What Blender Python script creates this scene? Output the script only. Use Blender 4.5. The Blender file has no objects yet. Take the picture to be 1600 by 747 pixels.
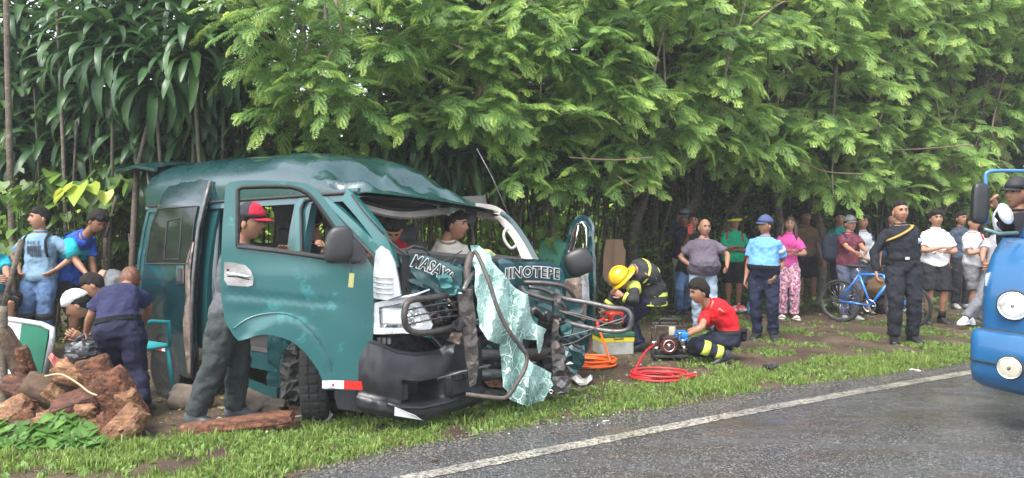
import bpy, bmesh, math, random
import numpy as np
from mathutils import Vector, Matrix, noise
from mathutils.bvhtree import BVHTree
from mathutils.geometry import delaunay_2d_cdt

random.seed(7); np.random.seed(7)
SC = bpy.context.scene
COL = SC.collection
R = math.radians

# ------------------------------------------------------------------ camera
CAMH = 1.55
FPX = 1150.0          # focal length in photograph pixels
HOR = 342.0           # horizon row of the photograph
cam_d = bpy.data.cameras.new('camera'); cam = bpy.data.objects.new('camera', cam_d)
COL.objects.link(cam); SC.camera = cam
cam.location = (0, 0, CAMH); cam.rotation_euler = (R(90), 0, 0)
cam_d.sensor_width = 36; cam_d.lens = FPX / 1600 * 36
cam_d.shift_y = -(373.5 - HOR) / 1600
cam_d.clip_start = 0.1; cam_d.clip_end = 900

# ------------------------------------------------------------------ light
SUN_EL, SUN_AZ = 58, 215      # degrees; azimuth is where the light comes from, clockwise from +Y
w = bpy.data.worlds.new('World'); SC.world = w; w.use_nodes = True
nt = w.node_tree
bg = nt.nodes['Background']
sky = nt.nodes.new('ShaderNodeTexSky'); sky.sky_type = 'NISHITA'; sky.sun_disc = False
sky.sun_elevation = R(SUN_EL); sky.sun_rotation = R(SUN_AZ)
sky.air_density = 1.0; sky.dust_density = 1.5; sky.ozone_density = 0.6
hsv = nt.nodes.new('ShaderNodeHueSaturation'); hsv.inputs['Saturation'].default_value = 0.35
nt.links.new(sky.outputs[0], hsv.inputs['Color']); nt.links.new(hsv.outputs[0], bg.inputs[0])
bg.inputs[1].default_value = 0.15
sun_d = bpy.data.lights.new('sun', 'SUN'); sun = bpy.data.objects.new('sun', sun_d); COL.objects.link(sun)
sun_d.energy = 1.3; sun_d.angle = R(25); sun_d.color = (1.0, 0.96, 0.9)
d_ = Vector((math.sin(R(SUN_AZ)) * math.cos(R(SUN_EL)), math.cos(R(SUN_AZ)) * math.cos(R(SUN_EL)), math.sin(R(SUN_EL))))
sun.rotation_euler = d_.to_track_quat('Z', 'Y').to_euler()
SC.view_settings.view_transform = 'Standard'; SC.view_settings.look = 'None'
SC.view_settings.exposure = 2.05; SC.view_settings.gamma = 1.0
SC.render.engine = 'CYCLES'
SC.cycles.max_bounces = 6; SC.cycles.transparent_max_bounces = 8
SC.cycles.diffuse_bounces = 3; SC.cycles.glossy_bounces = 3

# ------------------------------------------------------------------ helpers
def P(px, py, Y):
    """world point seen at photograph pixel px, py at distance Y"""
    return Vector(((px - 800) / FPX * Y, Y, CAMH - (py - HOR) / FPX * Y))
def G(px, py):
    return P(px, py, CAMH * FPX / (py - HOR))
def gz(x, y):
    d2 = ((x + 3.45) / 1.25) ** 2 + ((y - 7.6) / 1.0) ** 2
    z = -0.27 * math.exp(-d2)
    return z

def thing(name, label, cat, loc=(0, 0, 0), group=None):
    o = bpy.data.objects.new(name, None); COL.objects.link(o)
    o.location = Vector(loc); o.empty_display_size = 0.1
    o['label'] = label; o['category'] = cat
    if group: o['group'] = group
    return o
def tag(o, label=None, cat=None, group=None, kind=None):
    if label: o['label'] = label
    if cat: o['category'] = cat
    if group: o['group'] = group
    if kind: o['kind'] = kind
    return o
def rootloc(o):
    v = Vector(o.location)
    while o.parent: o = o.parent; v += Vector(o.location)
    return v
def link_mesh(name, me, parent=None, loc=None, rot=None, scale=None):
    o = bpy.data.objects.new(name, me); COL.objects.link(o)
    if parent: o.parent = parent
    if loc is not None: o.location = loc
    if rot is not None: o.rotation_euler = rot
    if scale is not None: o.scale = (scale,) * 3 if isinstance(scale, (int, float)) else scale
    return o

class MB:
    """collects geometry in world coordinates, build() links it as one mesh object"""
    def __init__(s): s.v = []; s.f = []; s.m = []; s.cur = 0
    def mat(s, i): s.cur = i; return s
    def add(s, vs, fs):
        n = len(s.v); s.v += [tuple(v) for v in vs]
        for f in fs: s.f.append(tuple(i + n for i in f)); s.m.append(s.cur)
        return s
    def box(s, c, size, rot=None, bev=0.0):
        c = Vector(c); sx, sy, sz = [a / 2 for a in size]
        if bev > 0:
            b = min(bev, sx * .9, sy * .9, sz * .9); vs = []
            idx = {}
            for ix in (-1, 1):
                for iy in (-1, 1):
                    for iz in (-1, 1):
                        for k in range(3):
                            p = [ix * (sx - b), iy * (sy - b), iz * (sz - b)]
                            p[k] = (ix * sx, iy * sy, iz * sz)[k]
                            idx[(ix, iy, iz, k)] = len(vs); vs.append(Vector(p))
            fs = []
            for k in range(3):
                a, b2 = [q for q in range(3) if q != k]
                for sg in (-1, 1):
                    q = []
                    for (sa, sb) in ((-1, -1), (1, -1), (1, 1), (-1, 1)):
                        t = [0, 0, 0]; t[k] = sg; t[a] = sa; t[b2] = sb
                        q.append(idx[(t[0], t[1], t[2], k)])
                    fs.append(q)
            for k in range(3):
                a, b2 = [q for q in range(3) if q != k]
                for sa in (-1, 1):
                    for sb in (-1, 1):
                        t0 = [0, 0, 0]; t0[k] = -1; t0[a] = sa; t0[b2] = sb
                        t1 = list(t0); t1[k] = 1
                        fs.append([idx[(*t0, a)], idx[(*t1, a)], idx[(*t1, b2)], idx[(*t0, b2)]])
            for ix in (-1, 1):
                for iy in (-1, 1):
                    for iz in (-1, 1): fs.append([idx[(ix, iy, iz, k)] for k in range(3)])
        else:
            vs = [Vector((a * sx, b * sy, e * sz)) for a in (-1, 1) for b in (-1, 1) for e in (-1, 1)]
            fs = [(0, 1, 3, 2), (4, 6, 7, 5), (0, 4, 5, 1), (2, 3, 7, 6), (0, 2, 6, 4), (1, 5, 7, 3)]
        if rot is not None:
            if not isinstance(rot, Matrix): rot = Matrix.Rotation(rot, 3, 'Z')
            vs = [rot @ v for v in vs]
        return s.add([v + c for v in vs], fs)
    def rings(s, rings, cap=True, closed=False):
        n = len(rings[0]); vs = [v for r in rings for v in r]; fs = []
        m = len(rings)
        for i in range(m if closed else m - 1):
            a = i * n; b = ((i + 1) % m) * n
            for j in range(n):
                k = (j + 1) % n
                fs.append((a + j, a + k, b + k, b + j))
        if cap and not closed:
            fs.append(tuple(range(n))[::-1]); fs.append(tuple((m - 1) * n + j for j in range(n)))
        return s.add(vs, fs)
    def tube(s, path, r, n=8, closed=False, flat=1.0, up=None):
        path = [Vector(p) for p in path]; m = len(path)
        rr = r if isinstance(r, (list, tuple)) else [r] * m
        rings = []; prev = None
        for i, p in enumerate(path):
            if closed: t = path[(i + 1) % m] - path[i - 1]
            else: t = path[min(i + 1, m - 1)] - path[max(i - 1, 0)]
            if t.length < 1e-9: t = Vector((0, 0, 1))
            t.normalize()
            if prev is None:
                ref = Vector(up) if up is not None else (Vector((0, 0, 1)) if abs(t.z) < .9 else Vector((0, 1, 0)))
                a = (ref - t * ref.dot(t)).normalized()
            else:
                a = prev - t * prev.dot(t)
                a = a.normalized() if a.length > 1e-6 else prev
            prev = a; b = t.cross(a)
            rings.append([p + (a * math.cos(2 * math.pi * j / n) * flat + b * math.sin(2 * math.pi * j / n)) * rr[i] for j in range(n)])
        return s.rings(rings, cap=not closed, closed=closed)
    def ball(s, c, r, nu=12, nv=8, rot=None, fn=None):
        c = Vector(c); r = (r, r, r) if isinstance(r, (int, float)) else r
        vs = [Vector((0, 0, -1))]; fs = []
        for i in range(1, nv):
            th = -math.pi / 2 + math.pi * i / nv
            for j in range(nu):
                ph = 2 * math.pi * j / nu
                vs.append(Vector((math.cos(th) * math.cos(ph), math.cos(th) * math.sin(ph), math.sin(th))))
        vs.append(Vector((0, 0, 1)))
        for j in range(nu): fs.append((0, 1 + (j + 1) % nu, 1 + j))
        for i in range(nv - 2):
            a = 1 + i * nu; b = a + nu
            for j in range(nu):
                k = (j + 1) % nu; fs.append((a + j, a + k, b + k, b + j))
        a = 1 + (nv - 2) * nu; t = len(vs) - 1
        for j in range(nu): fs.append((a + j, a + (j + 1) % nu, t))
        out = []
        for v in vs:
            q = Vector((v.x * r[0], v.y * r[1], v.z * r[2]))
            if fn: q = fn(v, q)
            if rot is not None: q = rot @ q
            out.append(q + c)
        return s.add(out, fs)
    def disc(s, c, axis, r, th, n=24, r2=None):
        """flat cylinder along axis"""
        axis = Vector(axis).normalized()
        return s.tube([Vector(c) - axis * th / 2, Vector(c) + axis * th / 2], [r, r if r2 is None else r2], n)
    def torus(s, c, axis, Rr, r, n=32, k=8, flat=1.0):
        axis = Vector(axis).normalized()
        a = axis.orthogonal().normalized(); b = axis.cross(a)
        rings = []
        for i in range(n):
            t = 2 * math.pi * i / n; d = a * math.cos(t) + b * math.sin(t)
            rings.append([Vector(c) + d * (Rr + r * math.cos(2 * math.pi * j / k)) + axis * r * flat * math.sin(2 * math.pi * j / k) for j in range(k)])
        return s.rings(rings, closed=True)
    def build(s, name, mats, parent=None, smooth=True, angle=None, origin=None):
        if not isinstance(mats, (list, tuple)): mats = [mats]
        if origin is None: origin = rootloc(parent) if parent else Vector((0, 0, 0))
        else: origin = Vector(origin)
        me = bpy.data.meshes.new(name)
        vs = np.array(s.v, dtype=float).reshape(-1, 3) - np.array(origin)
        me.from_pydata(vs.tolist(), [], s.f)
        for m in mats: me.materials.append(m)
        if len(mats) > 1: me.polygons.foreach_set('material_index', s.m)
        me.update()
        if smooth:
            me.shade_smooth()
            if angle is not None: me.set_sharp_from_angle(angle=R(angle))
        o = bpy.data.objects.new(name, me); COL.objects.link(o)
        if parent: o.parent = parent
        else: o.location = origin
        return o

def inpoly(x, y, poly):
    c = False; n = len(poly); j = n - 1
    for i in range(n):
        xi, yi = poly[i]; xj, yj = poly[j]
        if (yi > y) != (yj > y) and x < (xj - xi) * (y - yi) / (yj - yi) + xi: c = not c
        j = i
    return c
def densify(poly, step):
    out = []
    for i in range(len(poly)):
        a = Vector(poly[i]); b = Vector(poly[(i + 1) % len(poly)])
        n = max(1, int((b - a).length / step))
        for k in range(n): out.append(tuple(a.lerp(b, k / n)))
    return out
def panel(mb, outer, holes, step, fn, thick=0.0, jit=0.0):
    """fill an outline (with holes) with a triangulated sheet; fn maps (x, y, d) to a point, d is depth behind the face"""
    loops = [densify(outer, step)] + [densify(h, step) for h in holes]
    vs = []; es = []
    for L in loops:
        b = len(vs); vs += [Vector(p) for p in L]; n = len(L)
        es += [(b + i, b + (i + 1) % n) for i in range(n)]
    xs = [p[0] for p in outer]; ys = [p[1] for p in outer]
    x = min(xs) + step * .5; row = 0
    while x < max(xs):
        y = min(ys) + step * (.25 if row % 2 else .75)
        while y < max(ys):
            q = (x + random.uniform(-jit, jit) * step, y + random.uniform(-jit, jit) * step)
            if inpoly(q[0], q[1], outer) and not any(inpoly(q[0], q[1], h) for h in holes):
                dmin = min((q[0] - p[0]) ** 2 + (q[1] - p[1]) ** 2 for L in loops for p in L)
                if dmin > (step * .35) ** 2: vs.append(Vector(q))
            y += step
        x += step * .87; row += 1
    r = delaunay_2d_cdt(vs, es, [], 0, 1e-6)
    V2, F = r[0], r[2]
    F = [f for f in F if (lambda c: inpoly(c[0], c[1], outer) and not any(inpoly(c[0], c[1], h) for h in holes))
         ((sum(V2[i][0] for i in f) / len(f), sum(V2[i][1] for i in f) / len(f)))]
    front = [Vector(fn(v[0], v[1], 0.0)) for v in V2]
    if thick <= 0: mb.add(front, F); return mb
    back = [Vector(fn(v[0], v[1], thick)) for v in V2]; n = len(V2)
    fs = [tuple(f) for f in F] + [tuple(i + n for i in f[::-1]) for f in F]
    cnt = {}
    for f in F:
        for i in range(len(f)):
            a, b = f[i], f[(i + 1) % len(f)]
            cnt[(a, b)] = 1
    for (a, b) in cnt:
        if (b, a) not in cnt: fs.append((b, a, a + n, b + n))
    mb.add(front + back, fs); return mb

def spline(pts, n=8):
    """Catmull-Rom through points"""
    pts = [Vector(p) for p in pts]; out = []
    m = len(pts)
    for i in range(m - 1):
        p0 = pts[max(i - 1, 0)]; p1 = pts[i]; p2 = pts[i + 1]; p3 = pts[min(i + 2, m - 1)]
        for k in range(n):
            t = k / n
            out.append(.5 * ((2 * p1) + (p2 - p0) * t + (2 * p0 - 5 * p1 + 4 * p2 - p3) * t * t + (3 * p1 - p0 - 3 * p2 + p3) * t ** 3))
    out.append(pts[-1]); return out
def sstep(a, b, x):
    t = min(1, max(0, (x - a) / (b - a))); return t * t * (3 - 2 * t)

# ------------------------------------------------------------------ materials
def mat(name, c, c2=None, sc=6.0, rough=0.6, metal=0.0, bump=0.0, bsc=60.0, coat=0.0, rvar=0.1, det=6.0, c3=None, sc3=1.5, amt3=0.55,
        trans=0.0, spec=0.5, contrast=1.0, sheen=0.0, grain=0.0):
    m = bpy.data.materials.new(name); m.use_nodes = True
    nt = m.node_tree; N = nt.nodes; L = nt.links
    b = N['Principled BSDF']
    tc = N.new('ShaderNodeTexCoord')
    no = N.new('ShaderNodeTexNoise'); no.inputs['Scale'].default_value = sc; no.inputs['Detail'].default_value = det
    no.inputs['Roughness'].default_value = 0.62
    L.new(tc.outputs['Object'], no.inputs['Vector'])
    rp = N.new('ShaderNodeValToRGB'); w_ = 0.18 / contrast
    rp.color_ramp.elements[0].position = .5 - w_; rp.color_ramp.elements[1].position = .5 + w_
    c2 = c2 or tuple(x * 0.72 for x in c)
    rp.color_ramp.elements[0].color = (*c2, 1); rp.color_ramp.elements[1].color = (*c, 1)
    L.new(no.outputs[0], rp.inputs[0]); out = rp.outputs[0]
    if c3:
        n3 = N.new('ShaderNodeTexNoise'); n3.inputs['Scale'].default_value = sc3; n3.inputs['Detail'].default_value = 8
        n3.inputs['Roughness'].default_value = .7
        L.new(tc.outputs['Object'], n3.inputs['Vector'])
        r3 = N.new('ShaderNodeValToRGB'); r3.color_ramp.elements[0].position = amt3; r3.color_ramp.elements[1].position = amt3 + .08
        L.new(n3.outputs[0], r3.inputs[0])
        mx = N.new('ShaderNodeMixRGB'); L.new(r3.outputs[0], mx.inputs[0]); L.new(out, mx.inputs[1]); mx.inputs[2].default_value = (*c3, 1)
        out = mx.outputs[0]
    if grain:
        mpg = N.new('ShaderNodeMapping'); mpg.inputs['Scale'].default_value = (5, 34, 34); mpg.inputs['Rotation'].default_value = (.3, .35, .4); L.new(tc.outputs['Object'], mpg.inputs['Vector'])
        wv = N.new('ShaderNodeTexNoise'); wv.inputs['Scale'].default_value = 1.6; wv.inputs['Detail'].default_value = 6; L.new(mpg.outputs[0], wv.inputs['Vector'])
        rw = N.new('ShaderNodeValToRGB'); rw.color_ramp.elements[0].position = .36; rw.color_ramp.elements[1].position = .58; rw.color_ramp.elements[0].color = (1 - grain,) * 3 + (1,); rw.color_ramp.elements[1].color = (1, 1, 1, 1); L.new(wv.outputs[0], rw.inputs[0])
        mg = N.new('ShaderNodeMixRGB'); mg.blend_type = 'MULTIPLY'; mg.inputs[0].default_value = 1; L.new(out, mg.inputs[1]); L.new(rw.outputs[0], mg.inputs[2]); out = mg.outputs[0]
    L.new(out, b.inputs['Base Color'])
    mr = N.new('ShaderNodeMapRange'); mr.inputs[3].default_value = max(0.02, rough - rvar); mr.inputs[4].default_value = min(1, rough + rvar)
    L.new(no.outputs[0], mr.inputs[0]); L.new(mr.outputs[0], b.inputs['Roughness'])
    b.inputs['Metallic'].default_value = metal
    b.inputs['Specular IOR Level'].default_value = spec
    if coat: b.inputs['Coat Weight'].default_value = coat; b.inputs['Coat Roughness'].default_value = 0.08
    if sheen: b.inputs['Sheen Weight'].default_value = sheen
    if trans: b.inputs['Transmission Weight'].default_value = trans
    if bump:
        nb = N.new('ShaderNodeTexNoise'); nb.inputs['Scale'].default_value = bsc; nb.inputs['Detail'].default_value = 4
        L.new(tc.outputs['Object'], nb.inputs['Vector'])
        bp = N.new('ShaderNodeBump'); bp.inputs['Strength'].default_value = bump; bp.inputs['Distance'].default_value = 0.02
        L.new(nb.outputs[0], bp.inputs['Height']); L.new(bp.outputs[0], b.inputs['Normal'])
    return m
def fabric(name, c, c2=None, sc=5):
    return mat(name, c, c2 or tuple(x * .78 for x in c), sc=sc, rough=.85, bump=.9, bsc=13, rvar=.05, spec=.25)
def emis(name, c, s):
    m = bpy.data.materials.new(name); m.use_nodes = True; b = m.node_tree.nodes['Principled BSDF']
    b.inputs['Emission Color'].default_value = (*c, 1); b.inputs['Emission Strength'].default_value = s; return m

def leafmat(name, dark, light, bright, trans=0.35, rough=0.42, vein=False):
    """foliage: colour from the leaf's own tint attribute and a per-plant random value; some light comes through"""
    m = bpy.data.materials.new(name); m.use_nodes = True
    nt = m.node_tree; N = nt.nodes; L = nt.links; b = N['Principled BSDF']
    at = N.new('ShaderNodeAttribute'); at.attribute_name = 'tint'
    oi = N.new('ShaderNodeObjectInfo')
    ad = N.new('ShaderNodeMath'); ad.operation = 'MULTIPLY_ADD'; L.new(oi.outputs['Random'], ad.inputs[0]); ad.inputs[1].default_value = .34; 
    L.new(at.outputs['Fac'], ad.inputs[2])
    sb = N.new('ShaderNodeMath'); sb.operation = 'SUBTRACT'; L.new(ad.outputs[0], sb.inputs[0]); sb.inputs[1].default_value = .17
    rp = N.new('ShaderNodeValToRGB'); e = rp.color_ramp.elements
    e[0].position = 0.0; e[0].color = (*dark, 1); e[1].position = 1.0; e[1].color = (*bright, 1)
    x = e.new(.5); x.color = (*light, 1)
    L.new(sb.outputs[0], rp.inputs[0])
    L.new(rp.outputs[0], b.inputs['Base Color']); b.inputs['Roughness'].default_value = rough
    b.inputs['Specular IOR Level'].default_value = .4
    tr = N.new('ShaderNodeBsdfTranslucent')
    hs = N.new('ShaderNodeHueSaturation'); hs.inputs['Value'].default_value = 1.5; hs.inputs['Hue'].default_value = .485
    L.new(rp.outputs[0], hs.inputs['Color']); L.new(hs.outputs[0], tr.inputs[0])
    mx = N.new('ShaderNodeMixShader'); mx.inputs[0].default_value = trans
    L.new(b.outputs[0], mx.inputs[1]); L.new(tr.outputs[0], mx.inputs[2])
    L.new(mx.outputs[0], N['Material Output'].inputs[0])
    return m

MT = {}
MT['paint'] = mat('teal car paint', (.009, .062, .066), (.006, .045, .05), sc=1.6, rough=.34, coat=.75, rvar=.12, c3=(.04, .07, .065), sc3=5, amt3=.62)
MT['slide_darkrefl'] = mat('dusty dark teal door paint', (.003, .024, .028), (.002, .016, .02), sc=2.5, rough=.22, coat=.9, rvar=.12, c3=(.06, .06, .052), sc3=4, amt3=.66)  # darker copy of the van paint, dark reflections put into the colour
MT['roof_darkrefl'] = mat('teal roof paint, wet and scuffed', (.005, .040, .044), (.003, .027, .030), sc=3, rough=.28, coat=.8, rvar=.15, c3=(.05, .09, .09), sc3=4.5, amt3=.62)  # same van paint darkened, reflected trees held in the colour
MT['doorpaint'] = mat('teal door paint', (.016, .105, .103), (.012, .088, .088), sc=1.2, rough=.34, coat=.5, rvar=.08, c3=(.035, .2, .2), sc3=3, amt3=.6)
MT['torn'] = mat('torn bare metal', (.33, .25, .2), (.12, .09, .08), sc=9, rough=.5, metal=.4, bump=.4, bsc=30, c3=(.05, .04, .04), sc3=6, amt3=.55)
MT['rubber'] = mat('black rubber', (.018, .018, .018), (.03, .028, .026), sc=14, rough=.7, bump=.2)
MT['tyre'] = mat('worn tyre rubber', (.026, .025, .024), (.014, .014, .014), sc=18, rough=.85, bump=.3, bsc=80)
MT['plastic'] = mat('black bumper plastic', (.018, .019, .022), (.010, .011, .012), sc=4, rough=.4, bump=.08, bsc=30, c3=(.05, .05, .052), sc3=6, amt3=.6)
MT['mirror'] = mat('scuffed grey mirror plastic', (.022, .022, .023), (.014, .014, .014), sc=7, rough=.45, c3=(.10, .085, .07), sc3=5, amt3=.6)
MT['silver'] = mat('silver plastic', (.62, .64, .65), (.42, .44, .46), sc=9, rough=.28, metal=.35, c3=(.18, .18, .18), sc3=8, amt3=.62)
MT['chrome'] = mat('chrome', (.85, .86, .88), (.6, .62, .64), sc=6, rough=.12, metal=1.0, rvar=.06)
MT['lens'] = mat('headlight lens', (.75, .77, .78), (.5, .52, .54), sc=18, rough=.12, metal=.5, coat=.6, c3=(.12, .12, .12), sc3=9, amt3=.66)
MT['steel'] = mat('scorched steel bar', (.055, .05, .048), (.11, .09, .08), sc=13, rough=.45, metal=.5, bump=.3, c3=(.16, .09, .06), sc3=9, amt3=.6)
MT['greybar'] = mat('grey steel bar', (.16, .155, .15), (.08, .07, .07), sc=13, rough=.4, metal=.5, bump=.2, c3=(.1, .07, .05), sc3=9, amt3=.6)
MT['scrap'] = mat('crushed dark metal', (.05, .048, .046), (.014, .014, .015), sc=12, rough=.55, metal=.5, bump=.6, bsc=22, c3=(.13, .085, .06), sc3=7, amt3=.62)
MT['interior'] = mat('grey interior lining', (.11, .108, .1), (.07, .07, .065), sc=4, rough=.8)
MT['cream'] = mat('cream interior trim', (.42, .39, .35), (.3, .27, .24), sc=6, rough=.6)
MT['seat'] = mat('grey seat cloth', (.16, .16, .17), (.1, .1, .11), sc=20, rough=.9, bump=.3)
MT['dash'] = mat('dark dashboard', (.03, .031, .033), (.05, .048, .046), sc=6, rough=.5, bump=.2)
MT['white'] = mat('white reflective tape', (.78, .78, .76), (.6, .6, .58), sc=14, rough=.5)
MT['red'] = mat('red reflective tape', (.6, .02, .015), (.5, .015, .01), sc=14, rough=.45)
MT['darkglass'] = mat('tinted glass', (.012, .016, .016), (.008, .01, .01), sc=2, rough=.10, rvar=.03, spec=.3)
MT['bark'] = mat('grey brown bark', (.16, .13, .095), (.07, .055, .04), sc=14, rough=.9, bump=.8, bsc=40, c3=(.24, .22, .18), sc3=9, amt3=.6)
MT['mossbark'] = mat('mossy bark', (.1, .09, .05), (.05, .05, .03), sc=12, rough=.95, bump=.7, bsc=40)
MT['wood'] = mat('split red brown wood', (.21, .078, .034), (.06, .022, .012), grain=.6, sc=16, rough=.85, bump=1, bsc=34, c3=(.40, .24, .12), sc3=6, amt3=.60, det=10)
MT['wood2'] = mat('dark red split wood', (.13, .046, .024), (.045, .018, .011), grain=.6, sc=14, rough=.85, bump=1, bsc=30, c3=(.30, .15, .07), sc3=8, amt3=.6, det=10)
MT['wood3'] = mat('pale orange split wood', (.29, .15, .07), (.12, .05, .024), grain=.5, sc=14, rough=.85, bump=1, bsc=30, c3=(.5, .36, .2), sc3=7, amt3=.58, det=10)
MT['woodbark'] = mat('rough log bark', (.12, .075, .045), (.06, .038, .025), sc=10, rough=.95, bump=1, bsc=18, c3=(.3, .22, .13), sc3=6, amt3=.6)
MT['stone'] = mat('muddy stone', (.16, .13, .10), (.08, .06, .045), sc=7, rough=.9, bump=.5, bsc=25)
# ================================================================== GROUND AND ROAD
def ground_material():
    m = bpy.data.materials.new('damp earth'); m.use_nodes = True
    nt = m.node_tree; N = nt.nodes; L = nt.links; b = N['Principled BSDF']
    ge = N.new('ShaderNodeNewGeometry')
    def noi(sc, det=8, ro=.6):
        n = N.new('ShaderNodeTexNoise'); n.inputs['Scale'].default_value = sc; n.inputs['Detail'].default_value = det
        n.inputs['Roughness'].default_value = ro; L.new(ge.outputs['Position'], n.inputs['Vector']); return n
    def ramp(src, stops):
        r = N.new('ShaderNodeValToRGB'); e = r.color_ramp.elements
        e[0].position = stops[0][0]; e[0].color = (*stops[0][1], 1); e[1].position = stops[-1][0]; e[1].color = (*stops[-1][1], 1)
        for s in stops[1:-1]: x = e.new(s[0]); x.color = (*s[1], 1)
        L.new(src, r.inputs[0]); return r
    a = ramp(noi(2.2).outputs[0], [(.3, (.045, .03, .02)), (.5, (.085, .058, .04)), (.7, (.14, .1, .07))])
    f = ramp(noi(55, 3).outputs[0], [(.35, (.45, .42, .4)), (.65, (1.35, 1.3, 1.25))])
    mx = N.new('ShaderNodeMixRGB'); mx.blend_type = 'MULTIPLY'; mx.inputs[0].default_value = .8
    L.new(a.outputs[0], mx.inputs[1]); L.new(f.outputs[0], mx.inputs[2])
    gn = ramp(noi(1.4, 9, .7).outputs[0], [(.52, (0, 0, 0)), (.64, (.55, .55, .55))])
    m2 = N.new('ShaderNodeMixRGB'); L.new(gn.outputs[0], m2.inputs[0]); L.new(mx.outputs[0], m2.inputs[1]); m2.inputs[2].default_value = (.055, .075, .02, 1)
    L.new(m2.outputs[0], b.inputs['Base Color'])
    rr = N.new('ShaderNodeMapRange'); L.new(noi(1.8).outputs[0], rr.inputs[0]); rr.inputs[3].default_value = .45; rr.inputs[4].default_value = 1.0
    L.new(rr.outputs[0], b.inputs['Roughness']); b.inputs['Specular IOR Level'].default_value = .3
    bp = N.new('ShaderNodeBump'); bp.inputs['Strength'].default_value = .9; bp.inputs['Distance'].default_value = .03
    L.new(noi(26, 8, .7).outputs[0], bp.inputs['Height']); L.new(bp.outputs[0], b.inputs['Normal'])
    return m
def asphalt_material(name, line=False):
    m = bpy.data.materials.new(name); m.use_nodes = True
    nt = m.node_tree; N = nt.nodes; L = nt.links; b = N['Principled BSDF']
    ge = N.new('ShaderNodeNewGeometry')
    def noi(sc, det=8, ro=.6, vec=None):
        n = N.new('ShaderNodeTexNoise'); n.inputs['Scale'].default_value = sc; n.inputs['Detail'].default_value = det
        n.inputs['Roughness'].default_value = ro; L.new(vec or ge.outputs['Position'], n.inputs['Vector']); return n
    def ramp(src, stops):
        r = N.new('ShaderNodeValToRGB'); e = r.color_ramp.elements
        e[0].position = stops[0][0]; e[0].color = (*stops[0][1], 1); e[1].position = stops[-1][0]; e[1].color = (*stops[-1][1], 1)
        for s in stops[1:-1]: x = e.new(s[0]); x.color = (*s[1], 1)
        L.new(src, r.inputs[0]); return r
    vo = N.new('ShaderNodeTexVoronoi'); vo.inputs['Scale'].default_value = 130; L.new(ge.outputs['Position'], vo.inputs['Vector'])
    vc = N.new('ShaderNodeSeparateColor'); L.new(vo.outputs['Color'], vc.inputs[0])
    st = ramp(vc.outputs[0], [(.0, (.028, .028, .028)), (.5, (.058, .057, .056)), (.84, (.10, .098, .095)), (.96, (.24, .235, .225))])
    mp = N.new('ShaderNodeMapping'); mp.inputs['Rotation'].default_value = (0, 0, R(-29)); mp.inputs['Scale'].default_value = (.45, 1.7, 1)
    L.new(ge.outputs['Position'], mp.inputs['Vector'])
    big = noi(1.25, 9, .62, mp.outputs[0])
    # mud washed over the edge of the road
    mud = ramp(big.outputs[0], [(.5, (0, 0, 0)), (.66, (.65, .65, .65))])
    m1 = N.new('ShaderNodeMixRGB'); L.new(mud.outputs[0], m1.inputs[0]); L.new(st.outputs[0], m1.inputs[1]); m1.inputs[2].default_value = (.062, .052, .038, 1)
    col = m1.outputs[0]
    if line:
        wr = ramp(noi(40, 6, .75).outputs[0], [(.42, (0, 0, 0)), (.56, (.9, .9, .9))])
        wl = ramp(noi(2.3, 5).outputs[0], [(.35, (.35, .35, .35)), (.6, (.95, .95, .95))])
        mm = N.new('ShaderNodeMixRGB'); mm.blend_type = 'MULTIPLY'; mm.inputs[0].default_value = 1
        L.new(wr.outputs[0], mm.inputs[1]); L.new(wl.outputs[0], mm.inputs[2])
        m3 = N.new('ShaderNodeMixRGB'); L.new(mm.outputs[0], m3.inputs[0]); L.new(col, m3.inputs[1]); m3.inputs[2].default_value = (.47, .43, .35, 1)
        col = m3.outputs[0]
    L.new(col, b.inputs['Base Color'])
    wet = ramp(noi(1.9, 9, .66, mp.outputs[0]).outputs[0], [(.43, (.05, .05, .05)), (.51, (.22, .22, .22)), (.66, (.46, .46, .46))])
    L.new(wet.outputs[0], b.inputs['Roughness'])
    bh = N.new('ShaderNodeMath'); bh.operation = 'MULTIPLY'; L.new(vo.outputs['Distance'], bh.inputs[0]); L.new(wet.outputs[0], bh.inputs[1])
    bp = N.new('ShaderNodeBump'); bp.inputs['Strength'].default_value = 1.0; bp.inputs['Distance'].default_value = .012; bp.invert = True
    L.new(bh.outputs[0], bp.inputs['Height']); L.new(bp.outputs[0], b.inputs['Normal'])
    b.inputs['Specular IOR Level'].default_value = .5
    return m

# ground sheet: fine near the scene, coarse out to the horizon
xs = sorted(set([-400, -150, -60, -30, -18] + [round(-12 + .2 * i, 3) for i in range(0, 135)] + [18, 24, 35, 60, 150, 400]))
ys = sorted(set([-400, -150, -40, -10, 0, 2] + [round(3 + .2 * i, 3) for i in range(0, 80)] + [22, 28, 40, 70, 150, 400]))
mb = MB(); nx, ny = len(xs), len(ys)
vs = []
for y in ys:
    for x in xs:
        q = Vector((x, y, 0))
        z = gz(x, y) + .018 * noise.noise(q * 2.3) + .01 * noise.noise(q * 7)
        if y < 3 or y > 20 or x < -12 or x > 15: z = gz(x, y)
        # the ground under the road lies lower so the road sheet covers it
        vs.append((x, y, z))
EDGE = [(-900, 1350), (60, 850), (300, 792), (430, 756), (505, 733), (600, 709), (681, 693), (760, 678), (850, 664), (940, 652), (1037, 640), (1130, 622), (1225, 606), (1330, 593), (1412, 584), (1537, 564), (1700, 545), (2100, 508)]
EW = [G(a, b).xy for a, b in EDGE]
rdir = Vector((.875, .485))
EW = [EW[1] - rdir * 60] + EW[1:] + [EW[-1] + rdir * 300]
EWf = []
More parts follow.
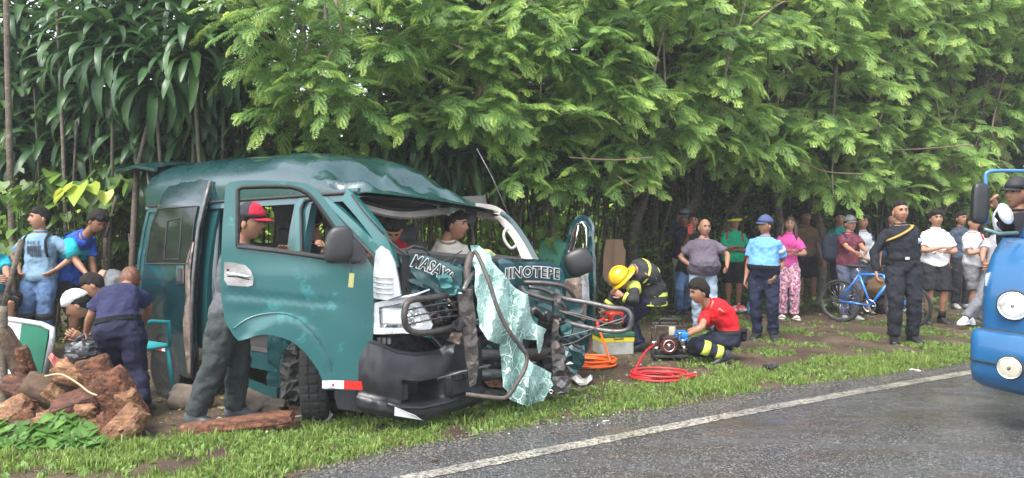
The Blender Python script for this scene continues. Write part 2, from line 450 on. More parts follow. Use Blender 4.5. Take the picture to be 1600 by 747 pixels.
for i in range(len(EW) - 1):
    a, b = EW[i], EW[i + 1]; n = 1 if (b - a).length > 20 else max(1, int((b - a).length / .05))
    for k in range(n):
        q = a.lerp(b, k / n); e = .035 * noise.noise(Vector((q.x * 4, q.y * 4, 3))) + .05 * noise.noise(Vector((q.x * 1.3, q.y * 1.3, 7)))
        EWf.append(Vector((q.x + e * .48, q.y - e * .87)))
EWf.append(EW[-1])
def edge_y(x):
    for i in range(len(EW) - 1):
        if EW[i].x <= x <= EW[i + 1].x:
            t = (x - EW[i].x) / (EW[i + 1].x - EW[i].x); return EW[i].y + t * (EW[i + 1].y - EW[i].y)
    return -99
vs2 = []
for (x, y, z) in vs:
    dd = edge_y(x) - y
    if dd > .25: z = -.06
    vs2.append((x, y, z))
fs = [(j * nx + i, j * nx + i + 1, (j + 1) * nx + i + 1, (j + 1) * nx + i) for j in range(ny - 1) for i in range(nx - 1)]
mb.add(vs2, fs); o = mb.build('ground', ground_material()); o['kind'] = 'structure'

nrm = Vector((.485, -.875))
mb = MB()
top = [Vector((p.x, p.y, .012 + .006 * noise.noise(Vector((p.x * 3, p.y * 3, 0))))) for p in EWf]
low = [Vector((p.x, p.y, -.05)) for p in EWf]
inn = [Vector((p.x + nrm.x * .12, p.y + nrm.y * .12, .03)) for p in EWf]
far = [Vector((p.x + nrm.x * 9, p.y + nrm.y * 9, .03)) for p in EWf]
n = len(EWf)
mb.add(low + top + inn + far, [(i, i + 1, n + i + 1, n + i) for i in range(n - 1)] + [(n + i, n + i + 1, 2 * n + i + 1, 2 * n + i) for i in range(n - 1)]
       + [(2 * n + i, 2 * n + i + 1, 3 * n + i + 1, 3 * n + i) for i in range(n - 1)])
o = mb.build('road', asphalt_material('wet asphalt')); o['kind'] = 'structure'
LN = [(560, 773), (681, 747.5), (781, 727), (890, 705), (1000, 683.5), (1131, 657.5), (1234, 638), (1337, 618.5), (1430, 602), (1525, 585.5), (1640, 566)]
LW = [G(a, b).xy for a, b in LN]
ld = (LW[-1] - LW[1]).normalized(); LW = [LW[0] - ld * 30] + LW + [LW[-1] + ld * 120]
pts = []
for i in range(len(LW) - 1):
    a, b = LW[i], LW[i + 1]; k_ = 1 if (b - a).length > 20 else max(1, int((b - a).length / .04))
    for k in range(k_): pts.append(a.lerp(b, k / k_))
pts.append(LW[-1]); ln = Vector((-ld.y, ld.x))
mb = MB(); n = len(pts)
A = [Vector((*(p + ln * (.062 + .014 * noise.noise(Vector((p.x * 9, p.y * 9, 1))))), .0345)) for p in pts]
B = [Vector((*(p - ln * (.062 + .014 * noise.noise(Vector((p.x * 9, p.y * 9, 5))))), .0345)) for p in pts]
mb.add(A + B, [(i, n + i, n + i + 1, i + 1) for i in range(n - 1)])
o = mb.build('road_marking', asphalt_material('worn white road paint', True)); o['kind'] = 'structure'

# ================================================================== GRASS, LITTER
def blades(name, pts, hts, wid, matl, kindlab, lean=.6, tintlo=.2, tinthi=.9):
    """one mesh of bent blades; pts (n,3)"""
    n = len(pts); rng = np.random.default_rng(5)
    ang = rng.uniform(0, 2 * math.pi, n); la = rng.uniform(0, 2 * math.pi, n); le = rng.uniform(.1, 1, n) * lean
    dx = np.stack([np.cos(ang), np.sin(ang), np.zeros(n)], 1) * (wid * rng.uniform(.6, 1.3, n))[:, None] / 2
    ld_ = np.stack([np.cos(la), np.sin(la), np.zeros(n)], 1)
    h = hts * rng.uniform(.5, 1.2, n)
    base = pts
    mid = base + ld_ * (h * le * .35)[:, None] + np.array([0, 0, 1.]) * (h * .6)[:, None]
    tip = base + ld_ * (h * le * 1.1)[:, None] + np.array([0, 0, 1.]) * (h * (1 - .3 * le))[:, None]
    V = np.empty((n, 5, 3)); V[:, 0] = base - dx; V[:, 1] = base + dx; V[:, 2] = mid + dx * .8; V[:, 3] = mid - dx * .8; V[:, 4] = tip
    V = V.reshape(-1, 3)
    me = bpy.data.meshes.new(name)
    me.vertices.add(len(V)); me.vertices.foreach_set('co', V.ravel())
    idx = np.arange(n) * 5
    quads = np.stack([idx, idx + 1, idx + 2, idx + 3], 1); tris = np.stack([idx + 3, idx + 2, idx + 4], 1)
    loops = np.concatenate([quads.ravel(), tris.ravel()])
    me.loops.add(len(loops)); me.loops.foreach_set('vertex_index', loops)
    ls = np.concatenate([np.arange(n) * 4, n * 4 + np.arange(n) * 3])
    me.polygons.add(2 * n); me.polygons.foreach_set('loop_start', ls)
    me.update(calc_edges=True); me.validate()
    t = rng.uniform(tintlo, tinthi, n); a = me.attributes.new('tint', 'FLOAT', 'POINT'); a.data.foreach_set('value', np.repeat(t, 5))
    me.materials.append(matl)
    o = bpy.data.objects.new(name, me); COL.objects.link(o); o['kind'] = 'stuff'; o['category'] = 'grass'; o['label'] = kindlab
    return o
UP = [(-200, 676), (0, 680), (160, 694), (260, 690), (420, 668), (560, 660), (640, 657), (720, 645), (860, 633), (960, 612), (1040, 602), (1120, 583), (1250, 566), (1400, 552), (1530, 540), (1700, 530)]
def up_y(px):
    for i in range(len(UP) - 1):
        if UP[i][0] <= px <= UP[i + 1][0]:
            return UP[i][1] + (px - UP[i][0]) / (UP[i + 1][0] - UP[i][0]) * (UP[i + 1][1] - UP[i][1])
    return 9999
def proj(x, y, z=0): return 800 + x / y * FPX, HOR + (CAMH - z) / y * FPX
gp = []; hp = []
while len(gp) < 62000:
    x = random.uniform(-5, 7.5); y = random.uniform(3.6, 12.5)
    px, py = proj(x, y)
    if px < -60 or px > 1680 or py > 800: continue
    ey = edge_y(x)
    if y < ey - .03: continue
    q = noise.noise(Vector((x * 1.7, y * 1.7, 0))) + .5 * noise.noise(Vector((x * 6, y * 6, 2)))
    u = up_y(px)
    dist = y - ey
    if py > u:
        dens = .62 + q * 1.3
        if dist < .25: dens *= .25 + 3 * dist
        if dens < random.random(): continue
        hgt = (.045 + .03 * q) * (1.9 if noise.noise(Vector((x * 9, y * 9, 8))) > .28 else 1)
    elif px > 1060 and py > 498 and py < u:
        if q - .05 < random.random() * .9: continue
        hgt = .04
    elif 930 < px <= 1160 and 430 < py < 500:
        if q + .0 < random.random() * 1.6: continue
        hgt = .04
    elif py > u - 14:
        if random.random() > .25 + q: continue
        hgt = .04
    else:
        if random.random() > .012: continue
        hgt = .03
    gp.append((x, y, gz(x, y) - .005)); hp.append(max(.02, hgt))
MT['grass'] = leafmat('verge grass', (.07, .10, .02), (.15, .23, .045), (.32, .41, .11), trans=.35, rough=.55)
blades('grass', np.array(gp), np.array(hp), .0085, MT['grass'], 'short bright green grass growing along the road verge')
# broad low weeds in the grass
gp2 = [p for p in gp if random.random() < .17]
o = blades('weeds', np.array(gp2), np.full(len(gp2), .05), .03, leafmat('low weed leaves', (.05, .09, .018), (.12, .21, .04), (.2, .34, .07)), 'small broad leaved weeds scattered through the verge grass', lean=1.6)
o['category'] = 'weeds'
# fallen leaves and chips on the earth
def litter():
    rng = random.Random(3); vs = []; fs = []; tint = []
    n = 0
    while n < 9000:
        x = rng.uniform(-8, 10); y = rng.uniform(5, 16)
        px, py = proj(x, y)
        if not (-80 < px < 1700): continue
        if y < edge_y(x) + .15: continue
        if noise.noise(Vector((x * 1.1, y * 1.1, 9))) + .35 < rng.random() * .9: continue
        s = rng.uniform(.008, .026); a = rng.uniform(0, 6.28); z = gz(x, y) + .022 + rng.uniform(0, .012)
        c, sn = math.cos(a), math.sin(a); b = len(vs)
        for (u, v, h) in ((-1, 0, 0), (0, -.45, rng.uniform(-.2, .5)), (1, 0, rng.uniform(-.2, .4)), (0, .45, rng.uniform(-.2, .5))):
            vs.append((x + s * (u * c - v * sn), y + s * (u * sn + v * c), z + s * h))
        fs.append((b, b + 1, b + 2, b + 3)); t = rng.random(); tint += [t] * 4; n += 1
    me = bpy.data.meshes.new('leaf_litter'); me.from_pydata(vs, [], fs)
    a = me.attributes.new('tint', 'FLOAT', 'POINT'); a.data.foreach_set('value', tint)
    m = bpy.data.materials.new('dry leaf litter'); m.use_nodes = True; N = m.node_tree.nodes; L = m.node_tree.links
    at = N.new('ShaderNodeAttribute'); at.attribute_name = 'tint'; rp = N.new('ShaderNodeValToRGB'); e = rp.color_ramp.elements
    e[0].color = (.05, .03, .018, 1); e[1].color = (.42, .38, .27, 1); x_ = e.new(.5); x_.color = (.16, .1, .05, 1); x_ = e.new(.72); x_.color = (.2, .22, .06, 1)
    L.new(at.outputs['Fac'], rp.inputs[0]); L.new(rp.outputs[0], N['Principled BSDF'].inputs['Base Color']); N['Principled BSDF'].inputs['Roughness'].default_value = .8
    me.materials.append(m)
    o = bpy.data.objects.new('leaf_litter', me); COL.objects.link(o); tag(o, 'dry fallen leaves and chips scattered over the bare earth', 'leaf litter', kind='stuff')
litter()
def chips(name, n, gen, size, m, lab, cat, seed):
    r = random.Random(seed); mb = MB(); k = 0
    while k < n:
        q = gen(r)
        if q is None: continue
        x, y, z = q; s_ = size * r.uniform(.4, 1.3); c = Vector((x, y, z + s_ * .3)); R_ = Matrix.Rotation(r.uniform(0, 6.28), 3, 'Z') @ Matrix.Rotation(r.uniform(-.6, .6), 3, 'X')
        v = [c + R_ @ Vector(t) * s_ for t in ((-.5, -.3, -.2), (.5, -.4, -.2), (.3, .5, -.2), (-.4, .4, -.2), (r.uniform(-.2, .2), r.uniform(-.2, .2), .35))]
        mb.add(v, [(0, 1, 4), (1, 2, 4), (2, 3, 4), (3, 0, 4), (3, 2, 1, 0)]); k += 1
    o = mb.build(name, m, None, smooth=False); tag(o, lab, cat, kind='stuff')
def near_edge(r):
    px = r.uniform(430, 1560); x, y = G(px, r.uniform(560, 745)).xy; d = y - edge_y(x)
    if not (-.35 < d < .12) or r.random() < abs(d) * 2: return None
    return (x, y, .03 if d < -.05 else 0)
chips('gravel', 1500, near_edge, .017, mat('loose road gravel', (.17, .15, .125), (.07, .06, .05), sc=30, rough=.9), 'loose gravel along the broken edge of the asphalt', 'gravel', 5)
def by_nose(r):
    a = r.gauss(0, .75); b = r.gauss(0, .45); x = .35 + a; y = 6.1 + a * .4 + b
    if y < 4.7: return None
    return (x, y, .035 if y < edge_y(x) else .015)
chips('glass_crumbs', 110, by_nose, .010, mat('pale glass crumbs', (.62, .78, .74), (.45, .6, .57), sc=9, rough=.15, spec=.8), 'crumbs of windscreen glass scattered round the nose of the wreck', 'glass crumbs', 6)
# ================================================================== THE WRECKED VAN
VB = Vector((-.766, .643)); VA = Vector((.643, .766)); F0 = Vector((-.97, 5.35)); VWID = 1.85; PITCH = .02
TB = [(0, .0), (.9, 0), (1.15, .015), (1.5, .07), (1.8, .14), (2.0, .22), (2.3, .5)]
def interp(t, x):
    if x <= t[0][0]: return t[0][1]
    for i in range(len(t) - 1):
        if x <= t[i + 1][0]: return t[i][1] + (x - t[i][0]) / (t[i + 1][0] - t[i][0]) * (t[i + 1][1] - t[i][1])
    return t[-1][1]
def V_(u, v, z):
    q = F0 + VB * u + VA * v
    return Vector((q.x, q.y, z - PITCH * u))
def S_(u, z, d=0.0, far=False):
    """on the body side at u (metres back from the front) and height z; d inwards"""
    return V_(u, (VWID - interp(TB, z) - d) if far else (interp(TB, z) + d), z)
def side_px(px, py, d=0.0, off=0.0):
    k = (px - 800) / FPX; v = off
    for _ in range(4):
        u = (k * (F0.y + v * VA.y) - F0.x - v * VA.x) / (VB.x - k * VB.y)
        q = F0 + VB * u + VA * v
        z = CAMH - (py - HOR) / FPX * q.y
        v = off + interp(TB, z + PITCH * u)
    return Vector((q.x + VA.x * d, q.y + VA.y * d, z))
def front_px(px, py, d=0.0, u0=0.0):
    k = (px - 800) / FPX
    v = (k * (F0.y + u0 * VB.y) - F0.x - u0 * VB.x) / (VA.x - k * VA.y)
    q = F0 + VB * u0 + VA * v
    return Vector((q.x + VB.x * d, q.y + VB.y * d, CAMH - (py - HOR) / FPX * q.y))
def plane_px(p0, p1):
    p0 = Vector(p0); p1 = Vector(p1); dr = (p1 - p0).normalized(); nn = Vector((-dr.y, dr.x))
    if nn.y < 0: nn = -nn
    def f(px, py, d=0.0):
        k = (px - 800) / FPX
        t = (k * p0.y - p0.x) / (dr.x - k * dr.y)
        q = p0 + dr * t
        return Vector((q.x + nn.x * d, q.y + nn.y * d, CAMH - (py - HOR) / FPX * q.y))
    return f

van = thing('wrecked_van', 'teal high roof passenger van with crushed front, missing windscreen and open doors', 'van', (F0.x, F0.y, 0))

# ---- roof: arched shell, crumpled and pushed down towards the front
def roof_pt(u, t, off=0.0):
    ph = math.pi * (1 - t)
    a = VWID / 2 - .13; c = math.cos(ph); s = math.sin(ph)
    v = VWID / 2 + a * (abs(c) ** .5) * (1 if c > 0 else -1)
    h = interp([(.3, .0), (.42, .01), (.6, .13), (.85, .26), (1.1, .37), (1.6, .44), (3.0, .49), (3.9, .49), (4.1, .46)], u)
    fr = 1 - sstep(.4, 1.8, u)
    z0 = 1.76 - .17 * (v / VWID) ** 1.3 * fr + .0 * u
    z = z0 + h * (s ** .62 if s > 0 else 0)
    if u < 1.25:
        wgt = (1 - sstep(.8, 1.25, u)) * sstep(.44, .66, u) * sstep(0.02, .2, t) * (1 - sstep(.55, .9, t))
        f = abs(((v * 1.55 + u * 1.3 + .12) % 1) - .5) * 2
        f2 = abs(((v * 2.7 - u * 2.2) % 1) - .5) * 2
        z -= wgt * (.17 * f + .05 * f2 + .05 * abs(noise.noise(Vector((u * 6, v * 6, 2)))))
    z += .012 * noise.noise(Vector((u * 1.7, v * 1.7, 5)))
    p = V_(u - .12 * (1 - abs(2 * t - 1) ** 2) * (1 - sstep(.3, 1.0, u)), v, z - off)
    return p
mb = MB(); NU_ = 110; us = [.36 + (4.1 - .36) * (i / NU_) ** 1.5 for i in range(NU_ + 1)]; nt_ = 120
for off, flip in ((0, False), (.03, True)):
    vs = [roof_pt(u, j / nt_, off) for u in us for j in range(nt_ + 1)]
    m_ = nt_ + 1
    fs = [(i * m_ + j, i * m_ + j + 1, (i + 1) * m_ + j + 1, (i + 1) * m_ + j) for i in range(NU_) for j in range(nt_)]
    mb.cur = 1 if flip else 0
    mb.add(vs, [f[::-1] for f in fs] if flip else fs)
mb.build('roof', [MT['roof_darkrefl'], MT['interior']], van, angle=50)
# drip rail and the sliding door track along the side of the roof
mb = MB()
mb.tube([S_(u, 1.765, -.012) for u in [.42, 1, 2, 3, 4.02]], .012, 6)
mb.build('drip_rail', MT['rubber'], van)
mb = MB(); 
mb.rings([[S_(u, 1.82, -.004), S_(u, 1.87, .01), S_(u, 1.87, .05), S_(u, 1.82, .05)] for u in [1.02 + .1 * i for i in range(17)]])
mb.build('door_track', MT['rubber'], van, smooth=False)
# side band between window tops and roof
def patch(mb, u0, u1, z0, z1, far=False, d=0.0, th=.03, nu=None, nz=None, fn=None):
    nu = nu or max(1, int((u1 - u0) / .12)); nz = nz or max(1, int((z1 - z0) / .1))
    fr = []; bk = []
    for i in range(nu + 1):
        for j in range(nz + 1):
            u = u0 + (u1 - u0) * i / nu; z = z0 + (z1 - z0) * j / nz
            fr.append(S_(u, z, d, far)); bk.append(S_(u, z, d + th, far))
    m_ = nz + 1; n = len(fr)
    fs = [(i * m_ + j, i * m_ + j + 1, (i + 1) * m_ + j + 1, (i + 1) * m_ + j) for i in range(nu) for j in range(nz)]
    fs += [tuple(n + k for k in f[::-1]) for f in fs]
    for j in range(nz):
        fs.append((j, j + 1, n + j + 1, n + j)); a = nu * m_; fs.append((a + j, a + j + 1, n + a + j + 1, n + a + j))
    for i in range(nu):
        fs.append((i * m_, (i + 1) * m_, n + (i + 1) * m_, n + i * m_)); a = nz; fs.append((i * m_ + a, (i + 1) * m_ + a, n + (i + 1) * m_ + a, n + i * m_ + a))
    mb.add(fr + bk, fs)
mb = MB(); patch(mb, .42, 1.24, 1.70, 1.80, d=.002); patch(mb, 1.24, 4.02, 1.70, 1.80, d=.002)
mb.build('roof_side_rail', MT['paint'], van, angle=40)
# near side body
mb = MB(); patch(mb, 1.0, 1.24, .42, 1.70, d=.004, th=.07); mb.build('door_pillar', MT['paint'], van, angle=40)
mb = MB(); patch(mb, 2.55, 4.02, .42, 1.70, d=.03); patch(mb, 4.02, 4.08, .36, 1.72, d=.015)
mb.build('rear_side_panel', MT['paint'], van, angle=40)
mb = MB(); patch(mb, .92, 2.6, .28, .42, d=.004, th=.12); mb.build('sill', MT['paint'], van, angle=40)
mb = MB(); mb.rings([[S_(u, .425, .02), S_(u, .425, .14), S_(u, .43, .14), S_(u, .43, .02)] for u in (1.24, 2.55)]); mb.build('door_step', MT['greybar'], van, smooth=False)
# front door frame on the body: inner teal frame with black seal seen through the open door
Fo = [(462, 322), (470, 306), (486, 302), (512, 308), (560, 352), (606, 398), (606, 440), (590, 470), (560, 490), (462, 470)]
Fi = [(472, 326), (479, 313), (490, 311), (508, 318), (548, 360), (588, 402), (588, 436), (575, 458), (552, 476), (474, 452)]
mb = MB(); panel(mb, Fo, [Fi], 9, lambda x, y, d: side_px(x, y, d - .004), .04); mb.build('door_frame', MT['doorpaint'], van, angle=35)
mb = MB(); mb.tube([side_px(x, y, -.012) for x, y in densify(Fi, 12)], .014, 6, closed=True); mb.build('door_seal', MT['rubber'], van)
# far side body with window openings, rear corner, floor, wheel arches
mb = MB()
patch(mb, .5, 4.05, .35, 1.08, far=True, th=.05)
patch(mb, .5, 4.05, 1.60, 1.78, far=True, th=.05)
for a, b in ((.95, 1.12), (1.95, 2.05), (2.95, 3.08), (3.85, 4.05)): patch(mb, a, b, 1.08, 1.60, far=True, th=.05)
mb.build('far_side_panel', MT['interior'], van, angle=40)
mb = MB()
vs = [V_(.35, .03, .42), V_(.35, 1.8, .42), V_(4.05, 1.8, .42), V_(4.05, .03, .42)]
mb.rings([vs, [v - Vector((0, 0, .06)) for v in vs]]); mb.build('floor', MT['dash'], van, smooth=False)
# rear opening frame and lifted tailgate
mb = MB(); mb.rings([[V_(u, v, z) for (v, z) in ((.06, .3), (.06, .5), (1.79, .5), (1.79, .3))] for u in (4.02, 4.14)]); mb.build('rear_bumper', MT['plastic'], van, smooth=False)
def gate_pt(a, b, off=0.0):
    # a: 0 at the hinge .. 1 at the free edge, b: across
    u = 4.0 + 1.02 * a; v = .2 + 1.45 * b
    z = 2.12 + .09 * math.sin(a * 2.2) + .07 * (1 - abs(2 * b - 1) ** 3) - .02 * a
    return V_(u, v, z - off + .07)
mb = MB(); na, nb_ = 12, 12
for off, fl in ((0, 0), (.045, 1)):
    vs = [gate_pt(i / na, j / nb_, off) for i in range(na + 1) for j in range(nb_ + 1)]
    fs = [(i * 13 + j, i * 13 + j + 1, (i + 1) * 13 + j + 1, (i + 1) * 13 + j) for i in range(na) for j in range(nb_)]
    mb.add(vs, fs if fl else [f[::-1] for f in fs])
edge = [gate_pt(a, b, .022) for a, b in [(0, 0), (.5, 0), (1, 0), (1, .5), (1, 1), (.5, 1), (0, 1)]]
mb.tube(edge, .024, 6); tg = mb.build('tailgate', MT['roof_darkrefl'], van, angle=40)
mb = MB(); mb.tube([gate_pt(.35, .04, .06), V_(4.05, .2, 1.55)], .012, 6); mb.build('gas_strut', MT['greybar'], tg)

# ---- sliding door, slid back along the outside of the body
SO = [(330, 282), (322, 300), (312, 350), (304, 420), (300, 500), (303, 560), (301, 592), (286, 588), (262, 572), (240, 556), (226, 540), (221, 500), (221, 440), (226, 395), (238, 345), (254, 305), (270, 281), (300, 278)]
def sd(x, y, d): return side_px(x, y, d + .012 * noise.noise(Vector((x * .03, y * .03, 4))), -.07)
mb = MB(); panel(mb, SO, [], 11, sd, .045); sdoor = mb.build('sliding_door', MT['slide_darkrefl'], van, angle=38)
WO = [(231, 398), (238, 356), (250, 326), (310, 322), (304, 360), (296, 412), (229, 412)]
mb = MB(); panel(mb, WO, [], 11, lambda x, y, d: sd(x, y, d - .009), .006); wn = mb.build('window', MT['darkglass'], sdoor, angle=38)
mb = MB()
mb.tube([sd(x, y, -.014) for x, y in densify([(258, 405), (264, 345), (286, 340), (281, 405)], 14)], .006, 5, closed=True)
mb.tube([sd(x, y, -.012) for x, y in densify(WO, 14)], .007, 5, closed=True)
mb.build('window_trim', MT['rubber'], wn)
mb = MB(); panel(mb, [(300, 380), (303, 378), (298, 430), (299, 500), (304, 560), (302, 591), (296, 586), (290, 545), (288, 500), (292, 470), (291, 420), (296, 395)], [], 7, lambda x, y, d: sd(x, y, d - .012), .01)
mb.build('torn_edge', MT['torn'], sdoor)
mb = MB(); mb.tube([sd(x, y, -.012) for x, y in [(331, 283), (322, 310), (312, 360), (304, 430), (301, 500), (304, 590)]], .018, 6); mb.build('door_edge', MT['greybar'], sdoor)
def handle(parent, fn, cx, cy, w_, h_, m1, m2):
    o_ = [(cx - w_, cy - h_), (cx + w_, cy - h_), (cx + w_, cy + h_), (cx - w_, cy + h_)]
    mb = MB(); panel(mb, o_, [], 4, lambda x, y, d: fn(x, y, d - .022), .014)
    h = mb.build('door_handle', m1, parent, smooth=False)
    i_ = [(cx - w_ * .55, cy - h_ * .7), (cx + w_ * .55, cy - h_ * .7), (cx + w_ * .55, cy + h_ * .7), (cx - w_ * .55, cy + h_ * .7)]
    mb = MB(); panel(mb, i_, [], 4, lambda x, y, d: fn(x, y, d - .028), .008); mb.build('handle_recess', m2, h, smooth=False)
handle(sdoor, sd, 284, 429, 6, 14, MT['chrome'], MT['rubber'])
def tape(parent, fn, poly, m, off=-.016):
    mb = MB(); panel(mb, poly, [], 8, lambda x, y, d: fn(x, y, d + off), .004); return mb.build('reflector', m, parent, smooth=False)
tape(sdoor, sd, [(246, 539), (256, 541), (256, 548), (246, 546)], MT['red']); tape(sdoor, sd, [(256, 541), (264, 543), (264, 550), (256, 548)], MT['white'])

# ---- inner door jamb seen in the gap, with latch
mb = MB(); mb.rings([[side_px(x, y, .05), side_px(x + 8, y, .06), side_px(x + 8, y, .12), side_px(x, y, .11)] for x, y in [(330, 300), (322, 360), (318, 430), (318, 500), (322, 580)]])
mb.build('door_jamb', MT['slide_darkrefl'], van); mb = MB(); mb.box(side_px(309, 429, -.02), (.03, .03, .2), bev=.008); mb.build('latch', MT['silver'], van, smooth=False)

# ---- front door, swung open towards the camera
dfn0 = plane_px((-.991, 5.3), (-1.978, 5.0))
def arch_r(x, y): return math.hypot((x - 441) / 80, (y - 612) / 123)
def dfn(x, y, d=0.0):
    z = (640 - y) / 360
    r = -.03 * math.sin(max(0, min(1, (y - 290) / 320)) * math.pi)          # overall bulge towards the viewer
    r -= .016 * sstep(.985, .955, arch_r(x, y)) if y > 470 else 0
    if 345 < x < 560:                                                   # crease and dents
        yc = 458 + (x - 350) * .09; r += .016 * math.exp(-((y - yc) / 3.5) ** 2) * sstep(560, 480, x) * sstep(345, 360, x)
    r += .010 * math.exp(-((x - 400) / 45) ** 2 - ((y - 490) / 12) ** 2) - .006 * math.exp(-((x - 455) / 60) ** 2 - ((y - 432) / 14) ** 2)
    r += .004 * noise.noise(Vector((x * .02, y * .02, 0)))
    return dfn0(x, y, d + r)
DO = [(352, 296), (354, 288), (360, 284), (378, 282), (410, 282), (440, 283), (462, 284), (479, 287), (492, 294), (503, 305), (520, 328), (540, 355), (560, 383), (574, 404), (582, 418), (583, 440), (583, 500), (581, 560), (578, 610), (540, 610), (506, 608),
      (503, 592), (497, 578), (489, 566), (478, 551), (465, 539), (453, 531), (440, 526), (428, 523), (414, 521), (400, 523), (387, 528), (373, 532), (366, 525), (358, 512), (351, 497), (347, 470), (345, 440), (346, 400), (348, 350)]
DW = [(371, 296), (378, 292), (410, 291), (440, 291), (456, 292), (470, 296), (482, 303), (494, 316), (510, 338), (528, 364), (545, 388), (552, 408), (530, 406), (480, 398), (430, 391), (371, 384)]
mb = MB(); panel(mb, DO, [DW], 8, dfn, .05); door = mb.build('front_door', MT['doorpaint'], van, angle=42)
mb = MB(); mb.tube([dfn(x, y, .0) for x, y in densify(DW, 10)], .013, 6, closed=True); mb.tube([dfn(x, y, .03) for x, y in densify(DW, 10)], .018, 6, closed=True); mb.build('window_seal', MT['rubber'], door)
mb = MB(); mb.tube([dfn(x, y, -.008) for x, y in [(371, 385), (430, 392), (480, 399), (532, 407)]], .012, 6); mb.build('window_sill_trim', MT['rubber'], door)
mb = MB()
mb.tube([dfn(x, y, -.002) for x, y in spline([(365, 513), (385, 499), (409, 491), (444, 489), (470, 500), (492, 522), (508, 548), (517, 578), (520, 606)], 5)], .008, 6); mb.build('arch_lip', MT['doorpaint'], door)
# handle plate
HP = [(351, 409), (366, 410), (384, 414), (392, 422), (397, 434), (395, 445), (388, 447), (356, 445), (351, 436)]
mb = MB(); panel(mb, HP, [], 5, lambda x, y, d: dfn(x, y, d - .014), .012); hp = mb.build('handle_plate', MT['chrome'], door, angle=30)
mb = MB(); mb.tube([dfn(x, y, -.030) for x, y in [(356, 427), (370, 428), (384, 431), (391, 431)]], .011, 6, flat=.7); mb.build('door_handle', MT['chrome'], hp)
mb = MB(); mb.disc(dfn(357, 421, -.018), (0, 1, 0), .008, .012, 10); mb.tube([dfn(x, y, -.017) for x, y in [(356, 431), (372, 432), (390, 436)]], .005, 5); mb.build('key_lock', MT['rubber'], hp)
tape(door, dfn, [(503, 593), (537, 594), (537, 607), (503, 605)], MT['white']); tape(door, dfn, [(537, 594), (566, 595), (566, 609), (537, 607)], MT['red'])
mb = MB(); mb.disc(dfn(520, 600, -.022), (0, 1, 0), .009, .003, 10); mb.build('reflector_emblem', MT['red'], door)
# lower black door edge / front valance under the door
mb = MB(); panel(mb, [(524, 609), (580, 610), (580, 640), (566, 646), (528, 640), (523, 622)], [], 9, lambda x, y, d: dfn0(x, y, d + .03), .06); mb.build('valance', MT['plastic'], van, angle=40)
# mirror: housing on a triangular mount, tag hanging from it
mb = MB(); panel(mb, [(548, 396), (556, 372), (572, 396), (571, 410), (562, 413), (530, 410)], [], 6, lambda x, y, d: dfn(x, y, d - .02), .03); mir = mb.build('side_mirror', MT['plastic'], door, angle=30)
def mfn(v, q):
    e = .62; f = lambda a: (abs(a) ** e) * (1 if a > 0 else -1)
    return Vector((f(v.x) * .098 * (1 - .18 * v.z), f(v.y) * .055, f(v.z) * .125 + .02 * v.x))
mb = MB(); mb.ball(P(530, 382, 4.98), 1, 20, 14, fn=mfn, rot=Matrix.Rotation(R(18), 3, 'Z')); mb.build('mirror_housing', MT['mirror'], mir)
mb = MB(); mb.tube([P(540, 404, 5.0), P(552, 408, 5.05), P(560, 405, 5.12)], .022, 7); mb.build('mirror_arm', MT['rubber'], mir)
mb = MB(); mb.tube([P(546, 405, 4.97), P(548, 416, 4.96), P(549, 427, 4.96)], .003, 4); mb.mat(1).box(P(549, 438, 4.96), (.034, .008, .095), Matrix.Rotation(.1, 3, 'Y'))
mb.build('hanging_tag', [MT['rubber'], mat('dull yellow tag', (.35, .33, .12), rough=.6)], mir, smooth=False)

# ---- pillars and windscreen frame
def flatbar(mb, path, w_, t_, nrm_):
    path = [Vector(p) for p in path]; nrm_ = Vector(nrm_).normalized(); rg = []
    for i, p in enumerate(path):
        t = (path[min(i + 1, len(path) - 1)] - path[max(i - 1, 0)]).normalized(); s_ = t.cross(nrm_).normalized()
        rg.append([p + s_ * w_ / 2 + nrm_ * t_ / 2, p - s_ * w_ / 2 + nrm_ * t_ / 2, p - s_ * w_ / 2 - nrm_ * t_ / 2, p + s_ * w_ / 2 - nrm_ * t_ / 2])
    mb.rings(rg)
mb = MB(); flatbar(mb, spline([P(541, 304, 5.74), P(566, 332, 5.62), P(592, 366, 5.5), P(607, 396, 5.42), P(612, 420, 5.38)], 4), .10, .05, (-.4, -.9, .1)); mb.build('windscreen_pillar', MT['doorpaint'], van, angle=40)
mb = MB(); mb.tube([P(552, 307, 5.68), P(580, 340, 5.55), P(612, 380, 5.42), P(633, 398, 5.4), P(660, 402, 5.5)], .011, 6)
mb.tube([P(549, 304, 5.66), P(568, 330, 5.55), P(600, 366, 5.42)], .007, 5); mb.build('windscreen_seal', MT['rubber'], van)
mb = MB(); hd = [P(550, 309, 5.72), P(600, 324, 5.95), P(640, 328, 6.2), P(700, 322, 6.55), P(740, 326, 6.8), P(776, 334, 7.02)]
mb.tube(spline(hd, 5), .013, 6); mb.build('header_trim', MT['rubber'], van)
mb = MB(); flatbar(mb, spline([p + Vector((0, .03, -.035)) for p in hd], 5), .075, .04, (.3, -.8, .4)); mb.build('windscreen_header', MT['cream'], van, angle=40)
mb = MB(); flatbar(mb, spline([P(744, 326, 6.86), P(772, 330, 6.96), P(790, 345, 6.92), P(812, 375, 6.82), P(826, 408, 6.74)], 4), .10, .05, (-.2, -.9, .1)); mb.build('windscreen_pillar', MT['cream'], van, angle=40)
mb = MB(); flatbar(mb, spline([P(776, 328, 6.98), P(800, 346, 6.9), P(822, 376, 6.8), P(840, 408, 6.7)], 4), .045, .06, (-.2, -.9, .1)); mb.build('pillar_cover', MT['roof_darkrefl'], van, angle=40)
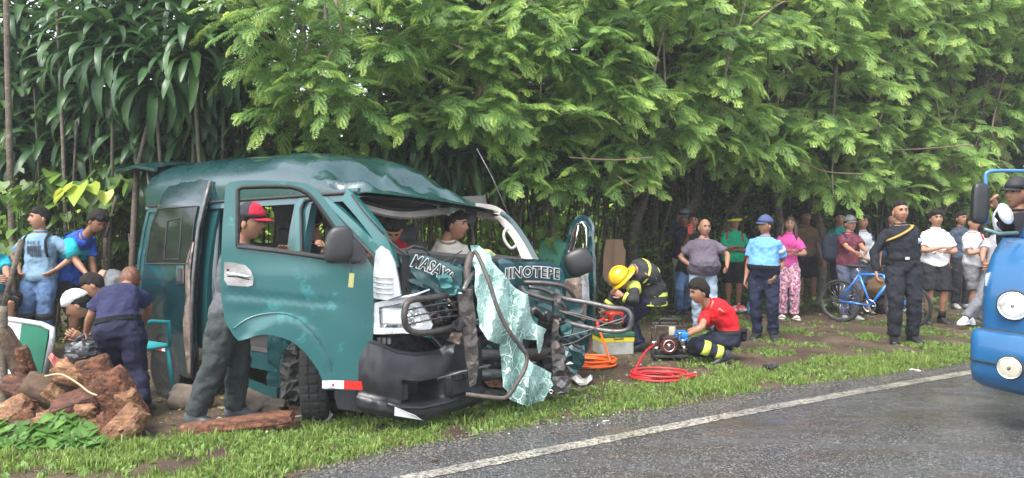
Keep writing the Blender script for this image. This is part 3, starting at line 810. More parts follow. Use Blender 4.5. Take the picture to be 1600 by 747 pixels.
mb = MB(); mb.tube(spline([P(806, 384, 6.7), P(798, 388, 6.66), P(788, 374, 6.66), P(788, 362, 6.68), P(794, 358, 6.74)], 5), .014, 7); mb.build('grab_handle', MT['cream'], van)
mb = MB(); mb.tube([P(745, 232, 7.05), P(768, 275, 7.0), P(796, 338, 6.95)], .005, 5); mb.build('aerial', MT['greybar'], van)
# dashboard and cowl
mb = MB()
dsh = [(628, 398, 5.42), (660, 395, 5.65), (700, 400, 5.9), (745, 404, 6.15), (800, 404, 6.5), (838, 408, 6.72)]
rg = []
for x, y, Y in dsh:
    p = P(x, y, Y); rg.append([p, p + Vector((VB.x, VB.y, .01)) * .18 + Vector((0, 0, .03)), p + Vector((VB.x, VB.y, 0)) * .42 + Vector((0, 0, -.04)), p + Vector((VB.x, VB.y, 0)) * .42 - Vector((0, 0, .5)), p - Vector((0, 0, .32))])
mb.rings(rg); dash = mb.build('dashboard', MT['dash'], van, angle=35)
mb = MB(); mb.tube([P(634, 391, 5.48), P(645, 385, 5.5), P(660, 387, 5.58), P(672, 398, 5.62), P(655, 402, 5.55), P(638, 399, 5.48)], .012, 6, closed=True); mb.build('instrument_hood', MT['rubber'], dash)
mb = MB(); mb.torus(V_(.62, .52, 1.22), Vector((VB.x, VB.y, .6)), .19, .014, 28, 6); mb.tube([V_(.62, .52, 1.22), V_(.4, .52, .95)], .02, 6)
mb.tube([V_(.62, .34, 1.22), V_(.62, .7, 1.22)], .012, 5); mb.build('steering_wheel', MT['rubber'], van)
mb = MB(); mb.tube([P(672, 420, 5.5), P(700, 405, 5.62), P(722, 392, 5.72)], .005, 5); mb.tube([P(700, 425, 5.6), P(712, 405, 5.66)], .006, 5); mb.build('wiper_arm', MT['rubber'], van)
# seats
def seat(u, v, w_=.48, m=None, hr=True, z=.45):
    mb = MB(); ax = Matrix(((-VB.x, VA.x, 0), (-VB.y, VA.y, 0), (0, 0, 1)))
    mb.box(V_(u, v, z + .22), (.48, w_, .14), ax, bev=.04)
    s_ = mb.build('seat', m or MT['seat'], van, angle=40)
    mb = MB(); mb.box(V_(u + .24, v, z + .58), (.12, w_, .62), ax @ Matrix.Rotation(R(-12), 3, 'Y'), bev=.04); mb.build('seat_back', m or MT['seat'], s_, angle=40)
    if hr: mb = MB(); mb.box(V_(u + .32, v, z + .98), (.09, .25, .18), ax, bev=.035); mb.build('headrest', m or MT['seat'], s_, angle=40)
seat(.95, 1.0, .42, mat('pale grey seat cloth', (.26, .26, .27), rough=.9)); seat(1.0, 1.45); seat(1.95, 1.3, .9); seat(2.75, 1.25, 1.0); seat(3.5, 1.0, 1.2)
# things seen under the open door: step box, torn inner wing, bench
mb = MB(); mb.box(V_(1.52, .45, .60), (.55, .3, .22), Matrix(((-VB.x, VA.x, 0), (-VB.y, VA.y, 0), (0, 0, 1))), bev=.01); mb.build('engine_cover', MT['greybar'], van, smooth=False)
mb = MB(); panel(mb, [(418, 520), (450, 520), (468, 545), (468, 620), (436, 622), (418, 612)], [], 8, lambda x, y, d: side_px(x, y, d + .03 * noise.noise(Vector((x * .06, y * .06, 2)))), .02, jit=.3); mb.build('lower_side_panel', MT['roof_darkrefl'], van, angle=20)
mb = MB(); panel(mb, [(383, 590), (420, 604), (436, 606), (436, 622), (400, 618), (382, 606)], [], 8, lambda x, y, d: side_px(x, y, d - .02), .03, jit=.3); mb.build('bent_sill', MT['paint'], van, angle=20)
def crumple(name, poly, fn, amp, m, step=9, seed=0, parent=None, thick=.006, frq=.07, angle=12):
    rr = random.Random(seed); off = Vector((rr.uniform(0, 50), rr.uniform(0, 50), rr.uniform(0, 50)))
    def f(x, y, d):
        q = Vector((x * frq, y * frq, 0)) + off
        n_ = noise.noise(q) + .6 * abs(noise.noise(q * 2.1)) 
        return fn(x, y, d + amp * n_)
    mb = MB(); panel(mb, poly, [], step, f, thick, jit=.35); return mb.build(name, m, parent or van, angle=angle)
crumple('wheel_liner', [(448, 545), (462, 528), (474, 545), (474, 600), (462, 628), (446, 628), (436, 612), (437, 575)], plane_px((-1.9, 5.62), (-1.2, 5.5)), .08, MT['rubber'], 7, 3, frq=.12)
crumple('wheel_arch_liner', [(465, 542), (478, 552), (505, 600), (515, 640), (540, 642), (540, 560), (500, 520), (470, 520)], plane_px((-1.9, 5.9), (-.9, 5.75)), .05, MT['rubber'], 9, 4)
# dark firewall mass behind the crushed front
mb = MB()
for k in range(5):
    u = .02 + .1 * k
    rgp = [V_(u + .03 * noise.noise(Vector((k * 3.1, j, 1))), .04 + (1.75) * j / 14, 1.0 + .1 * noise.noise(Vector((k, j * 1.7, 2)))) for j in range(15)]
    rgl = [V_(u + .03, .04 + 1.75 * j / 14, .22 + .05 * noise.noise(Vector((k, j, 4)))) for j in range(15)]
    vs = rgp + rgl; mb.add(vs, [(j, j + 1, 15 + j + 1, 15 + j) for j in range(14)])
mb.build('engine_bay', MT['scrap'], van, angle=20)
# ---- crushed front skin
FU = lambda u0: (lambda x, y, d=0.0: front_px(x, y, d, u0))
crumple('front_panel', [(622, 402), (650, 398), (700, 410), (738, 414), (739, 440), (736, 462), (700, 466), (660, 470), (640, 462), (626, 440)], FU(-.06), .10, MT['paint'], 9, 11)
fl = crumple('front_panel', [(740, 412), (790, 404), (836, 405), (860, 408), (872, 424), (878, 445), (884, 470), (872, 492), (830, 488), (800, 480), (770, 478), (745, 470)], FU(-.14), .05, MT['paint'], 10, 12, angle=24)
crumple('inner_panel', [(640, 462), (700, 462), (742, 440), (750, 520), (730, 560), (690, 545), (650, 520)], FU(.02), .16, MT['roof_darkrefl'], 9, 14)
crumple('torn_panel', [(655, 470), (735, 462), (738, 500), (700, 512), (668, 498)], FU(-.02), .12, MT['scrap'], 7, 15, frq=.12)
crumple('inner_panel', [(700, 425), (738, 415), (742, 452), (712, 462)], FU(-.12), .12, MT['doorpaint'], 7, 16, frq=.1)
crumple('torn_panel', [(835, 470), (884, 470), (900, 500), (895, 560), (880, 600), (850, 560), (832, 520)], FU(.05), .2, MT['scrap'], 9, 17, frq=.1)
crumple('side_panel_lower', [(875, 470), (915, 468), (918, 520), (912, 570), (896, 590), (880, 560)], plane_px((.3, 6.9), (.9, 7.0)), .06, MT['roof_darkrefl'], 10, 18)
crumple('floor_pan', [(740, 480), (850, 495), (890, 600), (860, 618), (760, 616), (728, 580)], FU(.14), .2, MT['scrap'], 10, 19, frq=.09)
# white corner cover with louvres, headlight
mb = MB(); CP = [(588, 392), (598, 384), (610, 392), (618, 410), (622, 432), (626, 462), (606, 468), (584, 466), (583, 430)]
cfn = plane_px((-1.0, 5.27), (-.72, 5.2))
panel(mb, CP, [], 6, lambda x, y, d: cfn(x, y, d - .03 * math.sin((x - 583) / 43 * 3.14)), .02); cc = mb.build('corner_cover', MT['silver'], van, angle=30)
for k in range(4):
    mb = MB(); y = 432 + 8 * k; mb.tube([cfn(587, y, -.022), cfn(600, y + 1, -.042), cfn(617, y + 2, -.036)], .008, 5); mb.build('louvre', MT['silver'], cc)
hfn = plane_px((-1.02, 5.28), (-.55, 5.28))
mb = MB(); HO = [(584, 474), (606, 468), (632, 462), (650, 466), (668, 490), (676, 508), (668, 524), (630, 520), (600, 522), (584, 522), (582, 500)]
HI = [(592, 480), (628, 473), (652, 480), (664, 504), (655, 512), (594, 512)]
panel(mb, HO, [HI], 6, lambda x, y, d: hfn(x, y, d - .02 * math.sin((x - 582) / 94 * 3.14)), .05); hl = mb.build('headlight', MT['silver'], van, angle=30)
mb = MB(); panel(mb, HI, [], 5, lambda x, y, d: hfn(x, y, d + .03 + .03 * noise.noise(Vector((x * .2, y * .2, 0)))), .02, jit=.3); mb.build('reflector_bowl', MT['lens'], hl, angle=15)
mb = MB(); mb.box(hfn(614, 494, .0), (.16, .04, .12), bev=.012); mb.mat(1).ball(hfn(640, 497, .01), (.035, .03, .04)); mb.build('lamp', [MT['lens'], MT['chrome']], hl, angle=30)
mb = MB(); mb.tube([hfn(610, 468, -.03), hfn(650, 460, -.05), hfn(672, 452, -.02)], [.012, .01, .006], 5); mb.build('bent_trim', MT['silver'], van)
mb = MB()
for k in range(3): mb.box(hfn(590 + 8 * k, 535, .06), (.03, .02, .05), bev=.004)
mb.build('grille_remnant', MT['greybar'], van, smooth=False)

# ---- bumper: moulded black plastic with fog lamp recess
bp_path = [(.05, -.13), (-.03, -.10), (-.10, -.05), (-.14, .05), (-.20, .20), (-.24, .38), (-.27, .58), (-.27, .80)]
top_px = [(567, 534), (580, 537), (592, 543), (612, 553), (640, 557), (672, 552), (700, 540), (722, 532)]
bot_px = [(567, 640), (580, 646), (590, 650), (606, 655), (625, 656), (655, 648), (690, 638), (726, 628)]
def bump_pt(i_f, t, off=0.0):
    i = min(int(i_f), len(bp_path) - 2); f = i_f - i
    u = bp_path[i][0] * (1 - f) + bp_path[i + 1][0] * f; v = bp_path[i][1] * (1 - f) + bp_path[i + 1][1] * f
    q = F0 + VB * u + VA * v
    lerp = lambda a: a[i][1] * (1 - f) + a[i + 1][1] * f
    y_ = lerp(top_px) * (1 - t) + lerp(bot_px) * t
    z = CAMH - (y_ - HOR) / FPX * q.y
    bul = .025 * math.sin(min(1, t * 1.25) * math.pi) + (.05 * sstep(.72, .8, t)) - .03 * sstep(.9, 1, t)
    if 3.2 < i_f < 5.2 and .40 < t < .76: bul -= .24 * sstep(3.2, 3.4, i_f) * sstep(5.2, 4.7, i_f) * sstep(.40, .45, t) * sstep(.76, .72, t)
    bul += .006 * noise.noise(Vector((i_f * 2, t * 5, 0)))
    dr = (F0 + VB * bp_path[min(i + 1, 7)][0] + VA * bp_path[min(i + 1, 7)][1]) - (F0 + VB * bp_path[i][0] + VA * bp_path[i][1])
    nn = Vector((dr.y, -dr.x)).normalized()
    return Vector((q.x + nn.x * (bul - off), q.y + nn.y * (bul - off), z))
mb = MB(); ni, nj = 70, 34
for off in (0, .05):
    vs = [bump_pt(7 * i / ni * .9999, j / nj, off) for i in range(ni + 1) for j in range(nj + 1)]
    fs = [(i * (nj + 1) + j, i * (nj + 1) + j + 1, (i + 1) * (nj + 1) + j + 1, (i + 1) * (nj + 1) + j) for i in range(ni) for j in range(nj)]
    mb.add(vs, [f[::-1] for f in fs] if off == 0 else fs)
mb.tube([bump_pt(7 * i / 20 * .9999, 0, .025) for i in range(21)], .026, 6)
bump = mb.build('bumper', MT['plastic'], van, angle=50)
mb = MB(); q = [bump_pt(a, t, -.03) for a, t in ((2.6, .80), (2.6, .93), (4.0, .98), (3.7, .90))]
mb.add(q + [v + Vector((.0, .01, 0)) for v in q], [(0, 1, 2, 3), (7, 6, 5, 4), (0, 3, 7, 4), (1, 2, 6, 5), (0, 1, 5, 4), (2, 3, 7, 6)]); mb.build('reflector', MT['white'], bump, smooth=False)
mb = MB(); mb.box(P(627, 612, 5.42), (.10, .05, .13), Matrix.Rotation(R(30), 3, 'Z'), bev=.01); mb.build('fog_recess_shade', MT['rubber'], bump, smooth=False)  # black box stands for the shade inside the fog recess
mb = MB(); mb.tube([bump_pt(a, .79, -.008) for a in (2.2, 3, 4, 5, 6)], .014, 5); mb.build('bumper_crease', MT['plastic'], bump)
mb = MB(); mb.box(P(712, 598, 5.6), (.24, .16, .2), Matrix.Rotation(R(40), 3, 'Z'), bev=.04); mb.box(P(703, 622, 5.6), (.07, .1, .17), Matrix.Rotation(R(40), 3, 'Z'), bev=.02)
mb.box(P(716, 588, 5.52), (.11, .05, .06), Matrix.Rotation(R(40), 3, 'Z'), bev=.012)
mb.build('bumper_step', MT['plastic'], bump, angle=40)
mb = MB(); mb.tube([P(683, 592, 5.45), P(720, 581, 5.45), P(765, 571, 5.6)], .018, 6, flat=.5); mb.build('bent_strut', MT['greybar'], van)
# crossmember and lower tubes
mb = MB(); mb.tube([P(742, 555, 5.85), P(780, 556, 6.05), P(860, 552, 6.5)], .05, 8); mb.build('crossmember', MT['steel'], van)
mb = MB(); mb.tube([P(742, 584, 5.8), P(785, 586, 6.0), P(850, 583, 6.4)], .045, 8); mb.build('crossmember', MT['greybar'], van)
mb = MB(); mb.tube([P(735, 612, 5.75), P(790, 618, 5.95), P(868, 606, 6.3)], .07, 8, flat=.6); mb.build('undertray', MT['scrap'], van)
crumple('wood_scrap', [(757, 597), (780, 594), (786, 600), (784, 606), (765, 605)], plane_px((-.3, 5.7), (.2, 5.9)), .01, MT['wood'], 6, 20, thick=.02)
# ---- bull bar, left loop with thin rods, burnt upright, long bent bars on the right
def loop(pts, r, m, name, n=4, closed=False, par=van, k=8):
    mb = MB(); p = spline([P(*q) for q in pts], n); mb.tube(p, r, k, closed=closed); return mb.build(name, m, par)
bb = loop([(738, 455, 5.62), (712, 459, 5.5), (675, 465, 5.32), (648, 468, 5.18), (636, 474, 5.1), (632, 490, 5.08), (634, 508, 5.1), (644, 518, 5.14), (665, 520, 5.24), (700, 513, 5.42), (738, 503, 5.58)], .023, MT['steel'], 'bull_bar', 5)
for yy0, yy1 in ((482, 470), (493, 482), (505, 492)):
    loop([(636, yy0 + 3, 5.12), (690, yy1 + 4, 5.35), (738, yy1, 5.6)], .006, MT['steel'], 'rod', 3, par=bb, k=5)
crumple('burnt_upright', [(716, 462), (724, 450), (738, 452), (742, 480), (746, 530), (748, 575), (744, 600), (734, 605), (728, 560), (724, 520), (718, 490)], plane_px((-.45, 5.42), (-.2, 5.52)), .02, MT['steel'], 6, 21, thick=.03)
loop([(724, 455, 5.45), (732, 436, 5.55), (742, 425, 5.75)], .02, MT['greybar'], 'bracket_tube', 3)
bb2 = loop([(826, 448, 6.1), (850, 452, 6.12), (880, 466, 6.1), (920, 473, 6.05), (955, 481, 6.0), (975, 483, 6.0), (984, 490, 6.0), (986, 503, 6.0), (980, 515, 6.02), (960, 518, 6.05), (930, 514, 6.1), (890, 505, 6.15), (850, 492, 6.2), (825, 482, 6.2)], .020, MT['greybar'], 'bull_bar', 5)
loop([(818, 441, 6.1), (850, 442, 6.08), (880, 447, 6.1), (893, 458, 6.15), (900, 470, 6.2)], .018, MT['steel'], 'bar', 4, par=bb2)
loop([(822, 458, 6.0), (850, 466, 6.0), (880, 476, 6.05), (880, 500, 6.1)], .018, MT['steel'], 'bar', 4, par=bb2)
loop([(876, 487, 6.0), (920, 499, 5.95), (965, 506, 5.9), (978, 492, 5.9)], .006, MT['steel'], 'rod', 3, par=bb2, k=5)
loop([(872, 528, 6.0), (915, 518, 5.95), (950, 505, 5.9), (976, 497, 5.9)], .006, MT['greybar'], 'rod', 3, par=bb2, k=5)
loop([(876, 540, 6.0), (900, 534, 6.0), (925, 520, 6.0)], .006, MT['steel'], 'rod', 3, par=bb2, k=5)
loop([(868, 485, 6.02), (905, 492, 5.98), (940, 503, 5.95)], .009, MT['steel'], 'rod', 3, par=bb2, k=5)
crumple('burnt_upright', [(866, 458), (878, 460), (874, 500), (872, 530), (880, 560), (890, 600), (888, 616), (870, 618), (864, 590), (862, 545), (864, 500)], plane_px((.3, 6.0), (.6, 6.05)), .04, MT['steel'], 6, 22, thick=.04)
crumple('bent_bracket', [(862, 590), (888, 588), (893, 600), (890, 612), (868, 616)], plane_px((.3, 5.9), (.6, 5.95)), .04, MT['greybar'], 6, 23, thick=.03)
rr = random.Random(12)
for k in range(46):                    # torn bits of skin, brackets and radiator exposed in the crushed nose
    left = k % 3 == 0
    if left: x, y, Y = rr.uniform(640, 722), rr.uniform(448, 548), 5.42 + rr.uniform(-.04, .25)
    else: x, y, Y = rr.uniform(742, 888), rr.uniform(488, 612), 6.0 + rr.uniform(-.1, .3)
    s_ = rr.uniform(7, 17); a0 = rr.uniform(0, 3); nn_ = rr.choice([4, 5, 6])
    pol = [(x + s_ * rr.uniform(.5, 1.2) * math.cos(a0 + 2 * math.pi * i / nn_), y + s_ * rr.uniform(.4, 1.1) * math.sin(a0 + 2 * math.pi * i / nn_)) for i in range(nn_)]
    an = rr.uniform(-1.1, 1.1); pp = P(x, y, Y)
    crumple('metal_fragment', pol, plane_px((pp.x - math.cos(an), pp.y - math.sin(an)), (pp.x + math.cos(an), pp.y + math.sin(an))), .025, rr.choice([MT['scrap'], MT['scrap'], MT['greybar'], MT['torn'], MT['paint'], MT['doorpaint'], MT['silver'], MT['plastic']]), 6, 60 + k, frq=.15)
crumple('metal_fragment', [(684, 432), (700, 428), (716, 440), (722, 458), (704, 462), (690, 450)], plane_px((-.56, 5.30), (-.36, 5.42)), .05, MT['doorpaint'], 6, 120, frq=.12)
for k in range(16):                    # torn wires, hoses and brackets in the wreckage
    x, y = rr.uniform(745, 880), rr.uniform(495, 600); Y = 6.15 + rr.uniform(-.1, .2)
    pts = [(x, y, Y)]
    for j in range(3): x += rr.uniform(-22, 26); y += rr.uniform(-18, 22); pts.append((x, min(y, 615), Y + rr.uniform(-.08, .08)))
    loop(pts, rr.choice([.006, .012, .02]), rr.choice([MT['steel'], MT['rubber'], MT['greybar']]), rr.choice(['cable', 'hose', 'bracket']), 4, k=5)
for k in range(10):
    x, y = rr.uniform(648, 715), rr.uniform(440, 545); Y = 5.5 + rr.uniform(-.05, .15)
    pts = [(x, y, Y)]
    for j in range(3): x += rr.uniform(-16, 20); y += rr.uniform(-14, 14); pts.append((x, y, Y + rr.uniform(-.05, .05)))
    loop(pts, rr.choice([.006, .012, .016]), rr.choice([MT['steel'], MT['rubber'], MT['greybar']]), rr.choice(['cable', 'hose', 'bracket']), 4, k=5)
# rings of a broken lamp
mb = MB(); mb.torus(P(861, 612, 5.75), (0, 1, .2), .014, .006, 14, 6); mb.build('washer', MT['chrome'], van)

# ---- shattered laminated windscreen, draped over the front
def glass_material():
    m = bpy.data.materials.new('shattered laminated glass'); m.use_nodes = True
    nt = m.node_tree; N = nt.nodes; L = nt.links; b = N['Principled BSDF']
    tc = N.new('ShaderNodeTexCoord')
    nw = N.new('ShaderNodeTexNoise'); nw.inputs['Scale'].default_value = 5; L.new(tc.outputs['Object'], nw.inputs['Vector'])
    av = N.new('ShaderNodeMixRGB'); av.blend_type = 'ADD'; av.inputs[0].default_value = .25; L.new(tc.outputs['Object'], av.inputs[1]); L.new(nw.outputs['Color'], av.inputs[2])
    def crack(sc, w0, w1):
        vo = N.new('ShaderNodeTexVoronoi'); vo.feature = 'DISTANCE_TO_EDGE'; vo.inputs['Scale'].default_value = sc; L.new(av.outputs[0], vo.inputs['Vector'])
        r = N.new('ShaderNodeMapRange'); r.inputs[1].default_value = w0; r.inputs[2].default_value = w1; r.inputs[3].default_value = 1; r.inputs[4].default_value = 0; r.clamp = True
        L.new(vo.outputs['Distance'], r.inputs[0]); return r.outputs[0]
    c1 = crack(30, .006, .075); c2 = crack(9, .004, .035)
    mx = N.new('ShaderNodeMath'); mx.operation = 'MAXIMUM'; L.new(c1, mx.inputs[0]); L.new(c2, mx.inputs[1])
    col = N.new('ShaderNodeMixRGB'); col.inputs[1].default_value = (.34, .56, .50, 1); col.inputs[2].default_value = (.92, .97, .95, 1); L.new(mx.outputs[0], col.inputs[0])
    L.new(col.outputs[0], b.inputs['Base Color']); b.inputs['Roughness'].default_value = .22; b.inputs['Specular IOR Level'].default_value = .6
    n2 = N.new('ShaderNodeTexNoise'); n2.inputs['Scale'].default_value = 4.5; n2.inputs['Detail'].default_value = 4; L.new(tc.outputs['Object'], n2.inputs['Vector'])
    ar = N.new('ShaderNodeMapRange'); ar.inputs[1].default_value = .35; ar.inputs[2].default_value = .62; ar.inputs[3].default_value = .25; ar.inputs[4].default_value = .95; L.new(n2.outputs[0], ar.inputs[0])
    am = N.new('ShaderNodeMath'); am.operation = 'MAXIMUM'; L.new(ar.outputs[0], am.inputs[0]); L.new(c2, am.inputs[1])
    tp = N.new('ShaderNodeBsdfTransparent'); tp.inputs[0].default_value = (.75, .95, .9, 1)
    tl = N.new('ShaderNodeBsdfTranslucent'); tl.inputs[0].default_value = (.6, .8, .75, 1)
    m2 = N.new('ShaderNodeMixShader'); m2.inputs[0].default_value = .15; L.new(b.outputs[0], m2.inputs[1]); L.new(tl.outputs[0], m2.inputs[2])
    ms = N.new('ShaderNodeMixShader'); L.new(am.outputs[0], ms.inputs[0]); L.new(tp.outputs[0], ms.inputs[1]); L.new(m2.outputs[0], ms.inputs[2])
    L.new(ms.outputs[0], N['Material Output'].inputs[0])
    bp = N.new('ShaderNodeBump'); bp.inputs['Strength'].default_value = .6; bp.inputs['Distance'].default_value = .006; L.new(mx.outputs[0], bp.inputs['Height']); L.new(bp.outputs[0], b.inputs['Normal'])
    return m
MT['crazed'] = glass_material()
GL = [(736, 385), (741, 420), (744, 465), (748, 510), (762, 533), (779, 537), (782, 570), (787, 605), (796, 622), (822, 637), (850, 625), (863, 603), (861, 583), (842, 572), (826, 562), (822, 548), (815, 528), (838, 530), (842, 555), (850, 535), (853, 515), (838, 508), (830, 500), (829, 478), (824, 462), (800, 443), (785, 428), (765, 398), (750, 385)]
def gfn(x, y, d):
    fold = .06 * (abs((((x - 738) * .026 + (y - 400) * .006) % 1) - .5) * 4 - 1) + .03 * math.sin((x - 738) * .11 + (y - 400) * .012) + .035 * math.sin(y * .05 + x * .03) + .03 * noise.noise(Vector((x * .05, y * .03, 1)))
    Y = 5.62 + (x - 740) * .0032 - sstep(385, 500, y) * .12 + sstep(430, 385, y) * .35 + fold + d
    return P(x, y, Y)
rj = random.Random(4); GL = [(x + rj.uniform(-2.2, 2.2), y + rj.uniform(-2.2, 2.2)) for x, y in densify(GL, 9)]
mb = MB(); panel(mb, GL, [], 6, gfn, .007, jit=.3); mb.build('shattered_windscreen', MT['crazed'], van, angle=35)
G2 = [(676, 320), (700, 318), (722, 324), (735, 332), (733, 348), (722, 352), (712, 350), (704, 340), (690, 330)]
mb = MB(); panel(mb, G2, [], 5, lambda x, y, d: P(x, y, 6.45 + (x - 680) * .004 + .03 * math.sin(x * .2) + d), .007, jit=.3); mb.build('windscreen_remnant', MT['crazed'], van, angle=35)
MT['trimrub'] = mat('muddy rubber trim', (.09, .068, .055), (.03, .026, .024), sc=12, rough=.6, bump=.3, c3=(.2, .17, .15), sc3=8, amt3=.6)
loop([(740, 392, 5.62), (748, 402, 5.6), (764, 440, 5.5), (776, 478, 5.45), (792, 512, 5.46), (812, 540, 5.5), (823, 556, 5.52), (820, 576, 5.5), (808, 598, 5.46), (796, 616, 5.44), (786, 622, 5.44), (760, 620, 5.42), (728, 616, 5.42)], .017, MT['trimrub'], 'windscreen_trim', 5)
loop([(736, 396, 5.75), (730, 420, 5.66), (732, 446, 5.62)], .03, MT['trimrub'], 'pillar_stump', 4)
loop([(738, 345, 6.75), (740, 366, 6.55), (742, 390, 6.2), (750, 404, 5.9)], .006, MT['rubber'], 'wiper', 4, k=5)
crumple('frame_scrap', [(728, 322), (745, 326), (744, 345), (736, 354), (730, 342)], plane_px((-.5, 6.6), (-.3, 6.7)), .03, MT['scrap'], 5, 31)
# lettering on the front
def text_verts(s_, size, offset=0.0, ext=0.0):
    cu = bpy.data.curves.new('t', 'FONT'); cu.body = s_; cu.size = size; cu.offset = offset; cu.resolution_u = 3; cu.extrude = ext; cu.space_character = 1.1
    cu.align_x = 'CENTER'
    o = bpy.data.objects.new('t', cu); me = bpy.data.meshes.new_from_object(o)
    vs = [v.co.copy() for v in me.vertices]; fs = [tuple(p.vertices) for p in me.polygons]
    bpy.data.meshes.remove(me); bpy.data.objects.remove(o); bpy.data.curves.remove(cu); return vs, fs
MT['lettering'] = mat('black lettering', (.015, .015, .015), rough=.5); MT['white2'] = mat('white lettering edge', (.75, .75, .72), rough=.5)
def lettering(name, s_, size, fn, parent, m, mback=None, sx=1.0, serif=True):
    for off, mm, lift in ((.0085, mback, -.002), (.0022, m, -.007)):
        if mm is None: continue
        vs, fs = text_verts(s_, size, off)
        mb = MB(); mb.add([fn(v.x * sx, v.y, lift) for v in vs], fs); o = mb.build(name, mm, parent, smooth=False)
def fmap(x0, y0, x1, y1, Y0, Y1, wid, arc=0.0):
    """text plane: baseline from pixel x0,y0 to x1,y1 at distances Y0,Y1; text of width wid is centred on it"""
    a = P(x0, y0, Y0); b = P(x1, y1, Y1); c = (a + b) / 2; t = (b - a); L_ = t.length; t.normalize(); nn = Vector((t.y, -t.x, 0)).normalized()
    up = nn.cross(t) * -1
    if up.z < 0: up = -up
    def f(x, y, lift):
        k = x / (wid / 2)
        return c + t * (x / wid * L_) + up * (y + arc * (1 - k * k)) - nn * lift
    return f
def lw(s_, size):
    v, _ = text_verts(s_, size); return max(q.x for q in v) - min(q.x for q in v)
for s_, a in (('MASAYA', (641, 415, 703, 446, 5.3, 5.42, .02)), ('JINOTEPE', (788, 436, 874, 436, 6.02, 6.3, .02))):
    wd = lw(s_, .12); lettering('lettering', s_, .12, fmap(*a[:6], wd, a[6]), van, MT['lettering'], MT['white2'])
# bent sheet carrying the letters
crumple('front_panel', [(640, 398), (668, 400), (722, 420), (722, 456), (700, 462), (655, 440), (642, 424)], plane_px((-.72, 5.36), (-.4, 5.47)), .012, MT['paint'], 9, 41, angle=30)
crumple('front_panel', [(780, 412), (860, 408), (880, 420), (884, 448), (830, 446), (782, 444)], plane_px((-.05, 6.08), (.4, 6.36)), .008, MT['paint'], 9, 42, angle=30)

# ---- wheels
def wheel(c, axis, r=.33, w_=.2, name='wheel', flat=False):
    axis = Vector(axis).normalized(); a = axis.orthogonal().normalized(); b = axis.cross(a); c = Vector(c)
    prof = [(-.5, .70), (-.52, .82), (-.47, .95), (-.42, .985), (-.2, 1.0), (-.18, .97), (-.15, .97), (-.13, 1.0), (.13, 1.0), (.15, .97), (.18, .97), (.2, 1.0), (.42, .985), (.47, .95), (.52, .82), (.5, .70)]
    n = 120; vs = []
    for i in range(n):
        t = 2 * math.pi * i / n; d = a * math.cos(t) + b * math.sin(t); cut = (i % 4 == 0)
        for j, (x, q) in enumerate(prof):
            rad = q * r - (.010 if cut and j in (3, 4, 7, 8, 11, 12) else 0)
            vs.append(c + d * rad + axis * (x * w_ + (.006 * math.sin(i * 1.57) if 4 < j < 11 else 0)))
    m_ = len(prof); fs = [(i * m_ + j, i * m_ + j + 1, ((i + 1) % n) * m_ + j + 1, ((i + 1) % n) * m_ + j) for i in range(n) for j in range(m_ - 1)]
    mb = MB(); mb.add(vs, fs); wh = mb.build(name, MT['tyre'], van, angle=30)
    mb = MB(); n = 32; rings = []
    for x, q in ((-.5, .70), (-.46, .64), (-.3, .60), (-.25, .45), (-.34, .3), (-.42, .2), (-.42, .05)):
        rings.append([c + (a * math.cos(2 * math.pi * i / n) + b * math.sin(2 * math.pi * i / n)) * q * r + axis * x * w_ for i in range(n)])
    mb.rings(rings); mb.build('rim', MT['scrap'], wh, angle=30)
wheel((-1.53, 5.72, .31), (.97, .22, .03)); wheel((VB.x * 3.25 + F0.x + .04, VB.y * 3.25 + F0.y, .07), (VA.x, VA.y, 0)); wheel((VB.x * 3.25 + F0.x + VA.x * 1.6, VB.y * 3.25 + F0.y + VA.y * 1.6, .2), (VA.x, VA.y, 0))

# ---- far front door, hanging open on the right
ffn = plane_px((.62, 7.05), (.95, 6.8))
OO = [(876, 470), (872, 430), (876, 408), (884, 380), (892, 352), (900, 338), (908, 335), (918, 340), (924, 352), (926, 400), (928, 450), (926, 500), (918, 545), (905, 560), (890, 556), (880, 520)]
OI = [(889, 394), (896, 366), (903, 350), (911, 347), (917, 356), (918, 388), (914, 394)]
mb = MB(); panel(mb, OO, [OI], 8, lambda x, y, d: ffn(x, y, d + .02 * noise.noise(Vector((x * .08, y * .08, 6)))), .05, jit=.2); fd = mb.build('front_door', MT['roof_darkrefl'], van, angle=30); fd['label'] = 'bent far front door hanging open'
mb = MB(); mb.tube([ffn(x, y, -.015) for x, y in densify(OI, 9)], .012, 5, closed=True); mb.tube([ffn(x, y, -.02) for x, y in [(906, 352), (902, 372), (896, 392)]], .01, 5); mb.build('window_seal', MT['chrome'], fd)
mb = MB(); mb.ball(P(904, 410, 6.72), 1, 18, 12, fn=lambda v, q: Vector(((abs(v.x) ** .7) * (1 if v.x > 0 else -1) * .13, v.y * .06, (abs(v.z) ** .7) * (1 if v.z > 0 else -1) * .125)), rot=Matrix.Rotation(R(-20), 3, 'Y')); mb.build('mirror_housing', MT['mirror'], fd)
crumple('door_lining', [(886, 436), (915, 432), (922, 460), (918, 500), (898, 498), (888, 465)], lambda x, y, d: ffn(x, y, d - .04), .02, MT['torn'], 7, 33, parent=fd)
crumple('chrome_trim', [(912, 430), (924, 426), (926, 470), (918, 478), (914, 455)], lambda x, y, d: ffn(x, y, d - .06), .02, MT['silver'], 6, 34, parent=fd)
# small bright rag on the dashboard
rag = crumple('patterned_cap', [(742, 392), (752, 388), (766, 390), (776, 398), (764, 404), (744, 402)], plane_px((-.3, 6.0), (-.1, 6.1)), .03, mat('orange green checked cloth', (.5, .3, .12), (.15, .4, .2), sc=22, contrast=4), 4, 35, thick=.01)
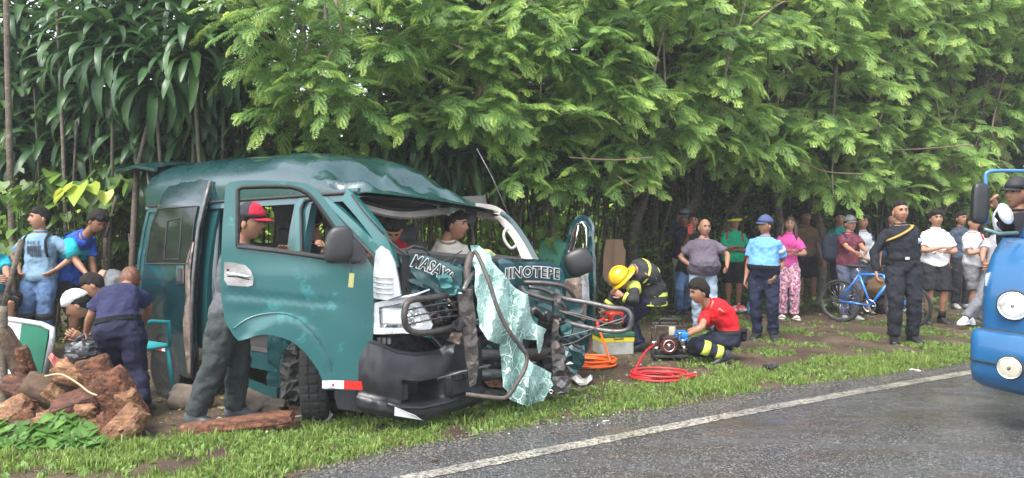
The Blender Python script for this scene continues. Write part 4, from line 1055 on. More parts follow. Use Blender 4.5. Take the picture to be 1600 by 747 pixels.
# ================================================================== PEOPLE
SKIN = {'a': mat('brown skin', (.285, .138, .082), (.24, .112, .066), sc=12, rough=.5, rvar=.05, spec=.4),
        'b': mat('tan skin', (.34, .175, .108), (.29, .145, .088), sc=12, rough=.5, rvar=.05, spec=.4),
        'c': mat('dark brown skin', (.21, .10, .06), (.17, .08, .045), sc=12, rough=.5, rvar=.05, spec=.4)}
MT['hair'] = mat('black hair', (.012, .010, .009), (.022, .018, .015), sc=40, rough=.85, bump=.8, bsc=90, spec=.2)
MT['eye'] = mat('eye white', (.22, .18, .16), rough=.4); MT['iris'] = mat('dark iris', (.015, .01, .008), rough=.2)
MT['lip'] = mat('lips', (.24, .09, .065), rough=.5)
FAB = {}
def fab(c):
    if isinstance(c, bpy.types.Material): return c
    if c not in FAB: FAB[c] = fabric('cloth %d' % len(FAB), c)
    return FAB[c]
DTEX = bpy.data.textures.new('cloth folds', 'CLOUDS'); DTEX.noise_scale = .085; DTEX.noise_depth = 2
QUEUE = []      # objects whose remesh waits for one shared evaluation
def queue(mb, name, m, parent, voxel, smooth=4, fold=0.0, extra=None, mats=None):
    o = mb.build(name, m, parent); 
    r = o.modifiers.new('r', 'REMESH'); r.mode = 'VOXEL'; r.voxel_size = voxel; r.use_smooth_shade = True
    s_ = o.modifiers.new('s', 'SMOOTH'); s_.factor = .5; s_.iterations = smooth
    if fold:
        d = o.modifiers.new('d', 'DISPLACE'); d.texture = DTEX; d.strength = fold; d.mid_level = .44; d.texture_coords = 'GLOBAL'
    QUEUE.append((o, extra, mats)); return o
def flush():
    dg = bpy.context.evaluated_depsgraph_get()
    for o, extra, mats in QUEUE:
        me = bpy.data.meshes.new_from_object(o.evaluated_get(dg)); old = o.data
        o.modifiers.clear(); o.data = me; me.name = o.name; bpy.data.meshes.remove(old)
        me.shade_smooth()
        if extra is not None:
            org = np.array(rootloc(o)); n0 = len(me.vertices)
            v0 = np.empty(n0 * 3); me.vertices.foreach_get('co', v0); v0 = v0.reshape(-1, 3)
            f0 = [tuple(p.vertices) for p in me.polygons]
            V = np.concatenate([v0, np.array(extra.v) - org]); F = f0 + [tuple(i + n0 for i in f) for f in extra.f]
            m2 = bpy.data.meshes.new(o.name); m2.from_pydata(V.tolist(), [], F)
            for m in mats: m2.materials.append(m)
            m2.polygons.foreach_set('material_index', [0] * len(f0) + extra.m); m2.shade_smooth()
            o.data = m2; bpy.data.meshes.remove(me)
    QUEUE.clear()

def ell(c, a, b, w_, d_, n=18, e=1.0):
    out = []
    for j in range(n):
        t = 2 * math.pi * j / n; x, y = math.cos(t), math.sin(t)
        if e != 1.0: x = abs(x) ** e * (1 if x > 0 else -1); y = abs(y) ** e * (1 if y > 0 else -1)
        out.append(c + a * x * w_ + b * y * d_)
    return out
TORSO = [(-.09, .145, .112), (-.04, .158, .118), (.08, .168, .118), (.2, .155, .108), (.32, .138, .100), (.46, .150, .108), (.62, .156, .114), (.74, .156, .110), (.82, .142, .098), (.885, .108, .082), (.945, .076, .066), (1.02, .055, .056)]

def head_fn(k, off=None, female=False):
    """returns function: unit sphere direction (x side, y forward, z up) -> head surface offset in metres"""
    def f(v, q=None):
        x, y, z = v.x, v.y, v.z
        a, b, c = .073, .096, .121
        px_ = x * a; py_ = y * b; pz_ = z * c
        if z < .1:
            t = (.1 - z) / 1.1; px_ *= 1 - .25 * t ** 1.5
            if y < 0: py_ *= 1 - .45 * t
        if y > 0:
            fl = max(0, y)
            py_ -= .007 * fl ** 3 * (1 - abs(z))
            py_ += .026 * math.exp(-(x / .16) ** 2 - ((z + .12) / .17) ** 2) * (fl > .3)        # nose
            py_ += .008 * math.exp(-(x / .10) ** 2 - ((z - .12) / .2) ** 2)
            px_ += (.004 if x > 0 else -.004) * math.exp(-((abs(x) - .17) / .1) ** 2 - ((z + .2) / .08) ** 2)
            py_ += .006 * math.exp(-((abs(x) - .33) / .22) ** 2 - ((z - .3) / .09) ** 2)         # brow
            py_ -= .011 * math.exp(-((abs(x) - .36) / .16) ** 2 - ((z - .12) / .11) ** 2)         # eye sockets
            py_ += .009 * math.exp(-(x / .24) ** 2 - ((z + .46) / .09) ** 2)                     # lips
            py_ -= .004 * math.exp(-(x / .3) ** 2 - ((z + .58) / .05) ** 2)
            py_ += .010 * math.exp(-(x / .26) ** 2 - ((z + .80) / .15) ** 2)                     # chin
            py_ += .004 * math.exp(-((abs(x) - .5) / .18) ** 2 - ((z + .12) / .18) ** 2)         # cheek bones
        return Vector((px_, py_, pz_)) * k
    return f

def hand_geo(mb, wrist, d, pn, k, curl=.35, side=1, spread=.10):
    """palm, four unequal bent fingers and a thumb. d = direction of the hand, pn = palm normal"""
    d = d.normalized(); pn = (pn - d * pn.dot(d)).normalized(); sv = d.cross(pn) * side
    k *= .97
    pr = []
    for t, w_, h in ((-.02, .026, .02), (.01, .031, .018), (.04, .040, .017), (.07, .043, .014), (.088, .040, .011)):
        pr.append(ell(wrist + d * t * k, sv, pn, w_ * k, h * k, 10))
    mb.rings(pr)
    L_ = [.072, .082, .077, .062]
    for i in range(4):
        off = (-.030 + .020 * i) * k; ang = (-.5 + i / 3) * spread * -1
        base = wrist + d * .080 * k + sv * off * -1
        dd = (d + sv * ang * .6).normalized(); c = curl + .08 * i
        p = [base]; a = c * .5
        for s_, f in ((.45, 1), (.3, 1.9), (.25, 2.6)):
            dirn = dd * math.cos(c * f) + pn * math.sin(c * f)
            p.append(p[-1] + dirn * L_[i] * s_ * k)
        mb.tube(p, [.0098 * k, .0092 * k, .0085 * k, .006 * k], 6)
    b = wrist + d * .018 * k + sv * .028 * k
    t1 = (d * .75 + sv * .75 + pn * .3).normalized(); t2 = (d * .95 + sv * .25 + pn * .35).normalized()
    mb.tube([b - t1 * .01 * k, b + t1 * .034 * k, b + t1 * .034 * k + t2 * .028 * k, b + t1 * .034 * k + t2 * .05 * k], [.013 * k, .0125 * k, .011 * k, .007 * k], 6)

def ik(a, c, l1, l2, hint):
    d = c - a; L_ = min(d.length, (l1 + l2) * .999); dn = d.normalized()
    x = (l1 * l1 - l2 * l2 + L_ * L_) / (2 * L_); h = math.sqrt(max(0, l1 * l1 - x * x))
    hv = (hint - dn * hint.dot(dn)); hv = hv.normalized() if hv.length > 1e-5 else dn.orthogonal().normalized()
    return a + dn * x + hv * h

def person(label, px=None, fy=None, Y=None, H=1.66, face=0, pose='down', skin='b', shirt=(.5, .5, .5), sleeve='short', tuck=False, belly=0.0, wide=1.0,
           pants=(.05, .08, .15), short=False, shoes=(.02, .02, .02), barefoot=False, hair='short', haircol=None, female=False, look=None, pitch=0.0, stance=.10, base=None,
           J=None, group='onlookers at the roadside', extras=None, belt=None, voxel=.0125, curl=.4, legw=1.0, glove=None, lean=0.0, noface=False):
    """one person; J holds joint overrides, each ('p', px, py, Y) in photo terms or a local (left, forward, up) triple"""
    if Y is None: Y = CAMH * FPX / (fy - HOR)
    x0 = (px - 800) / FPX * Y
    b0 = Vector((x0, Y, gz(x0, Y) if base is None else base))
    a = R(face); f = Vector((math.sin(a), -math.cos(a), 0)); l = Vector((math.cos(a), math.sin(a), 0)); up = Vector((0, 0, 1))
    k = H / 1.70; J = J or {}
    def W(t):
        if t[0] == 'p': return P(t[1], t[2], t[3])
        return b0 + (l * t[0] + f * t[1] + up * t[2]) * k
    def D(t): return (l * t[0] + f * t[1] + up * t[2]).normalized()
    root = thing('person', label, 'person', b0, group)
    pr = random.Random(label); jx = pr.uniform(-.025, .025); jf = [pr.uniform(-.03, .05) for _ in range(4)]
    if 'roll' not in J: J['roll'] = pr.uniform(-6, 6)
    pel = W(J.get('pel', (jx, 0, .925))); nk = W(J.get('neck', (-jx * .6, lean + .01, 1.455)))
    spine = (nk - pel).normalized()
    hl = D(J['hipl']) if 'hipl' in J else l; sl = D(J['shl']) if 'shl' in J else l
    hl = (hl - spine * hl.dot(spine)).normalized(); sl = (sl - spine * sl.dot(spine)).normalized()
    mid = (pel + nk) / 2 + (D(J['bend']) * .1 * k if 'bend' in J else Vector((0, 0, 0)))
    def sp(t):  # spine curve from the pelvis 0 to the base of the neck 1
        return pel * ((1 - t) ** 2) + (2 * mid - (pel + nk) / 2) * (2 * t * (1 - t)) + nk * (t * t)
    def tang(t): return (sp(t + .05) - sp(t - .05)).normalized()
    def torso_rings(infl, t0, t1, cut=None, neckw=None):
        rg = []
        for (t, w_, d_) in TORSO:
            if t < t0 - 1e-6 or t > t1 + 1e-6: continue
            s_ = (hl * (1 - t) + sl * t).normalized(); tg = tang(max(0, min(1, t))); s_ = (s_ - tg * s_.dot(tg)).normalized(); fr = tg.cross(s_) * -1
            if fr.dot(f) < 0 and abs(tg.z) > .5: fr = -fr
            wf = wide * (.93 if female and t > .15 else 1.0)
            if female and .55 < t < .75: d_ = d_ + .022
            bl = belly * math.exp(-((t - .26) / .2) ** 2)
            c = sp(t) + fr * bl * .55 * k
            rg.append(ell(c, s_, fr, (w_ * wf + infl + bl * .35) * k, (d_ * wf + infl + bl * .55) * k, 20, .88))
        return rg
    # shoulders, hips
    tS = .80; sc_ = sp(tS)
    shL = sc_ + sl * .152 * k * (wide * .6 + .4) * (.92 if female else 1); shR = sc_ - sl * .152 * k * (wide * .6 + .4) * (.92 if female else 1)
    hpL = pel + hl * .088 * k * wide; hpR = pel - hl * .088 * k * wide
    # arms
    POSE = {'down': {'LH': (.27, .05, .80), 'RH': (-.27, .05, .80), 'LE': (.2, -1, 0), 'RE': (-.2, -1, 0)},
            'hips': {'LH': (.20, .07, 1.0), 'RH': (-.20, .07, 1.0), 'LE': (1, -.55, 0), 'RE': (-1, -.55, 0)},
            'cross': {'LH': (.03, .215, 1.10), 'RH': (-.01, .235, 1.16), 'LE': (1, -.1, -.8), 'RE': (-1, -.1, -.8)},
            'front': {'LH': (.06, .22, .95), 'RH': (-.06, .22, .95), 'LE': (.6, -.6, -.4), 'RE': (-.6, -.6, -.4)}}[pose]
    arms = []
    for sd_, sh in (('L', shL), ('R', shR)):
        hnd = W(J.get(sd_ + 'H', POSE[sd_ + 'H']))
        e = J.get(sd_ + 'E', POSE[sd_ + 'E'])
        if e[0] == 'p': el = W(e)
        else: 
            v = hnd - sh
            if v.length > .53 * k: hnd = sh + v.normalized() * .53 * k
            el = ik(sh, hnd, .285 * k, .25 * k, D(e))
        arms.append((sd_, sh, el, hnd))
    legs = []
    for sd_, hp, sgn in (('L', hpL, 1), ('R', hpR, -1)):
        an = W(J.get(sd_ + 'F', (sgn * stance + jf[0 if sgn > 0 else 1] * .5, -.02 + jf[2 if sgn > 0 else 3] * 1.6, .085)))
        kn = J.get(sd_ + 'K', (sgn * .12, 1, 0))
        knp = W(kn) if kn[0] == 'p' else ik(hp, an, .43 * k, .425 * k, D(kn))
        toe = D(J[sd_ + 'T']) if sd_ + 'T' in J else (f + l * sgn * .28).normalized()
        legs.append((sd_, hp, knp, an, toe, sgn))
    # ---- body
    mb = MB(); mb.rings(torso_rings(-.004, -.09, 1.02))
    hc = W(J['head']) if 'head' in J else nk + (spine * .4 + up * .6 + f * .12).normalized() * .134 * k
    hcn = (hc - nk).normalized()
    mb.tube([nk - hcn * .05 * k, nk + hcn * .04 * k, hc - hcn * .02 * k], [.062 * k, .053 * k, .050 * k], 12)
    for sd_, sh, el, hn in arms:
        inn = sh + (sc_ - sh) * .45
        mb.tube([inn, sh, sh.lerp(el, .25), sh.lerp(el, .6), el, el.lerp(hn, .25), el.lerp(hn, .7), hn], [.042 * k, .048 * k, .05 * k, .044 * k, .038 * k, .042 * k, .030 * k, .024 * k], 12)
    for sd_, hp, kn, an, toe, sgn in legs:
        mb.tube([hp + up * 0 + (pel - hp) * .2, hp.lerp(kn, .2), hp.lerp(kn, .6), kn, kn.lerp(an, .3), kn.lerp(an, .7), an], [.09 * k, .088 * k, .068 * k, .052 * k, .057 * k, .04 * k, .034 * k], 12)
        if not isinstance(shoes, tuple) or barefoot:
            mb.tube([an - toe * .05 * k - up * .045 * k, an + toe * .02 * k - up * .035 * k, an + toe * .1 * k - up * .055 * k, an + toe * .17 * k - up * .066 * k], [.03 * k, .036 * k, .032 * k, .02 * k], 10, flat=.7)
    # head, hands and face go in as finer geometry of the same mesh
    ex = MB(); k2 = k * (1.08 if H > 1.55 else 1.14)
    lk = R(look if look is not None else face); hf = Vector((math.sin(lk), -math.cos(lk), 0)); pr_ = R(pitch)
    hf = (hf * math.cos(pr_) + up * math.sin(pr_)).normalized(); hs = Vector((math.cos(lk), math.sin(lk), 0)); hu = hs.cross(hf)
    if hu.z < 0 and abs(pitch) < 89: hu = -hu
    if 'roll' in J: rm = Matrix.Rotation(R(J['roll']), 3, hf); hs = rm @ hs; hu = rm @ hu
    HM = Matrix(((hs.x, hf.x, hu.x), (hs.y, hf.y, hu.y), (hs.z, hf.z, hu.z)))
    hfun = head_fn(k2)
    ex.mat(0).ball(hc, 1, 32, 26, fn=lambda v, q: hfun(v), rot=HM)
    def hp_(x, z, lift=0.0):   # point on the face for direction x,z
        y = math.sqrt(max(0, 1 - x * x - z * z)); q = hfun(Vector((x, y, z))); q.y += lift * k2; return hc + HM @ q
    for s_ in (-1, 1):
        ex.mat(0).ball(hc + HM @ Vector((s_ * .078 * k2, -.008 * k2, -.012 * k2)), (.009 * k2, .018 * k2, .031 * k2), 8, 6, rot=HM)
        if not noface:
            ex.mat(1).ball(hp_(s_ * .36, .12, -.004), (.0135 * k2, .009 * k2, .0045 * k2), 8, 6, rot=HM)
            ex.mat(2).ball(hp_(s_ * .355, .12, .002), (.0065 * k2, .006 * k2, .0048 * k2), 6, 5, rot=HM)
            ex.mat(3).tube([hp_(s_ * .16, .27, .003), hp_(s_ * .34, .33, .004), hp_(s_ * .56, .26, .003)], [.005 * k2, .006 * k2, .003 * k2], 5)
            ex.mat(3).tube([hp_(s_ * .24, .17, .000), hp_(s_ * .36, .19, .001), hp_(s_ * .50, .15, .000)], [.0025 * k2, .003 * k2, .0025 * k2], 4)
    if not noface:
        ex.mat(4).tube([hp_(-.25, -.46, -.001), hp_(-.1, -.44, .002), hp_(0, -.45, .002), hp_(.1, -.44, .002), hp_(.25, -.46, -.001)], [.002 * k2, .0045 * k2, .0045 * k2, .0045 * k2, .002 * k2], 6)
        ex.mat(4).tube([hp_(-.2, -.50, -.001), hp_(0, -.53, .002), hp_(.2, -.50, -.001)], [.002 * k2, .005 * k2, .002 * k2], 6)
    for sd_, sh, el, hn in arms:
        hd = (hn - el).normalized(); hdir = D(J[sd_ + 'hd']) if sd_ + 'hd' in J else ((-l if sd_ == 'L' else l) - f * .25 + up * .1).normalized() if pose == 'cross' else hd
        inward = (l if sd_ == 'R' else -l)
        pn = D(J[sd_ + 'pn']) if sd_ + 'pn' in J else (inward * 1.0 + f * .15)
        if abs(pn.normalized().dot(hdir)) > .9: pn = -up
        ex.mat(5 if glove else 0); hand_geo(ex, hn, hdir, pn, k, curl, 1 if sd_ == 'L' else -1)
    mats = [SKIN[skin], MT['eye'], MT['iris'], haircol or MT['hair'], MT['lip']] + ([glove] if glove else [])
    body = queue(mb, 'body', SKIN[skin], root, .0125 * k, 3, extra=ex, mats=mats)
    # ---- trousers
    pm = fab(pants)
    mb = MB(); mb.rings(torso_rings(.012, -.09, .20))
    for sd_, hp, kn, an, toe, sgn in legs:
        if short:
            end = hp.lerp(kn, .98); r_ = [.105, .112, .102, .098]
            mb.tube([hp + (pel - hp) * .2, hp.lerp(kn, .25), hp.lerp(kn, .7), end], [x * k * legw for x in r_], 14)
        else:
            lo = an.lerp(kn, .03)
            mb.tube([hp + (pel - hp) * .2, hp.lerp(kn, .25), hp.lerp(kn, .7), kn, kn.lerp(lo, .35), kn.lerp(lo, .75), lo], [x * k * legw for x in (.105, .105, .088, .075, .074, .064, .066)], 14)
    trousers = queue(mb, 'shorts' if short else 'trousers', pm, root, .0135 * k, 3, fold=.044)
    # ---- shirt
    sm = fab(shirt); t0 = .19 if tuck else -.09
    mb = MB(); mb.rings(torso_rings(.016 if tuck else .020, t0, .98))
    if sleeve != 'none':
        for sd_, sh, el, hn in arms:
            inn = sh + (sc_ - sh) * .5
            if sleeve == 'short': mb.tube([inn, sh, sh.lerp(el, .3), sh.lerp(el, .72)], [x * k * (wide * .5 + .5) for x in (.046, .054, .060, .067)], 14)
            else: mb.tube([inn, sh, sh.lerp(el, .3), sh.lerp(el, .8), el, el.lerp(hn, .4), el.lerp(hn, .93)], [x * k * min(wide, 1.08) for x in (.046, .054, .057, .054, .052, .047, .040)], 14)
    shirt_o = queue(mb, 'shirt', sm, root, .0135 * k, 3, fold=.034)
    mb = MB(); mb.torus(sp(.985), tang(.97), .063 * k, .011 * k, 20, 6); mb.build('collar', sm, root)
    if belt: 
        mb = MB(); tg = tang(.17); rr_ = torso_rings(.027, .2, .2)[0]; mb.rings([[p - tg * .02 * k for p in rr_], [p + tg * .02 * k for p in rr_]]); mb.build('belt', fab(belt), root, smooth=False)
    # ---- shoes
    if isinstance(shoes, tuple) and not barefoot:
        smm = mat('shoe', shoes, rough=.5, bump=.1)
        for sd_, hp, kn, an, toe, sgn in legs:
            td = toe; sdv = td.cross(up).normalized(); uz = sdv.cross(td); an_ = an
            mb = MB(); rg = []
            for t, w_, h0, h1 in ((-.075, .022, -.078, -.01), (-.06, .036, -.085, .03), (-.01, .042, -.085, .045), (.05, .044, -.085, .01), (.10, .05, -.085, -.018), (.15, .048, -.085, -.034), (.185, .03, -.082, -.045), (.195, .012, -.078, -.055)):
                c = an_ + td * t * k + uz * (h0 + h1) / 2 * k; rg.append(ell(c, sdv, uz, w_ * k, (h1 - h0) / 2 * k, 12, .75))
            mb.rings(rg); sh_ = mb.build('shoe', smm, root)
            mb = MB(); rg = []
            for t, w_ in ((-.08, .026), (-.06, .040), (.0, .044), (.05, .046), (.10, .053), (.16, .048), (.198, .02)):
                c = an_ + td * t * k + uz * (-.079) * k; rg.append(ell(c, sdv, uz, w_ * k, .010 * k, 12, .6))
            mb.rings(rg); mb.build('sole', SOLE if sum(shoes) < 1.2 else smm, sh_)
    # ---- hair
    def shell(name, m, off, lim, rough_=.0, par=root, seed=1.0, frq=14, drop=-.006, nu=36, nv=28, sq=.14):
        mb = MB()
        def fn(v, q):
            p = hfun(v); g = sstep(-sq, sq, lim(v)); n_ = rough_ * noise.noise(Vector((v.x * frq, v.y * frq, v.z * frq + seed * 7)))
            return p + v * ((drop + (off + n_ - drop) * g) * k2)
        mb.ball(hc, 1, nu, nv, fn=fn, rot=HM); return mb.build(name, m, par)
    hm = haircol or MT['hair']
    if hair in ('short', 'spiky', 'long', 'bun', 'pony', 'fade'):
        lim = lambda v: (v.z - (.54 if v.y > .3 else (.54 - (.3 - v.y) * 1.15)) + .16 * abs(v.x)) if hair != 'fade' else v.z - .45 - .3 * max(0, v.y)
        shell('hair', hm, {'short': .014, 'spiky': .028, 'fade': .016}.get(hair, .012), lim, .016 if hair == 'spiky' else .008, seed=px % 17)
    if hair == 'long':
        for s_ in (-1, 0, 1):
            mb = MB(); p0 = hc + HM @ (Vector((s_ * .06, -.055, .03)) * k2); mb.tube([p0, p0 - up * .1 * k - hf * .02, p0 - up * .22 * k - hf * .01 + hs * s_ * .01, p0 - up * .33 * k + hf * (.02 if s_ else 0)], [.035 * k, .042 * k, .036 * k, .012 * k], 9, flat=.7); mb.build('hair_lock', hm, root)
    if hair == 'long':
        for s_ in (-1, 1):
            mb = MB(); p0 = hc + HM @ (Vector((s_ * .078, -.01, .06)) * k2); p1 = hc + HM @ (Vector((s_ * .092, -.005, -.04)) * k2); p2 = hc + HM @ (Vector((s_ * .10, .02, -.16)) * k2)
            mb.tube([p0, p1, p2, p2 - up * .10 * k + hf * .03], [.022 * k, .030 * k, .034 * k, .012 * k], 9, flat=.7); mb.build('hair_lock', hm, root)
    if hair == 'bun':
        mb = MB(); mb.ball(hc + HM @ (Vector((0, -.10, .045)) * k2), .048 * k, 14, 10, fn=lambda v, q: q * (.048 * k) * (1 + .1 * noise.noise(v * 5))); mb.build('hair_bun', hm, root)
    if hair == 'pony':
        mb = MB(); p0 = hc + HM @ (Vector((0, -.10, .02)) * k2); mb.tube([p0, p0 - hf * .04 - up * .04, p0 - hf * .05 - up * .15, p0 - hf * .03 - up * .26], [.02 * k, .034 * k, .028 * k, .008 * k], 9); mb.build('hair_pony', hm, root)
    ctx = dict(root=root, k=k, k2=k2, hc=hc, HM=HM, hf=hf, hs=hs, hu=hu, sp=sp, tang=tang, f=f, l=l, up=up, arms=arms, legs=legs, shirt=shirt_o, trousers=trousers, shell=shell, W=W, D=D, sl=sl, sc=sc_, shL=shL, shR=shR, torso_rings=torso_rings, b0=b0, pel=pel, nk=nk, mats=mats)
    for e in (extras or []): e(ctx)
    return ctx
SOLE = mat('dark shoe sole', (.03, .03, .028), rough=.8)

# ---- things people wear
def cap(m, brim=None, lookback=False):
    def g(c):
        o = c['shell']('cap', m, .020, lambda v: v.z - .30 - .06 * v.y, 0.0, frq=3, drop=-.01, sq=.05)
        mb = MB(); k = c['k2']; rg = []
        hz = Matrix.Rotation(0, 3, 'Z')
        for t in range(7):
            a = -1.15 + 2.3 * t / 6; x = math.sin(a) * .078; y0 = math.cos(a) * .075 + .01
            y1 = y0 + .072 * math.cos(a * 1.1)
            zz = .045 - .012 * (math.sin(a) ** 2)
            rg.append([c['hc'] + c['HM'] @ (Vector(q) * k) for q in ((x, y0, zz), (x * 1.02, y1, zz - .012), (x * 1.02, y1, zz - .018), (x, y0, zz - .006))])
        mb.rings(rg); mb.build('cap_brim', brim or m, o)
    return g
def helmet(m, m2=None, brim=False, visor=False):
    def g(c):
        o = c['shell']('helmet', m, .045, lambda v: v.z - .12 + (.35 if v.y < 0 else 0) * -v.y, 0.0, frq=3, drop=-.01, sq=.05)
        k = c['k2']
        if m2:
            mb = MB(); pts = [c['hc'] + c['HM'] @ (Vector((math.cos(a) * .118, math.sin(a) * .138, .035)) * k) for a in [R(x) for x in range(20, 165, 12)]]
            mb.tube(pts, .014 * k, 6, flat=1.6); mb.build('helmet_stripe', m2, o)
        if visor:
            mb = MB(); pts = []
            for a in range(25, 160, 12):
                x, y = math.cos(R(a)) * .125, math.sin(R(a)) * .145; pts.append([c['hc'] + c['HM'] @ (Vector(q) * k) for q in ((x, y, .055), (x, y, .095), (x * .97, y * .97, .095), (x * .97, y * .97, .055))])
            mb.rings(pts); mb.build('visor', MT['darkglass'], o)
    return g
def strap(m, a, b, r=.016, off=.042):
    """strap over the torso: a,b = (t, side) start/end on front; follows the chest"""
    def g(c):
        k = c['k']; mb = MB(); pts = []
        for i in range(9):
            t = a[0] + (b[0] - a[0]) * i / 8; s_ = a[1] + (b[1] - a[1]) * i / 8
            tc = max(0, min(1, t)); tg = c['tang'](tc); sv = c['sl']; fr = c['f'] - tg * c['f'].dot(tg); fr.normalize()
            w_ = interp([(x[0], x[1]) for x in TORSO], tc); d_ = interp([(x[0], x[2]) for x in TORSO], tc)
            q = max(-.99, min(.99, s_ / (w_ + .03))); 
            pts.append(c['sp'](tc) + sv * s_ * k + fr * (d_ + off) * math.sqrt(1 - q * q) ** .88 * k)
        pts.append(pts[-1] - c['f'] * .1 * k if b[2] else pts[-1] + Vector((0, 0, 0.001)))
        if a[2]: pts = [pts[0] - c['f'] * .12 * k + c['up'] * .01] + pts
        mb.tube(pts, r * k, 6, flat=.4, up=c['f']); mb.build('strap', m, c['root'])
    return g
def backpack(m, w_=.28, h=.4, side=0, t=.62, d=.2):
    def g(c):
        k = c['k']; ce = c['sp'](t) - c['f'] * .20 * k + c['l'] * side * k
        rot = Matrix(((c['l'].x, c['f'].x, 0), (c['l'].y, c['f'].y, 0), (0, 0, 1)))
        o_ = thing('backpack', c['root']['label'].split(',')[0][:0] or g.label, 'backpack', ce - Vector((0, 0, h / 2)))
        mb = MB(); mb.ball(ce, 1, 20, 14, fn=lambda v, q: Vector(tuple((abs(a_) ** .55) * (1 if a_ > 0 else -1) * s_ for a_, s_ in zip(v, (w_ / 2, d / 2, h / 2)))), rot=rot); mb.build('bag_body', m, o_)
        mb = MB(); mb.ball(ce - c['f'] * d * .5 - Vector((0, 0, h * .15)), 1, 14, 10, fn=lambda v, q: Vector(tuple((abs(a_) ** .6) * (1 if a_ > 0 else -1) * s_ for a_, s_ in zip(v, (w_ * .35, d * .2, h * .25)))), rot=rot); mb.build('pocket', m, o_)
    return g
def ringband(m, t0, t1, infl=.036, name='stripe'):
    def g(c):
        tg = c['tang'](t0)
        def rg(t):
            ws = interp([(x[0], x[1]) for x in TORSO], t); ds = interp([(x[0], x[2]) for x in TORSO], t); s_ = c['sl']; tg = c['tang'](t); s2 = (s_ - tg * s_.dot(tg)).normalized(); fr = tg.cross(s2)
            return ell(c['sp'](t), s2, fr, (ws + infl + .008) * c['k'], (ds + infl + .008) * c['k'], 22, .88)
        mb = MB(); mb.rings([rg(t0), rg(t1)], cap=False); mb.build(name, m, c['root'])
    return g
def limbband(m, which, a, b, r, name='stripe'):
    def g(c):
        for e in (c['arms'] + c['legs']):
            pass
        if which in ('LA', 'RA', 'LU', 'RU'):
            e = [x for x in c['arms'] if x[0] == which[0]][0]; p, q = (e[2], e[3]) if which[1] == 'A' else (e[1], e[2])
        else:
            e = [x for x in c['legs'] if x[0] == which[0]][0]; p, q = (e[2], e[3]) if which[1] == 'S' else (e[1], e[2])
        mb = MB(); mb.tube([p.lerp(q, a), p.lerp(q, b)], (r + .007) * c['k'], 14); mb.build(name, m, c['root'])
    return g
def patchp(m, t, side, w_, h, off=.05, name='badge', n=1):
    """flat badge on the chest"""
    def g(c):
        k = c['k']; d_ = interp([(x[0], x[2]) for x in TORSO], t); ce = c['sp'](t) + c['sl'] * side * k + c['f'] * (d_ + off - abs(side) * .25) * k
        rot = Matrix(((c['l'].x, c['f'].x, 0), (c['l'].y, c['f'].y, 0), (0, 0, 1)))
        mb = MB(); mb.box(ce, (w_, .012, h), rot, bev=.003); mb.build(name, m, c['root'], smooth=False)
    return g
def sandals(m):
    def g(c):
        for sd_, hp, kn, an, toe, sgn in c['legs']:
            k = c['k']; mb = MB(); s_ = toe.cross(c['up']).normalized()
            mb.rings([ell(an + toe * t * k - c['up'] * .076 * k, s_, c['up'], w_ * k, .012 * k, 12) for t, w_ in ((-.07, .03), (0, .04), (.08, .045), (.15, .045), (.19, .03))])
            mb.tube([an + toe * .1 * k + s_ * q * .046 * k - c['up'] * (.07 - .04 * (1 - q * q)) * k for q in (-1, -.6, 0, .6, 1)], .014 * k, 6, flat=1.6); mb.build('sandal', m, c['root'])
    return g
def phone(m, hand='R', off=(0, 0, .02)):
    def g(c):
        e = [x for x in c['arms'] if x[0] == hand][0]; hd = (e[3] - e[2]).normalized(); ce = e[3] + hd * .09 * c['k'] + Vector(off)
        mb = MB(); mb.box(ce, (.075, .012, .15), bev=.004); o = mb.build('phone', m, None, smooth=False, origin=ce); tag(o, g.label, 'phone')
    return g

BLK = (.012, .012, .014); NAVY = (.016, .02, .042); JEAN = fabric('blue denim', (.10, .17, .30), (.055, .10, .19), sc=7); PALEJEAN = fabric('pale denim', (.34, .42, .5), (.25, .32, .4), sc=7)
YEL = mat('yellow', (.62, .5, .02), rough=.5); LIME = mat('lime reflective stripe', (.62, .74, .10), rough=.45); WHT = mat('white cloth', (.72, .72, .72), rough=.8)

# ---- left group
c = person('man in grey blue T-shirt and jeans standing with hands on his hips', px=64, fy=556, H=1.68, face=0, look=-38, pose='hips', skin='b', shirt=fabric('faded blue cotton', (.17, .27, .36), (.14, .23, .32)), pants=JEAN, hair='short', shoes=(.03, .03, .03), group='men beside the van rear',
   extras=[strap(fab(BLK), (.97, .115, 1), (.45, .14, 1)), strap(fab(BLK), (.97, -.115, 1), (.45, -.14, 1)), limbband(fab((.04, .045, .05)), 'LS', -.05, .12, .082, 'knee_patch'), limbband(fab((.04, .045, .05)), 'RS', -.05, .12, .082, 'knee_patch')])
P2 = c
person('man in blue and turquoise shirt bending forward behind the man in grey blue', px=115, fy=548, H=1.68, face=70, look=62, pitch=-38, pose='down', skin='a', shirt=fabric('blue football shirt', (.03, .09, .42), (.02, .07, .36)), pants=(.015, .015, .017), short=True, hair='spiky', shoes=(.1, .1, .1), group='men beside the van rear',
   J={'pel': ('p', 107, 438, 8.65), 'neck': ('p', 136, 366, 8.5), 'head': ('p', 153, 346, 8.42), 'LH': ('p', 152, 452, 8.5), 'RH': ('p', 150, 452, 8.15), 'LE': (0, -.5, -1), 'RE': (0, -.3, -.6), 'bend': (0, -1, .5)},
   extras=[ringband(fab((.02, .38, .42)), .50, .80, .036, 'shirt_panel'), limbband(fab((.02, .38, .42)), 'RU', .0, .76, .074, 'sleeve_band')])
